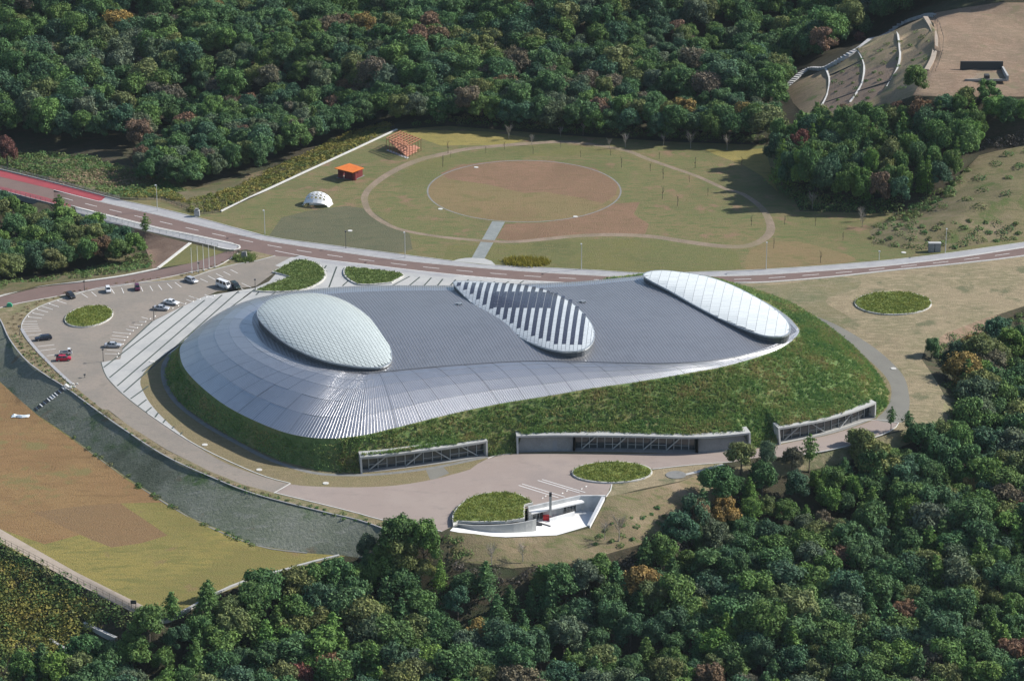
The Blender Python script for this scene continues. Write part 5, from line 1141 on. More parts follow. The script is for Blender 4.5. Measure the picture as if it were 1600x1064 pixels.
for i, (x, y, d) in enumerate([(356, 395, 'left'), (363, 395.5, 'middle'), (371, 396, 'right')]):
    m_ = MB(); m_.bar((-.45, 0, 0), (-.45, 0, 1), .1); m_.bar((.45, 0, 0), (.45, 0, 1), .1); m_.bar((-.5, 0, 1), (.5, 0, 1), .12); m_.bar((-.5, 0, .5), (.5, 0, .5), .1)
    tag(m_.build('barrier', M['pole_dark'], None, loc=tuple(w(x, y, 0)), rz=random.uniform(0, 1)), 'small dark barrier standing on the car park entry, the %s one' % d, 'barrier', 'barriers on the car park entry')
# utility boxes, gatepost, tarpaulin, signs
t = empty('utility_cabinet', tuple(g(1460, 393))); tag(t, 'pair of tall grey utility cabinets beside the road below the hill', 'cabinet')
for x in (-1.0, .9): m_ = MB(); m_.box(x - .85, x + .85, -.7, .7, 0, 2.6); m_.build('cabinet_body', M['concrete_dark'], t); m_ = MB(); m_.box(x - .95, x + .95, -.8, .8, 2.6, 2.8); m_.build('cabinet_lid', M['concrete'], t)
t = empty('stone_pillar', tuple(g(308, 338))); tag(t, 'pale stone pillar at the corner of the dark fence', 'pillar'); m_ = MB(); m_.box(-.8, .8, -.7, .7, 0, 1.9); m_.build('shaft', M['concrete'], t); m_ = MB(); m_.box(-.5, .5, -.45, .45, 1.9, 2.5); m_.build('cap', M['concrete_dark'], t)
q = w(32, 651, -5); m_ = MB(); V_ = []; F_ = []
for j in range(5):
    for i in range(9): V_.append((i * .58 - 2.3 + random.uniform(-.1, .1), j * .45 - .9 + (.4 * math.sin(i)) * .5, .15 + random.uniform(0, .5) * (1 if 0 < i < 8 and 0 < j < 4 else .1)))
for j in range(4):
    for i in range(8): F_.append((j * 9 + i, j * 9 + i + 1, j * 9 + i + 10, j * 9 + i + 9))
M['tarp'] = pmat('tarp', (.6, .64, .66), [(1.5, (.35, .5, .62), .5, .6)], .6)
tag(mesh_obj('tarpaulin', V_, F_, M['tarp'], None, loc=tuple(q)), 'crumpled pale blue and white tarpaulin lying on the brown field', 'tarpaulin')
q = w(15, 479, 0); m_ = MB(); m_.box(-.8, .8, -.35, .35, 0, .7); m_.box(-.5, .5, -.3, .3, .7, 1.1); M['green_paint'] = pmat('green_paint', (.05, .35, .2), (), .6); tag(m_.build('grit_bin', M['green_paint'], None, loc=tuple(q)), 'small green bin on the kerb where the drive bends', 'bin')
q = w(209, 950, -5); m_ = MB(); m_.bar((-.5, 0, 0), (-.5, 0, 1.8), .12); m_.bar((.5, 0, 0), (.5, 0, 1.8), .12); m_.box(-.65, .65, -.08, .08, 1.1, 2.0); tag(m_.build('notice_board', M['pole_dark'], None, loc=tuple(q)), 'small dark notice board standing by the brown railing', 'board')
for x, y, d in [(238, 565, 'on the ring lawn by the plaza'), (332, 652, 'on the dark slope left of the building'), (320, 695, 'on the ring lawn left of the joint'), (405, 734, 'on the front ring lawn'), (509, 755, 'on the ring lawn before the left glazed bay'), (1396, 576, 'on the side path right of the building'), (1412, 395, 'on the grass by the road'), (547, 361, 'on the gray lawn'), (744, 262, 'on the upper left rim of the lawn circle'), (688, 327, 'on the left rim of the lawn circle'), (899, 339, 'on the lower right rim of the lawn circle')]:
    m_ = MB(); m_.tube([(0, 0, 0), (0, 0, .12)], .75, 10); tag(m_.build('manhole_cover', M['curb'], None, loc=tuple(g(x, y))), 'pale round cover ' + d, 'cover')

# ------------------------------------------------------------------ pavilions in the park
M['timber'] = pmat('timber', (.30, .13, .075), [(1.5, (.36, .17, .1), .4, .65)], .7)
M['timber_light'] = pmat('timber_light', (.50, .25, .17), [(1.5, (.42, .2, .13), .4, .65)], .7)
M['orange_roof'] = pmat('orange_roof', (.62, .17, .02), [(.8, (.54, .13, .02), .45, .6, (.6, 3))], .5)
M['maroon'] = pmat('maroon', (.12, .025, .025), [(2, (.16, .03, .03), .4, .6)], .5)
M['shell_white'] = pmat('shell_white', (.78, .78, .77), (), .45)
A0 = W(604, 235.5, 0); B0 = W(635.5, 248, 0); C0 = W(659, 236, 0)
t = empty('timber_frame', tuple(A0)); tag(t, 'reddish timber frame of posts and beams with stepped deck in the park', 'pavilion')
e1_ = B0 - A0; e2_ = (C0 - B0) * .95; H = 4.3
nx, ny = 8, 6
post = MB(); post.bar((0, 0, 0), (0, 0, H), .16); pmesh = None
for i in range(nx):
    for j in range(ny):
        if 0 < i < nx - 1 and 0 < j < ny - 1 and (i + j) % 3: continue
        if pmesh is None: pmesh = post.build('post', M['timber'], t); o = pmesh
        else: o = copyo(pmesh, t)
        o.location = tuple(e1_ * i / (nx - 1) + e2_ * j / (ny - 1))
for i in range(nx): m_ = MB(); p = e1_ * i / (nx - 1); m_.bar(tuple(p + [0, 0, H]), tuple(p + e2_ + [0, 0, H]), .16, .25); m_.build('beam', M['timber'], t)
for j in range(ny): m_ = MB(); p = e2_ * j / (ny - 1); m_.bar(tuple(p + [0, 0, H - .3]), tuple(p + e1_ + [0, 0, H - .3]), .14, .22); m_.build('beam', M['timber'], t)
for k in range(10):
    z1 = 3.0 - k * .3; a0 = e1_ * (k / 10 * .9 + .02) + e2_ * .12; a1 = e1_ * ((k + 1) / 10 * .9 + .02) + e2_ * .12; b1 = a1 + e2_ * .72; b0 = a0 + e2_ * .72
    m_ = MB(); m_.prism([(p[0], p[1]) for p in (a0, a1, b1, b0)], z1 - .22, z1); m_.build('deck_tread', M['timber_light'], t)
m_ = MB(); a0, a1 = e1_ * .55 + e2_ * .8, e1_ * .85 + e2_ * .75; m_.prism([(p[0], p[1]) for p in (a0, a1, a1 + e2_ * .38, a0 + e2_ * .38)], .25, .5); m_.build('deck', M['timber_light'], t)
m_ = MB(); m_.prism([(p[0], p[1]) for p in (e1_ * -.02 - e2_ * .02, e1_ * 1.02 - e2_ * .02, e1_ * 1.02 + e2_ * .12, e2_ * .12)], .02, .12); m_.build('footing', M['concrete'], t)
# orange canopy
K = lambda x, y: (440 + x * 150 / 1600, 240 + y * 100 / 1064)
hz = 3.3
c4 = [W(*K(880, 248), hz + .0), W(*K(1180, 320), hz), W(*K(1375, 245), hz), W(*K(1130, 165), hz)]
f4 = [W(*K(945, 405), 0), W(*K(1205, 440), 0), W(*K(1355, 370), 0), W(*K(1120, 330), 0)]
t = empty('orange_pavilion', tuple(f4[1])); tag(t, 'pavilion with flat orange roof and dark red walls on the park lawn', 'pavilion'); o0 = f4[1]
m_ = MB(); m_.prism([(p[0] - o0[0], p[1] - o0[1]) for p in c4], hz - .12, hz + .05); m_.build('roof', M['orange_roof'], t)
for a, b in ((0, 1), (1, 2), (0, 3)):
    A, B = f4[a], f4[b]; d_ = B - A; L_ = np.linalg.norm(d_)
    for (u0, u1) in ((.0, .3), (.42, 1.0)) if a == 0 and b == 1 else ((.25, .95),) if a == 1 else ((0, 1),):
        m_ = MB(); m_.bar(tuple(A + d_ * u0 - o0 + [0, 0, hz / 2 - .06]), tuple(A + d_ * u1 - o0 + [0, 0, hz / 2 - .06]), .2, hz - .14); m_.build('wall', M['maroon'], t)
m_ = MB(); m_.tube([(0, 0, 0), (0, 0, hz - .12)], .9, 10); m_.build('column', M['maroon'], t)
m_ = MB(); cc = sum(f4) / 4; m_.prism([tuple(((p - cc) * 1.18 + cc - o0)[:2]) for p in f4], -.05, .06); m_.build('floor', M['gutter'], t)
# white perforated shell
q = np.array(w(*K(600, 850), 0)); t = empty('shell_pavilion', tuple(q)); tag(t, 'white curved shell pavilion pierced with oval holes on the lawn', 'pavilion')
nu, nv_ = 9, 7; Rr, Ww = 2.9, 4.6
def shp(u, v):      # u over the arch, v from the low front lip to the back
    th = math.pi * (1.0 - u); x = 4.0 * math.cos(th) + 1.2 * (v - .5); y = -2.6 * math.cos(th) * .35 + (v - .5) * 6.4 * (.55 + .45 * math.sin(math.pi * u)); z = 3.9 * math.sin(th) ** .75 * (.42 + .62 * math.sin(math.pi * v * .88))
    return Vector((x, y, max(z, 0)))
V_, F_ = [], []
for i in range(nu):
    for j in range(nv_):
        def q2(a, b): return shp((i + a) / nu, (j + b) / nv_)
        hole = 1 <= i <= nu - 3 and 1 <= j <= nv_ - 2
        n0 = len(V_)
        if not hole: V_ += [q2(0, 0), q2(1, 0), q2(1, 1), q2(0, 1)]; F_.append((n0, n0 + 1, n0 + 2, n0 + 3))
        else:
            for k in range(12):
                an = 2 * math.pi * k / 12; cx, cy = math.cos(an), math.sin(an); s_ = 1 / max(abs(cx), abs(cy))
                V_.append(q2(.5 + .5 * cx * s_, .5 + .5 * cy * s_)); V_.append(q2(.5 + .36 * cx, .5 + .33 * cy))
            for k in range(12): a = n0 + 2 * k; b = n0 + 2 * ((k + 1) % 12); F_.append((a, b, b + 1, a + 1))
o = mesh_obj('shell', V_, F_, M['shell_white'], t); sm_ = o.modifiers.new('thickness', 'SOLIDIFY'); sm_.thickness = .22
m_ = MB(); m_.tube([shp(0, .0), shp(0, 1.0)], .25, 6); m_.build('foot_beam', M['shell_white'], t)
m_ = MB(); m_.tube([shp(1, .0), shp(1, 1.0)], .25, 6); m_.build('foot_beam', M['shell_white'], t)
m_ = MB(); m_.box(-2.6, 2.4, -.4, 2.2, .0, .5); m_.build('bench', M['shell_white'], t)

# ------------------------------------------------------------------ vehicles
def paint_mat(nm, c, rough=.3, metal=.2): M[nm] = pmat(nm, c, (), rough, metal, .6); return M[nm]
for nm, c in [('car_black', (.02, .022, .025)), ('car_white', (.75, .76, .76)), ('car_wine', (.10, .012, .05)), ('car_silver', (.42, .44, .47)), ('car_red', (.45, .01, .045)), ('car_navy', (.025, .03, .05)), ('car_green', (.02, .035, .03)), ('car_gray', (.30, .31, .34))]: paint_mat(nm, c)
M['car_glass'] = pmat('car_glass', (.015, .02, .025), (), .08, 0, .8)
M['tyre'] = pmat('tyre', (.02, .02, .02), (), .9); M['rim'] = pmat('rim', (.4, .4, .42), (), .4, .8)
M['headlight'] = pmat('headlight', (.6, .62, .65), (), .2); M['taillight'] = pmat('taillight', (.3, .01, .01), (), .3)
def loft(sections):
    """sections: list of rings (same count)"""
    n = len(sections[0]); V_ = [p for s in sections for p in s]; F_ = [(i * n + k, i * n + (k + 1) % n, (i + 1) * n + (k + 1) % n, (i + 1) * n + k) for i in range(len(sections) - 1) for k in range(n)]
    F_ += [tuple(range(n))[::-1], tuple(range((len(sections) - 1) * n, len(sections) * n))]; return V_, F_
CAR = {
 'sedan': dict(L=4.7, Wd=1.78, prof=[(0, .55, .62), (.03, .3, .78), (.12, .24, .86), (.28, .22, .92), (.62, .22, .94), (.8, .22, .98), (.95, .28, .95), (1, .5, .7)], cab=[(.27, .92), (.40, 1.4), (.66, 1.43), (.84, .98)], h=1.43),
 'hatch': dict(L=4.1, Wd=1.72, prof=[(0, .55, .66), (.03, .3, .84), (.12, .24, .92), (.25, .22, .98), (.62, .22, 1.0), (.85, .22, 1.02), (.97, .28, 1.0), (1, .5, .8)], cab=[(.22, .97), (.37, 1.5), (.80, 1.53), (.97, 1.02)], h=1.53),
 'kei': dict(L=3.4, Wd=1.48, prof=[(0, .55, .7), (.03, .3, .88), (.12, .24, .95), (.25, .22, 1.0), (.62, .22, 1.02), (.85, .22, 1.02), (.97, .28, 1.02), (1, .5, .85)], cab=[(.18, .98), (.32, 1.6), (.86, 1.62), (.98, 1.02)], h=1.62),
 'wagon': dict(L=4.7, Wd=1.78, prof=[(0, .55, .64), (.03, .3, .8), (.12, .24, .88), (.26, .22, .94), (.62, .22, .97), (.85, .22, 1.0), (.97, .28, .98), (1, .5, .8)], cab=[(.25, .94), (.38, 1.45), (.82, 1.46), (.97, 1.0)], h=1.46),
 'suv': dict(L=4.6, Wd=1.85, prof=[(0, .6, .8), (.03, .35, .98), (.12, .3, 1.06), (.25, .28, 1.1), (.62, .28, 1.12), (.85, .28, 1.14), (.97, .33, 1.12), (1, .6, .9)], cab=[(.24, 1.1), (.34, 1.72), (.86, 1.75), (.97, 1.14)], h=1.75),
 'van': dict(L=5.2, Wd=1.9, prof=[(0, .5, .8), (.02, .3, 1.05), (.07, .26, 1.18), (.2, .24, 1.3), (.62, .24, 1.3), (.85, .24, 1.3), (.98, .28, 1.3), (1, .5, 1.2)], cab=[(.06, 1.2), (.17, 2.15), (.94, 2.2), (.995, 1.3)], h=2.2),
}
def wheels(root, L, Wd, r=.32, fx=.18, rx=.80):
    w0 = None
    for x in (fx, rx):
        for s in (-1, 1):
            t = MB(); y = s * (Wd / 2 - .1); t.tube([(0, -.11, 0), (0, .11, 0)], r, 12)
            if w0 is None: w0 = t.build('wheel', M['tyre'], root); o = w0; m_ = MB(); m_.tube([(0, -.125, 0), (0, .125, 0)], r * .6, 8); m_.build('rim', M['rim'], o)
            else: o = copy_tree(w0, root)
            o.location = (L / 2 - x * L, y, r)
def car(kind, px, py, head, paint, label, group='cars in the car park', name=None, cat='car'):
    d = CAR[kind]; L, Wd = d['L'], d['Wd']; root = empty(name or 'parked_car', tuple(w(px, py, 0)), head); tag(root, label, cat, group)
    secs = []
    for x, zb, zt in d['prof']:
        tap = 1 - .16 * max(0, (.12 - x) / .12) ** 2 - .10 * max(0, (x - .9) / .1) ** 2; hw = Wd / 2 * tap; X = L / 2 - x * L; sh = zb + (zt - zb) * .55
        secs.append([(X, -hw * .92, zb), (X, -hw, sh), (X, -hw * .97, zt - .06), (X, -hw * .82, zt), (X, hw * .82, zt), (X, hw * .97, zt - .06), (X, hw, sh), (X, hw * .92, zb)])
    V_, F_ = loft(secs); mesh_obj('body', V_, F_, M[paint], root, smooth=False)
    (xa, za), (xb, zb), (xc, zc), (xd, zd) = d['cab']; hb, ht = Wd / 2 * .90, Wd / 2 * .72
    X = lambda x: L / 2 - x * L
    b = [(X(xa), -hb, za - .03), (X(xd), -hb, zd - .03), (X(xd), hb, zd - .03), (X(xa), hb, za - .03)]; tq = [(X(xb), -ht, zb), (X(xc), -ht, zc), (X(xc), ht, zc), (X(xb), ht, zb)]
    mesh_obj('cabin', b + tq, [(4, 7, 6, 5), (0, 1, 5, 4), (1, 2, 6, 5), (2, 3, 7, 6), (3, 0, 4, 7)], M[paint], root)
    def lerp(p, q, t): return tuple(p[k] + (q[k] - p[k]) * t for k in range(3))
    def pane(nm, a, b_, c_, d_, out):
        q = [Vector(v) + Vector(out) * .02 for v in (a, b_, c_, d_)]; cc = sum(q, Vector()) / 4; q = [cc + (v - cc) * .9 for v in q]; mesh_obj(nm, q, [(0, 1, 2, 3)], M['car_glass'], root)
    pane('windscreen', b[0], b[3], tq[3], tq[0], (1, 0, .8)); pane('rear_window', b[2], b[1], tq[1], tq[2], (-1, 0, .8))
    for s, (p0, p1, t1, t0) in ((-1, (b[0], b[1], tq[1], tq[0])), (1, (b[3], b[2], tq[2], tq[3]))):
        ns_ = 3 if kind in ('van', 'wagon') else 2
        for k in range(ns_):
            u0, u1 = k / ns_ + .015, (k + 1) / ns_ - .015; pane('side_window', lerp(p0, p1, u0), lerp(p0, p1, u1), lerp(t0, t1, u1), lerp(t0, t1, u0), (0, s, .3))
    wheels(root, L, Wd)
    zl = d['prof'][1][2] - .14
    for s in (-1, 1):
        m_ = MB(); m_.box(L / 2 - .12, L / 2 - .01, s * Wd * .3 - .17, s * Wd * .3 + .17, zl - .16, zl); m_.build('headlight', M['headlight'], root)
        m_ = MB(); m_.box(-L / 2 - .0, -L / 2 + .1, s * Wd * .34 - .13, s * Wd * .34 + .13, zl - .1, zl + .12); m_.build('taillight', M['taillight'], root)
    return root
def hd(dx, dy): return math.atan2(dy, dx)
car('hatch', 110.5, 464.5, hd(.5, -.85), 'car_black', 'black hatchback alone at the upper left rim of the car park')
car('kei', 169, 456, hd(.22, -.97), 'car_white', 'small white car on the upper side of the car park facing the planted oval')
car('kei', 214.5, 452.5, hd(.2, -.97), 'car_wine', 'small wine red car on the upper side of the car park')
car('wagon', 299, 440.5, hd(.7, -.7), 'car_silver', 'silver estate car below the row of flagpoles')
v_ = car('van', 349.5, 449, hd(.72, -.69), 'car_white', 'tall white minibus with dark side windows', name='minibus', cat='minibus')
car('suv', 367.5, 450, hd(.5, -.86), 'car_green', 'black car tucked in beside the white minibus')
car('sedan', 267.5, 475, hd(.9, -.43), 'car_white', 'white sedan parked by the plaza edge above a silver sedan')
car('sedan', 252, 484, hd(.97, -.2), 'car_silver', 'silver sedan parked next to the white sedan at the plaza edge')
car('wagon', 68, 531, hd(-1, -.28), 'car_navy', 'dark blue estate car at the lower left rim of the car park')
car('sedan', 176.5, 542, hd(1, -.05), 'car_silver', 'silver sedan parked beside the sharp plaza corner below the planted oval')
car('hatch', 99.5, 563, hd(1, .1), 'car_red', 'bright red hatchback beside the little white truck')
# kei truck
t = empty('small_truck', tuple(w(103, 554, 0)), hd(1, .1)); tag(t, 'little white flatbed truck parked behind the red hatchback', 'truck', 'cars in the car park')
m_ = MB(); m_.add([(.5, -.72, .3), (1.7, -.72, .3), (1.7, .72, .3), (.5, .72, .3), (.5, -.72, 1.0), (1.72, -.72, .95), (1.72, .72, .95), (.5, .72, 1.0), (.55, -.62, 1.75), (1.25, -.62, 1.75), (1.25, .62, 1.75), (.55, .62, 1.75)], [(0, 3, 2, 1), (0, 1, 5, 4), (1, 2, 6, 5), (2, 3, 7, 6), (3, 0, 4, 7), (4, 5, 9, 8), (5, 6, 10, 9), (6, 7, 11, 10), (7, 4, 8, 11), (8, 9, 10, 11)]); m_.build('cab', M['car_white'], t)
m_ = MB(); m_.add([(1.72, -.6, 1.0), (1.72, .6, 1.0), (1.3, .54, 1.68), (1.3, -.54, 1.68)], [(0, 1, 2, 3)]); m_.build('windscreen', M['car_glass'], t)
for s in (-1, 1): m_ = MB(); m_.add([(.7, s * .735, 1.05), (1.5, s * .735, 1.05), (1.2, s * .65, 1.65), (.7, s * .65, 1.65)], [(0, 1, 2, 3)]); m_.build('side_window', M['car_glass'], t)
m_ = MB(); m_.box(-1.7, .5, -.72, .72, .55, .68); m_.build('flatbed', M['dark'], t)
for b_ in ((-1.7, .45, -.74, -.69), (-1.7, .45, .69, .74), (-1.74, -1.69, -.74, .74)): m_ = MB(); m_.box(b_[0], b_[1], b_[2], b_[3], .68, .95); m_.build('side_board', M['car_white'], t)
wheels(t, 3.4, 1.48, .27, .2, .82)
# ------------------------------------------------------------------ vegetation
def fib(n):
    i = np.arange(n) + .5; ph = np.arccos(1 - 2 * i / n); th = np.pi * (1 + 5 ** .5) * i
    return np.stack([np.cos(th) * np.sin(ph), np.sin(th) * np.sin(ph), np.cos(ph)], 1)
def leaves(C, N, size, flat=.55):
    """quads at C, normal around N"""
    n = len(C); N = N + rng.normal(0, flat, (n, 3)); N /= np.linalg.norm(N, axis=1)[:, None]
    a = np.cross(N, rng.normal(0, 1, (n, 3))); a /= np.linalg.norm(a, axis=1)[:, None] + 1e-9; b = np.cross(N, a)
    s = (size * rng.uniform(.6, 1.35, n))[:, None]; k = s * rng.uniform(.5, .9, n)[:, None]
    return np.stack([C - a * s - b * k * .4, C + b * k - a * s * .1, C + a * s + b * k * .2, C - b * k + a * s * .1], 1).reshape(-1, 3)
def crown_mesh(name, mat, R=1.0, H=2.0, nl=16, per=190, leaf=.075, seed=0, low=.02, spread=1.0):
    """a broad crown: many leaf puffs on a rough dome; R radius, H height, foot of the crown at z=low*H"""
    r = np.random.default_rng(seed); Q, A = [], []
    cs = []
    for k in range(nl):
        th = 2 * math.pi * (k / nl * 2.618 + r.uniform(-.05, .05)); e = r.uniform(0, 1) ** .65; rr = R * (.2 + .55 * math.sqrt(1 - e * .85) + r.uniform(-.16, .18)) * spread
        if k == 0: rr = 0; e = 1
        cs.append((rr * math.cos(th), rr * math.sin(th), H * (low + .2 + (.98 - low - .34) * e + r.uniform(-.05, .05)), R * r.uniform(.17, .44)))
    cs = np.array(cs)
    for i, (x, y, z, s) in enumerate(cs):
        D = fib(per) + r.normal(0, .08, (per, 3)); D /= np.linalg.norm(D, axis=1)[:, None]; D = D[D[:, 2] > -.65]
        lum = 1 + .22 * np.sin(D @ r.normal(0, 3.2, 3) + r.uniform(0, 6)) + r.normal(0, .07, len(D))
        P = np.array([x, y, z]) + D * s * lum[:, None] * [1, 1, .85]
        dd = np.linalg.norm((P[:, None] - cs[None, :, :3]) / [1, 1, .85], axis=2) / cs[None, :, 3]; dd[:, i] = 9
        P, D2 = P[dd.min(1) > .72], D[dd.min(1) > .72]
        if not len(P): continue
        Q.append(leaves(P, D2 + [0, 0, .25], leaf * R * 1.0)); A.append(np.full(len(P), r.uniform(.25, .75)) + r.uniform(-.25, .25, len(P)))
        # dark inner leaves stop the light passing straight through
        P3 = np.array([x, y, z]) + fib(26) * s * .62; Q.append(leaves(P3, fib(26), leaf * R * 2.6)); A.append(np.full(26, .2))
    return quads_mesh(name, np.vstack(Q), 4, [mat], np.clip(np.concatenate(A), 0, 1))
def pine_mesh(name, mat, seed, R=.42, H=1.0, tiers=9, leaf=.035, low=.2, broad=0):
    r = np.random.default_rng(seed); Q, A = [], []
    for t in range(tiers):
        f = t / (tiers - 1); z = H * (low + (1 - low) * f); rad = R * ((1 - f) ** .8 + .08) if not broad else R * (math.sin(math.pi * min(1, f * .8 + .2)) * .9 + .1)
        nb = 6 if f < .8 else 3
        for k in range(nb):
            th = 2 * math.pi * (k / nb + r.uniform(-.08, .08)) + t; L_ = rad * r.uniform(.6, 1.15)
            for q in np.linspace(.25, 1, 4):
                c = np.array([math.cos(th) * L_ * q, math.sin(th) * L_ * q, z - .06 * H * q * (1 - f) + r.uniform(-.01, .01)])
                m = 13; P = c + r.normal(0, 1, (m, 3)) * [rad * .16 + .02, rad * .16 + .02, .012]
                Q.append(leaves(P, np.tile([math.cos(th) * .3, math.sin(th) * .3, 1.0], (m, 1)), leaf, .5)); A.append(np.full(m, .5) + r.uniform(-.4, .4, m))
    return quads_mesh(name, np.vstack(Q), 4, [mat], np.clip(np.concatenate(A), 0, 1))
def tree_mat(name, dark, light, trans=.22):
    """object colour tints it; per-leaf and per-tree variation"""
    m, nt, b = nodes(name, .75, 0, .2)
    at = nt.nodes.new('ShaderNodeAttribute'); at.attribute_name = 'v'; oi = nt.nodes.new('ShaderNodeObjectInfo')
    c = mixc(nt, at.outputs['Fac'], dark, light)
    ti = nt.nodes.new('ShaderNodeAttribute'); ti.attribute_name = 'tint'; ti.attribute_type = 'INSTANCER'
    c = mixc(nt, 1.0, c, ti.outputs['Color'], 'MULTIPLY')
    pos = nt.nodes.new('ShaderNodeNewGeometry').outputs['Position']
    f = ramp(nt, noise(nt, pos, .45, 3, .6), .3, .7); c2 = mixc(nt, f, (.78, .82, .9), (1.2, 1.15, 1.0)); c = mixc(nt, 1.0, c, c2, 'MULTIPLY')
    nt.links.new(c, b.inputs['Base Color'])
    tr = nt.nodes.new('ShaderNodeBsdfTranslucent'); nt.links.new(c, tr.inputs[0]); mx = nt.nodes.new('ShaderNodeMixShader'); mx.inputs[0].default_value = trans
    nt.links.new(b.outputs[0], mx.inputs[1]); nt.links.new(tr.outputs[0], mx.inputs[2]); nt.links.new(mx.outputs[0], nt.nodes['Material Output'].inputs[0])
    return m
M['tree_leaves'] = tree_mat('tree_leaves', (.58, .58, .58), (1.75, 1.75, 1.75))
M['bark'] = pmat('bark', (.09, .075, .06), [(3, (.13, .11, .09), .4, .6)], .95, coord='obj')
M['bark_pale'] = pmat('bark_pale', (.22, .2, .17), [(3, (.3, .27, .24), .4, .6)], .95, coord='obj')
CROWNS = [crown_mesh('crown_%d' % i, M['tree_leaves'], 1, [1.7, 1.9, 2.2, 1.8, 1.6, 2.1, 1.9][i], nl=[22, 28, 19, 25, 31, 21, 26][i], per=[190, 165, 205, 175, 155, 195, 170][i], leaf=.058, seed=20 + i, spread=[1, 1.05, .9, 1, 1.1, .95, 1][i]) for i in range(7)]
PINES = [pine_mesh('pine_%d' % i, M['tree_leaves'], 50 + i) for i in range(2)] + [pine_mesh('pine_b', M['tree_leaves'], 60, R=.40, tiers=6, low=.45, broad=1)]
def trunk_mesh(name, mat, seed, H=.62, r0=.035, limbs=5):
    r = random.Random(seed); m_ = MB(); b1 = (r.uniform(-.03, .03), r.uniform(-.03, .03), H * .5); tp = (r.uniform(-.05, .05), r.uniform(-.05, .05), H)
    m_.tube([(0, 0, -.06), (0, 0, .05), b1, tp], [r0 * 1.35, r0, r0 * .75, r0 * .35], 6)
    for k in range(limbs):
        th = 2 * math.pi * k / limbs + r.uniform(-.4, .4); z = H * r.uniform(.5, .85); L_ = r.uniform(.25, .4)
        m_.tube([(0, 0, z), (math.cos(th) * L_ * .5, math.sin(th) * L_ * .5, z + .1), (math.cos(th) * L_, math.sin(th) * L_, z + .2)], [r0 * .45, r0 * .3, r0 * .12], 4)
    me = bpy.data.meshes.new(name); me.from_pydata(m_.v, [], m_.f); me.materials.append(mat); return me
TRUNKS = [trunk_mesh('trunk_%d' % i, M['bark'], i) for i in range(3)]; PTRUNK = trunk_mesh('pine_trunk', M['bark'], 9, H=.93, r0=.018, limbs=0)
def bare_mesh(name, mat, seed, n=26, spread=.3, up=1.0, H=1.0):
    r = random.Random(seed); m_ = MB(); m_.tube([(0, 0, -.05), (.01, 0, H * .35), (0, .01, H * .8)], [.022, .016, .006], 5)
    for k in range(n):
        th = r.uniform(0, 6.28); z = H * r.uniform(.3, .75); L_ = spread * r.uniform(.5, 1); dz = L_ * up * r.uniform(.7, 1.5)
        p = (math.cos(th) * L_, math.sin(th) * L_, min(H, z + dz)); q = (p[0] * .5, p[1] * .5, z + dz * .4); m_.tube([(0, 0, z), q, p], [.009, .006, .003], 3, cap=False)
        for _ in range(2): m_.tube([q, (p[0] + r.uniform(-.1, .1), p[1] + r.uniform(-.1, .1), p[2] + r.uniform(-.02, .1))], [.005, .002], 3, cap=False)
    me = bpy.data.meshes.new(name); me.from_pydata(m_.v, [], m_.f); me.materials.append(mat); return me
BARE = [bare_mesh('twigs_%d' % i, M['bark_pale'], i) for i in range(2)]; SAPL = [bare_mesh('sapling_%d' % i, M['bark'], 30 + i, n=9, spread=.12, up=1.6) for i in range(2)]

GREENS = {'deep green': (.068, .138, .054), 'bluish green': (.058, .120, .066), 'mid green': (.095, .168, .05), 'olive green': (.135, .165, .062), 'bright green': (.11, .20, .048), 'grey green': (.10, .14, .085),
          'russet brown': (.175, .115, .075), 'golden': (.25, .185, .065), 'dull red': (.17, .075, .065), 'brownish grey': (.13, .12, .085)}
def jit(c, k=.14):
    f = 1 + random.uniform(-k, k); return (c[0] * f * random.uniform(.92, 1.1), c[1] * f, c[2] * f * random.uniform(.9, 1.1))
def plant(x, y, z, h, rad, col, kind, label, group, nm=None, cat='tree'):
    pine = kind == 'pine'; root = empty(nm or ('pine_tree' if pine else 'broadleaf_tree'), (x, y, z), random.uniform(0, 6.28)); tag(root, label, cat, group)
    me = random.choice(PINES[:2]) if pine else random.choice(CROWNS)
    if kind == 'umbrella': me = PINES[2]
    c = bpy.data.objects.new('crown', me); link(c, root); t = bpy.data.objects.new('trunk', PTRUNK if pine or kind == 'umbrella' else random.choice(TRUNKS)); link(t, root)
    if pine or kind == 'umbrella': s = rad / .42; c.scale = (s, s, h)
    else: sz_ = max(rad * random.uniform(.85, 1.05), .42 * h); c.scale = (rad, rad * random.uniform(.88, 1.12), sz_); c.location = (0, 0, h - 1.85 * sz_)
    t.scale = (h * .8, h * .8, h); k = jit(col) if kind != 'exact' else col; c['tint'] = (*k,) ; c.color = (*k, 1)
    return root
def poly_scatter(pts, spacing, ground=True, tries=None):
    """Poisson-like spread of tree positions inside a surveyed outline"""
    a = np.array(pts, float); P = G(a[:, 0], a[:, 1])[:, :2]; lo, hi = P.min(0), P.max(0); n = int((hi - lo).prod() / spacing ** 2 * 6)
    q = rng.uniform(lo, hi, (n, 2)); q = q[inside(q, P)]; out = []; cell = {}
    for p in q:
        c = (int(p[0] // spacing), int(p[1] // spacing)); ok = True
        for i in (-1, 0, 1):
            for j in (-1, 0, 1):
                for o_ in cell.get((c[0] + i, c[1] + j), ()):
                    if (p[0] - o_[0]) ** 2 + (p[1] - o_[1]) ** 2 < (spacing * .82) ** 2: ok = False; break
                if not ok: break
            if not ok: break
        if ok: cell.setdefault(c, []).append(p); out.append(p)
    P = np.array(out); return np.column_stack([P, hgt(P)])
def choose(wts):
    r = random.uniform(0, sum(wts.values()))
    for k, v in wts.items():
        r -= v
        if r <= 0: return k
    return k
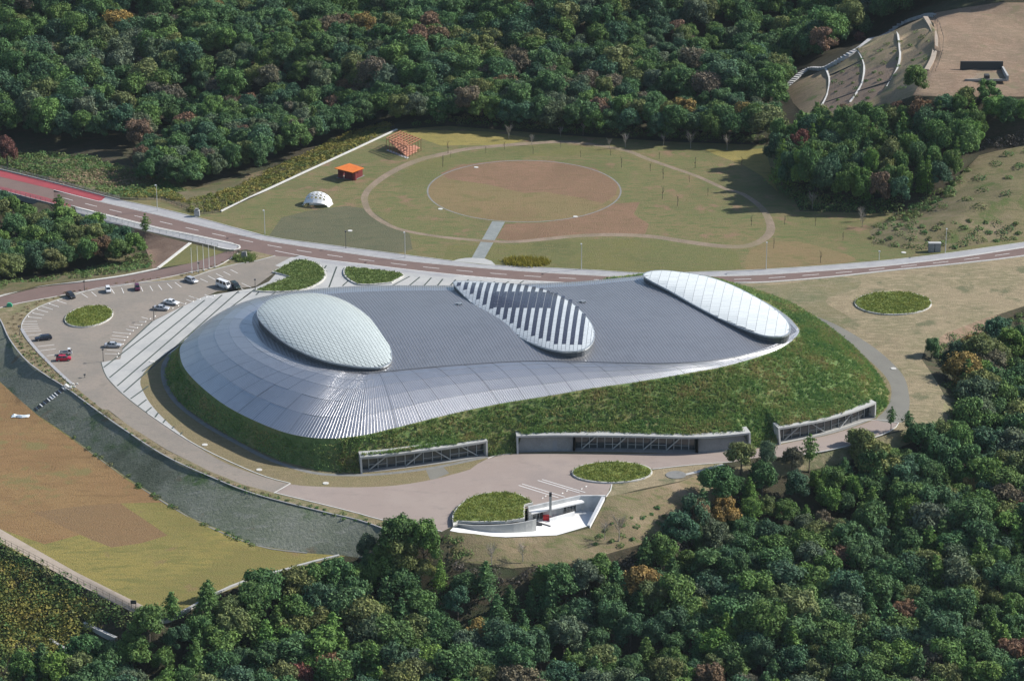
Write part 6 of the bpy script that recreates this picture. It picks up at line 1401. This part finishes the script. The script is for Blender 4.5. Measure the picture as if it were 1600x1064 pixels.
MIX_FRONT = {'deep green': 30, 'bluish green': 14, 'mid green': 24, 'olive green': 12, 'bright green': 5, 'grey green': 7, 'russet brown': 1.3, 'golden': 1.0, 'dull red': .4, 'brownish grey': 2}
MIX_BACK = {'deep green': 32, 'bluish green': 20, 'mid green': 22, 'olive green': 9, 'grey green': 9, 'russet brown': 1.5, 'golden': .5, 'dull red': .2, 'brownish grey': 3}
MIX_HOLLOW = {'deep green': 20, 'bluish green': 20, 'mid green': 30, 'olive green': 15, 'bright green': 15, 'russet brown': 3}
MIX_GROVE = {'deep green': 20, 'bluish green': 14, 'mid green': 40, 'bright green': 12, 'olive green': 8, 'russet brown': 2, 'dull red': 1}
WOODS = [
 ('in the big wood along the bottom', [(-20, 1100), (90, 1055), (190, 1045), (262, 1003), (330, 975), (400, 955), (480, 935), (530, 918), (600, 890), (700, 915), (780, 925), (880, 920), (1000, 900), (1060, 855), (1085, 815), (1120, 785), (1160, 768), (1240, 768), (1290, 757), (1340, 738), (1420, 720), (1500, 705), (1520, 650), (1500, 600), (1520, 565), (1590, 560), (1660, 560), (1700, 700), (1700, 1130), (1500, 1180), (800, 1190), (200, 1190), (-60, 1190)], 4.9, MIX_FRONT, (7.5, 12), (2.9, 5.2), .2),
 ('in the wooded hollow between road and drive', [(-60, 345), (40, 352), (110, 362), (150, 375), (200, 392), (215, 398), (210, 412), (100, 428), (0, 442), (-60, 450)], 5.2, MIX_HOLLOW, (7.5, 10), (3.0, 4.3), .0),
 ('in the grove below the terraced hillside', [(1204, 262), (1222, 300), (1255, 324), (1320, 328), (1385, 333), (1404, 328), (1445, 314), (1488, 288), (1520, 256), (1532, 232), (1500, 212), (1420, 212), (1330, 222), (1250, 228)], 4.7, MIX_GROVE, (11, 15), (3.0, 4.2), .25),
 ('on the slope under the bare brown plateau', [(1240, 235), (1300, 215), (1400, 207), (1500, 212), (1600, 205), (1690, 200), (1690, 165), (1600, 160), (1510, 163), (1440, 178), (1380, 186), (1300, 200), (1262, 206)], 5.0, MIX_GROVE, (8, 11), (3.0, 4.2), .1),
 ('in the tree belt behind the park', [(625, 202), (700, 196), (800, 205), (900, 214), (1050, 224), (1200, 230), (1215, 196), (1100, 188), (1000, 176), (880, 168), (780, 165), (680, 172), (620, 182)], 5.2, MIX_BACK, (8.5, 12), (3.4, 5.0), .0),
 ('in the valley wood left of the park', [(230, 292), (300, 296), (400, 272), (480, 240), (560, 205), (610, 190), (640, 175), (560, 172), (430, 188), (330, 206), (250, 240), (215, 262)], 5.0, MIX_BACK, (9, 12), (3.3, 4.6), .0),
]
FARWOOD = [(-260, 232), (0, 222), (100, 230), (200, 232), (330, 200), (430, 182), (560, 165), (700, 160), (880, 158), (1000, 165), (1100, 176), (1215, 178), (1222, 160), (1226, 128), (1250, 103), (1290, 90), (1340, 64), (1392, 38), (1435, 12), (1480, 0), (1600, -8), (1800, -10), (1800, -85), (800, -100), (-400, -100)]
near = []
for where, pts, sp, mix, hr, rr, pf in WOODS:
    P = poly_scatter(pts, sp)
    for p in P:
        kind = 'pine' if random.random() < pf else 'broad'; col = choose(mix)
        if kind == 'pine': col = random.choice(['deep green', 'mid green', 'deep green', 'bright green'])
        q = .5 + .5 * math.sin(p[0] * .05 + 2 * math.sin(p[1] * .04)) * math.sin(p[1] * .06 + 1); q = min(1, max(0, q + random.uniform(-.45, .45))); h = hr[0] + (hr[1] - hr[0]) * q + random.uniform(-1, 1); r = rr[0] + (rr[1] - rr[0]) * q + random.uniform(-.5, .5); near.append((where, p, kind, col, h, r))
# the 300 broadleaf trees that show largest stand singly, the rest as one mass
Pn = np.array([n[1] for n in near]); pp = topx(Pn); d = np.linalg.norm(Pn - CAMP, axis=1); size = np.array([n[5] for n in near]) / d
vis = (pp[:, 0] > -40) & (pp[:, 0] < 1640) & (pp[:, 1] > -20) & (pp[:, 1] < 1120)
prio = size + (pp[:, 1] > 300) * .001 + np.where(vis, 0, -1)
order = np.argsort(-prio); single, nb = set(), 0
for i in order:
    if not vis[i]: continue
    if near[i][2] == 'pine': single.add(i)
    elif nb < 285: single.add(i); nb += 1
massP = []
rs_ = np.array([n[5] for n in near]); rlo, rhi = np.quantile(rs_, .3), np.quantile(rs_, .72)
COLS = [(120, 'at the bottom left corner'), (260, 'below the railed path end'), (400, 'below the lower field'), (520, 'below the grey bank foot'), (640, 'below the left forecourt end'), (760, 'below the white court tip'), (880, 'below the white court floor'), (1000, 'below the brown slope'), (1110, 'below the round grey slab'), (1230, 'below the main entrance'), (1350, 'below the right glazed bay'), (1450, 'below the right road end'), (1540, 'below the dry grass'), (9999, 'at the right edge')]
def spot(where, q):
    x, y = float(q[0]), float(q[1])
    if 'big wood' in where:
        c = next(t for k, t in COLS if x < k); top = 905 if x < 1000 else 780 if x < 1300 else 640
        f = (y - top) / max(60, 1064 - top); return ('on the front wood rim ' if f < .2 else 'in upper front wood ' if f < .5 else 'in lower front wood ' if f < .8 else 'at the bottom edge ') + c
    if 'hollow' in where: return 'in the hollow ' + ('by the bridge' if x < 60 else 'halfway along the drive' if x < 150 else 'by the bare brown slope') + (' behind' if y < 375 else ' by the drive')
    if 'grove' in where: return 'in the grove ' + ('at its left end' if x < 1270 else 'left of its middle' if x < 1340 else 'right of its middle' if x < 1410 else 'at its right end') + (', back row' if y < 235 else ', front row' if y > 285 else ', middle row')
    if 'slope under' in where: return 'on the slope ' + ('below the curved walls' if x < 1380 else 'below the bare plateau' if x < 1500 else 'at the right edge below the pit')
    if 'belt' in where: return 'in the belt behind the ' + ('timber frame' if x < 740 else 'left of the lawn circle' if x < 830 else 'right of the lawn circle' if x < 960 else 'row of saplings' if x < 1090 else 'right corner of the park')
    return 'in the valley behind the ' + ('dark fence' if x < 330 else 'white shell pavilion' if x < 450 else 'orange pavilion' if x < 550 else 'timber frame')
for i, (where, p, kind, col, h, r) in enumerate(near):
    if i in single:
        nmk = 'pine tree' if kind == 'pine' else 'broadleaf tree'
        sz = 'small' if r < rlo else 'broad' if r > rhi else 'middling'
        plant(*p, h, r * (.75 if kind == 'pine' else 1), GREENS[col], kind, '%s %s %s %s' % (sz, col, 'pine' if kind == 'pine' else 'tree', spot(where, topx(p - 0 + np.array([0, 0, h * .6])))), '%ss %s' % (nmk, where))
    else: massP.append((p, h, r, col))
for p in poly_scatter(FARWOOD, 5.4):
    q = .5 + .5 * math.sin(p[0] * .045 + 2 * math.sin(p[1] * .03)) * math.sin(p[1] * .05 + 1); q = min(1, max(0, q + random.uniform(-.5, .5)))
    if random.random() < .06: continue
    massP.append((p, 7.5 + 7 * q, 3.0 + 2.9 * q, choose(MIX_BACK)))
print('single', len(single), 'mass', len(massP))
# mass of trees: geometry nodes instancing of the same crowns
def forest(name, items, label):
    P = np.array([i[0] + np.array([0, 0, i[1] - 1.85 * max(i[2] * .95, .42 * i[1])]) for i in items]); me = bpy.data.meshes.new(name); me.vertices.add(len(P)); me.vertices.foreach_set('co', P.astype(np.float32).ravel())
    S_ = np.array([(i[2], i[2] * random.uniform(.88, 1.12), max(i[2] * .95, .42 * i[1])) for i in items], np.float32)
    T_ = np.array([jit(GREENS[i[3]]) for i in items], np.float32)
    a = me.attributes.new('size', 'FLOAT_VECTOR', 'POINT'); a.data.foreach_set('vector', S_.ravel())
    a = me.attributes.new('tint', 'FLOAT_VECTOR', 'POINT'); a.data.foreach_set('vector', T_.ravel())
    a = me.attributes.new('turn', 'FLOAT_VECTOR', 'POINT'); a.data.foreach_set('vector', np.column_stack([np.zeros((len(P), 2)), rng.uniform(0, 6.28, len(P))]).astype(np.float32).ravel())
    a = me.attributes.new('pickone', 'INT', 'POINT'); a.data.foreach_set('value', rng.integers(0, len(CROWNS), len(P)).astype(np.int32))
    o = bpy.data.objects.new(name, me); link(o); ng = bpy.data.node_groups.new(name, 'GeometryNodeTree')
    ng.interface.new_socket('Geometry', in_out='INPUT', socket_type='NodeSocketGeometry'); ng.interface.new_socket('Geometry', in_out='OUTPUT', socket_type='NodeSocketGeometry')
    N = ng.nodes; gi = N.new('NodeGroupInput'); go = N.new('NodeGroupOutput'); ip = N.new('GeometryNodeInstanceOnPoints'); ji = N.new('GeometryNodeGeometryToInstance')
    def na(nm, tp): n = N.new('GeometryNodeInputNamedAttribute'); n.data_type = tp; n.inputs[0].default_value = nm; return n.outputs[0]
    for me_ in reversed(CROWNS):
        src = next(q for q in bpy.data.objects if q.data == me_); oi = N.new('GeometryNodeObjectInfo'); oi.inputs['Object'].default_value = src; oi.inputs['As Instance'].default_value = True
        ng.links.new(oi.outputs['Geometry'], ji.inputs[0])
    ip.inputs['Pick Instance'].default_value = True
    ng.links.new(gi.outputs[0], ip.inputs['Points']); ng.links.new(ji.outputs[0], ip.inputs['Instance']); ng.links.new(na('pickone', 'INT'), ip.inputs['Instance Index'])
    ng.links.new(na('turn', 'FLOAT_VECTOR'), ip.inputs['Rotation']); ng.links.new(na('size', 'FLOAT_VECTOR'), ip.inputs['Scale']); ng.links.new(ip.outputs[0], go.inputs[0])
    md = o.modifiers.new('trees', 'NODES'); md.node_group = ng; tag(o, label, 'wood', kind='stuff'); return o
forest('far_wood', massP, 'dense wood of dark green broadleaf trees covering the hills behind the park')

# trees that stand by themselves
def solo(px, py, hpx, wpx, col, kind, label, z=None):
    q = g(px, py); sc = FPX / np.linalg.norm(np.array(q) - CAMP); h = hpx / sc / math.cos(DEP); return plant(*q, h, wpx / sc / 2, GREENS[col], kind, label, None)
SOLO = [
 (1392, 672, 36, 17, 'deep green', 'umbrella', 'slim dark pine standing against the beige road right of the right glazed bay'),
 (1418, 679, 36, 21, 'deep green', 'umbrella', 'bushy little pine standing on the dry grass right of the slim pine'),
 (1264, 737, 58, 30, 'mid green', 'umbrella', 'tall thin pine standing before the beige road below the right glazed bay'),
 (1157, 742, 52, 46, 'olive green', 'broad', 'round olive tree on a dark stem below the right end of the main entrance'),
 (1197, 748, 52, 32, 'grey green', 'broad', 'grey green tree between the round olive tree and the beige road'),
 (1237, 742, 42, 34, 'brownish grey', 'broad', 'sparse brownish tree left of the tall thin pine'),
 (1345, 712, 40, 52, 'olive green', 'broad', 'wide olive topped tree over the lower edge of the beige road'),
 (1365, 745, 60, 70, 'olive green', 'broad', 'big olive green tree below the beige road at the right'),
 (625, 880, 72, 64, 'mid green', 'broad', 'bushy green tree overlapping the foot of the grey bank'),
 (662, 895, 72, 56, 'mid green', 'broad', 'bright tree beside the end of the forecourt kerb'),
 (576, 880, 44, 40, 'grey green', 'broad', 'grey green tree before the lower end of the grey bank'),
 (228, 374, 38, 17, 'mid green', 'umbrella', 'lone slender tree rising in front of the road pavement'),
 (94, 345, 38, 26, 'mid green', 'umbrella', 'conifer rising beside the bridge end'),
 (269, 968, 43, 34, 'mid green', 'pine', 'pointed conifer at the corner of the lower field'),
 (327, 940, 34, 30, 'mid green', 'pine', 'pointed conifer before the right edge of the lower field'),
 (1455, 560, 26, 30, 'deep green', 'broad', 'round dark tree at the left tip of the right hand wood'),
 (1500, 572, 40, 46, 'bluish green', 'broad', 'dark tree whose shadow lies on the dry grass'),
 (1556, 540, 48, 50, 'bluish green', 'broad', 'large bluish tree near the cut at the right edge'),
 (1085, 830, 50, 46, 'russet brown', 'broad', 'rusty brown tree right of the sunken court slope'),
 (1585, 838, 56, 44, 'dull red', 'broad', 'dull red tree at the right edge of the photo'),
 (862, 198, 40, 44, 'olive green', 'broad', 'olive tree with golden top in front of the tree belt behind the park'),
 (1068, 205, 46, 48, 'golden', 'broad', 'golden leaved tree in the tree belt behind the park'),
 (1000, 198, 40, 50, 'deep green', 'broad', 'dark tree left of the golden leaved tree'),
 (1258, 262, 40, 26, 'russet brown', 'broad', 'rusty tree at the front of the grove below the hillside'),
 (175, 82, 36, 42, 'golden', 'broad', 'golden brown tree standing out in the far left wood'),
 (220, 240, 44, 48, 'russet brown', 'broad', 'rusty tree at the lower rim of the left valley wood'),
 (12, 262, 52, 30, 'dull red', 'broad', 'reddish tree behind the bridge at the left edge'),
 (1342, 68, 16, 18, 'dull red', 'broad', 'small crimson tree left of the hillside steps'),
]
for a in SOLO: solo(*a)
def small(me, px, py, hpx, label, group, name='sapling', mat=None):
    q = g(px, py); sc = FPX / np.linalg.norm(np.array(q) - CAMP); h = hpx / sc / math.cos(DEP)
    o = bpy.data.objects.new(name, me); link(o); o.location = q; o.rotation_euler = (0, 0, random.uniform(0, 6)); o.scale = (h, h, h); tag(o, label, 'tree', group); return o
for i, (x, y, hp) in enumerate([(971, 262, 18), (1036, 280, 19), (1016, 268, 14), (1035, 311, 20), (1059, 322, 18), (1086, 263, 18), (1138, 284, 17), (1159, 259, 14), (1106, 306, 14), (1174, 353, 17), (907, 246, 12), (954, 243, 10), (833, 241, 14), (876, 231, 12), (788, 234, 14), (700, 240, 20), (692, 261, 20), (704, 246, 8), (759, 240, 12), (1226, 351, 16), (1274, 353, 18), (1317, 376, 14), (1209, 388, 18), (1282, 411, 20), (1030, 249, 12), (1077, 285, 12)]):
    small(SAPL[i % 2], x, y, hp, 'thin bare staked sapling ' + ('left of the lawn circle' if x < 800 else 'behind the lawn circle' if x < 960 else 'between lawn circle and loop path' if x < 1045 else 'by the back arm of the loop path' if y < 340 and x < 1165 else 'near the right end of the park'), 'bare saplings on the park lawn')
for i, (x, y, hp) in enumerate([(795, 218, 22), (876, 214, 16), (911, 211, 20), (977, 231, 22), (1037, 228, 18), (1079, 232, 26), (1136, 235, 22), (831, 227, 16), (952, 233, 16), (1347, 355, 22), (1269, 327, 26), (1345, 346, 22)]):
    small(BARE[i % 2], x, y, hp, 'leafless bushy tree in the shade ' + ('behind the lawn circle' if x < 940 else 'at the back edge of the park' if x < 1200 else 'before the grove'), 'leafless trees at the far edge of the park', 'bare_tree')
small(BARE[0], 967, 845, 42, 'bare thin tree on the brown slope right of the sunken court', None, 'bare_tree'); small(BARE[1], 817, 876, 30, 'bare thin tree below the white court floor', None, 'bare_tree')
small(BARE[0], 945, 842, 26, 'small bare tree left of the taller one on the brown slope', None, 'bare_tree'); small(BARE[1], 768, 882, 34, 'leafless shrubby tree below the left part of the court', None, 'bare_tree')

# ------------------------------------------------------------------ brush, hedges and tufts
M['brush_green'] = leaf_mat('brush_green', [(0, (.05, .12, .04)), (.4, (.09, .17, .05)), (.7, (.14, .18, .06)), (1, (.2, .18, .09))], scale=.12)
M['brush_yellow'] = leaf_mat('brush_yellow', [(0, (.08, .13, .035)), (.4, (.15, .17, .042)), (.7, (.25, .22, .05)), (1, (.29, .22, .08))], scale=.12)
M['brush_tan'] = leaf_mat('brush_tan', [(0, (.10, .10, .05)), (.4, (.20, .16, .09)), (.7, (.28, .2, .13)), (1, (.3, .23, .15))], scale=.12)
M['brush_grey'] = leaf_mat('brush_grey', [(0, (.06, .055, .045)), (.5, (.10, .09, .075)), (1, (.15, .13, .11))], scale=.12)
def brush(name, label, pts, spacing, size, mat, leaf=.3, per=70, hscale=.7, cat='brush', z=None, kind='stuff'):
    if z is None: P = poly_scatter(pts, spacing)
    else:
        a = np.array(pts, float); Q = W(a[:, 0], a[:, 1], np.full(len(a), float(z))); lo, hi = Q[:, :2].min(0), Q[:, :2].max(0); n = int((hi - lo).prod() / spacing ** 2); q = rng.uniform(lo, hi, (n, 2)); q = q[inside(q, Q)]; P = np.column_stack([q, hgt(q)])
    D = fib(per); D = D[D[:, 2] > -.15]; Qs, A = [], []
    for p in P:
        s = size * rng.uniform(.6, 1.35); C = D * (1 + rng.normal(0, .16, (len(D), 1))) * s * [1, 1, hscale]
        Qs.append(leaves(C + p + rng.normal(0, .1, 3) * [1, 1, 0], D + [0, 0, .4], leaf)); A.append(np.clip(np.full(len(D), rng.uniform(0, 1)) + rng.uniform(-.3, .3, len(D)), 0, 1))
    me = quads_mesh(name, np.vstack(Qs), 4, [M[mat]], np.concatenate(A)); o = bpy.data.objects.new(name, me); link(o); tag(o, label, cat, kind=kind); return o
brush('hedge_bank', 'yellow green brush hedge running along the left rim of the park', [(300, 332), (345, 327), (430, 288), (560, 227), (616, 198), (600, 192), (540, 212), (420, 268), (350, 300), (285, 318), (250, 308), (200, 310), (190, 300), (260, 296)], 1.7, 1.2, 'brush_yellow', .32)
brush('roadside_brush', 'tangled green brush on the slope behind the bridge road', [(-40, 258), (0, 262), (90, 284), (187, 310), (240, 308), (290, 300), (240, 272), (150, 250), (60, 240), (-40, 236)], 2.4, 1.5, 'brush_green', .35)
brush('roadside_brush', 'pinkish tan plume grass patch behind the bridge road', [(70, 280), (130, 270), (190, 268), (235, 280), (220, 292), (150, 292), (100, 288)], 2.2, 1.5, 'brush_tan', .35)
brush('hollow_brush', 'mixed brush along the lower rim of the wooded hollow', [(-40, 452), (0, 447), (62, 441), (132, 434), (190, 427), (236, 417), (234, 400), (215, 396), (190, 412), (100, 430), (0, 442)], 2.2, 1.2, 'brush_green', .3)
brush('terrace_brush', 'rows of yellow brown shrubs on the slope left below the lower path', [(-60, 850), (0, 872), (60, 905), (120, 935), (165, 962), (150, 985), (110, 975), (60, 945), (0, 915), (-60, 885)], 1.9, 1.7, 'brush_yellow', .34, 90, .9)
brush('terrace_brush', 'dark green shrubs directly below the railing of the lower path', [(-60, 826), (0, 851), (60, 884), (130, 921), (205, 962), (190, 985), (120, 950), (60, 915), (0, 880)], 1.7, 1.5, 'brush_green', .34, 80, .8)
brush('terrace_brush', 'lower band of yellow brown shrubs in the bottom left corner', [(-60, 900), (0, 915), (60, 950), (128, 984), (95, 1024), (20, 1030), (-60, 1010)], 1.8, 1.8, 'brush_yellow', .34, 90, .9)
brush('terrace_brush', 'green and rusty shrubs at the bottom left edge', [(-60, 1000), (0, 1020), (40, 1045), (80, 1062), (120, 1030), (170, 1010), (230, 1000), (250, 1020), (160, 1075), (-60, 1085)], 2.4, 1.6, 'brush_green', .34, 80, .8)
brush('mound_brush', 'patchy green scrub on the grassy hill right of the park', [(1362, 378), (1370, 350), (1400, 340), (1440, 352), (1480, 350), (1520, 340), (1600, 345), (1640, 365), (1560, 378), (1480, 390), (1420, 388)], 3.6, 1.3, 'brush_green', .32, 70, .6)
brush('mound_brush', 'green scrub line along the left shoulder of the grassy hill', [(1392, 345), (1405, 332), (1450, 308), (1480, 290), (1505, 270), (1500, 290), (1470, 315), (1430, 340)], 2.4, 1.3, 'brush_green', .32)
brush('mound_brush', 'scattered green bushes over the upper grassy hill', [(1460, 320), (1530, 250), (1600, 232), (1660, 240), (1640, 330), (1500, 335)], 8, 1.7, 'brush_green', .34, 80, .5)
brush('mound_brush', 'grey leafless thicket on the right above the grassy hill', [(1528, 236), (1540, 218), (1600, 208), (1680, 205), (1680, 222), (1600, 226)], 2.2, 1.6, 'brush_grey', .3)
brush('slope_brush', 'low brush on the brown slope below the service court', [(1000, 800), (1060, 778), (1085, 790), (1050, 830), (980, 855), (930, 850), (945, 815)], 3.0, .8, 'brush_green', .28, 50, .5)
brush('slope_brush', 'grey brown brush along the upper rim of the bottom wood', [(690, 885), (780, 895), (880, 893), (960, 878), (1010, 862), (1075, 820), (1090, 800), (1100, 822), (1060, 865), (960, 900), (860, 918), (720, 912)], 2.6, 1.6, 'brush_grey', .32, 80, .9)
brush('slope_brush', 'bright green shrub patch beside the left tip of the white court', [(700, 838), (722, 845), (735, 868), (712, 872), (698, 855)], 1.4, 1.2, 'brush_green', .3)
brush('slope_brush', 'mixed scrub at the foot of the right hand bare cut', [(1450, 545), (1480, 525), (1540, 508), (1600, 486), (1680, 476), (1680, 500), (1600, 520), (1530, 530), (1500, 548), (1470, 570)], 2.4, 1.4, 'brush_green', .32)
brush('slope_brush', 'rough brush between the right side dry grass and the wood', [(1475, 600), (1490, 640), (1480, 680), (1500, 690), (1515, 650), (1505, 600)], 2.4, 1.4, 'brush_green', .32)
brush('terrace_scrub', 'green tufts growing on the terraced hillside', [(1300, 120), (1400, 60), (1440, 40), (1455, 70), (1440, 130), (1350, 165), (1280, 190)], 5.5, 1.1, 'brush_green', .3, 50, .5)
brush('belt_undergrowth', 'dark undergrowth below the tree belt behind the park', [(640, 196), (700, 191), (800, 199), (900, 207), (1050, 216), (1200, 223), (1215, 212), (1050, 202), (900, 196), (700, 182)], 2.6, 1.3, 'brush_green', .34, 60, .8)
brush('verge_tufts', 'dry tufts on the verge round the car park', [(10, 500), (40, 478), (110, 455), (200, 439), (290, 431), (340, 412), (380, 398), (400, 402), (330, 419), (240, 438), (150, 447), (60, 474), (30, 500), (32, 520), (60, 555), (105, 598), (150, 636), (240, 698), (330, 742), (430, 776), (420, 778), (320, 742), (200, 672), (100, 602), (40, 555)], 2.0, .55, 'brush_tan', .2, 26, .5)
brush('verge_tufts', 'green tufts on the narrow verge at the top of the grey bank', [(18, 520), (60, 560), (110, 602), (150, 636), (240, 700), (330, 744), (420, 774), (500, 793), (600, 820), (590, 824), (480, 796), (400, 774), (300, 735), (200, 676), (104, 606), (50, 572)], 2.2, .7, 'brush_green', .22, 30, .5)
brush('crest_plants', 'leafy weeds in the bank at the foot of the grey slope', [(100, 670), (200, 742), (260, 782), (330, 822), (400, 848), (395, 852), (300, 812), (200, 750)], 1.8, .8, 'brush_green', .25, 40, .5, z=-4.7)

brush('terrace_brush', 'dark green clumps among the yellow shrubs of the bottom left corner', [(-60, 850), (0, 880), (60, 912), (165, 970), (128, 990), (95, 1024), (0, 1020), (-60, 1000)], 4.6, 1.9, 'brush_green', .34, 90, .95)
brush('belt_undergrowth', 'dark undergrowth filling the front of the grove below the hillside', [(1206, 262), (1226, 302), (1258, 326), (1320, 330), (1388, 335), (1410, 328), (1400, 312), (1330, 312), (1260, 308), (1225, 270)], 2.4, 1.8, 'brush_green', .36, 70, 1.1)
# trees that share a label are told apart by their order from the left
fam = {}
for o in list(COL.objects):
    if o.parent is None and o.get('category') in ('tree', 'wheel stop'): fam.setdefault(o['label'], []).append(o)
ORD = ['first', 'second', 'third', 'fourth', 'fifth', 'sixth', 'seventh', 'eighth', 'ninth', 'tenth']
for lb, os_ in fam.items():
    n = len(os_)
    if n < 2 or n > 10: continue
    os_.sort(key=lambda o: float(topx(np.array(o.location))[0]))
    for i, o in enumerate(os_):
        sfx = ('left of two' if i == 0 else 'right of two') if n == 2 else ('left of three', 'middle of three', 'right of three')[i] if n == 3 else ORD[i] + ' from left'
        if len((lb + ' ' + sfx).split()) <= 16: o['label'] = lb + ', ' + sfx

# ------------------------------------------------------------------ the air: one even box round everything
hm = bpy.data.materials.new('haze'); hm.use_nodes = True; nt = hm.node_tree; nt.nodes.remove(nt.nodes['Principled BSDF'])
pv_ = nt.nodes.new('ShaderNodeVolumePrincipled'); pv_.inputs['Density'].default_value = .00002; pv_.inputs['Color'].default_value = (.75, .9, 1, 1)
nt.links.new(pv_.outputs[0], nt.nodes['Material Output'].inputs['Volume'])
hb = MB(); hb.box(-2600, 2600, -1100, 3700, -45, 420); hz_ = hb.build('haze', hm); hz_['kind'] = 'stuff'
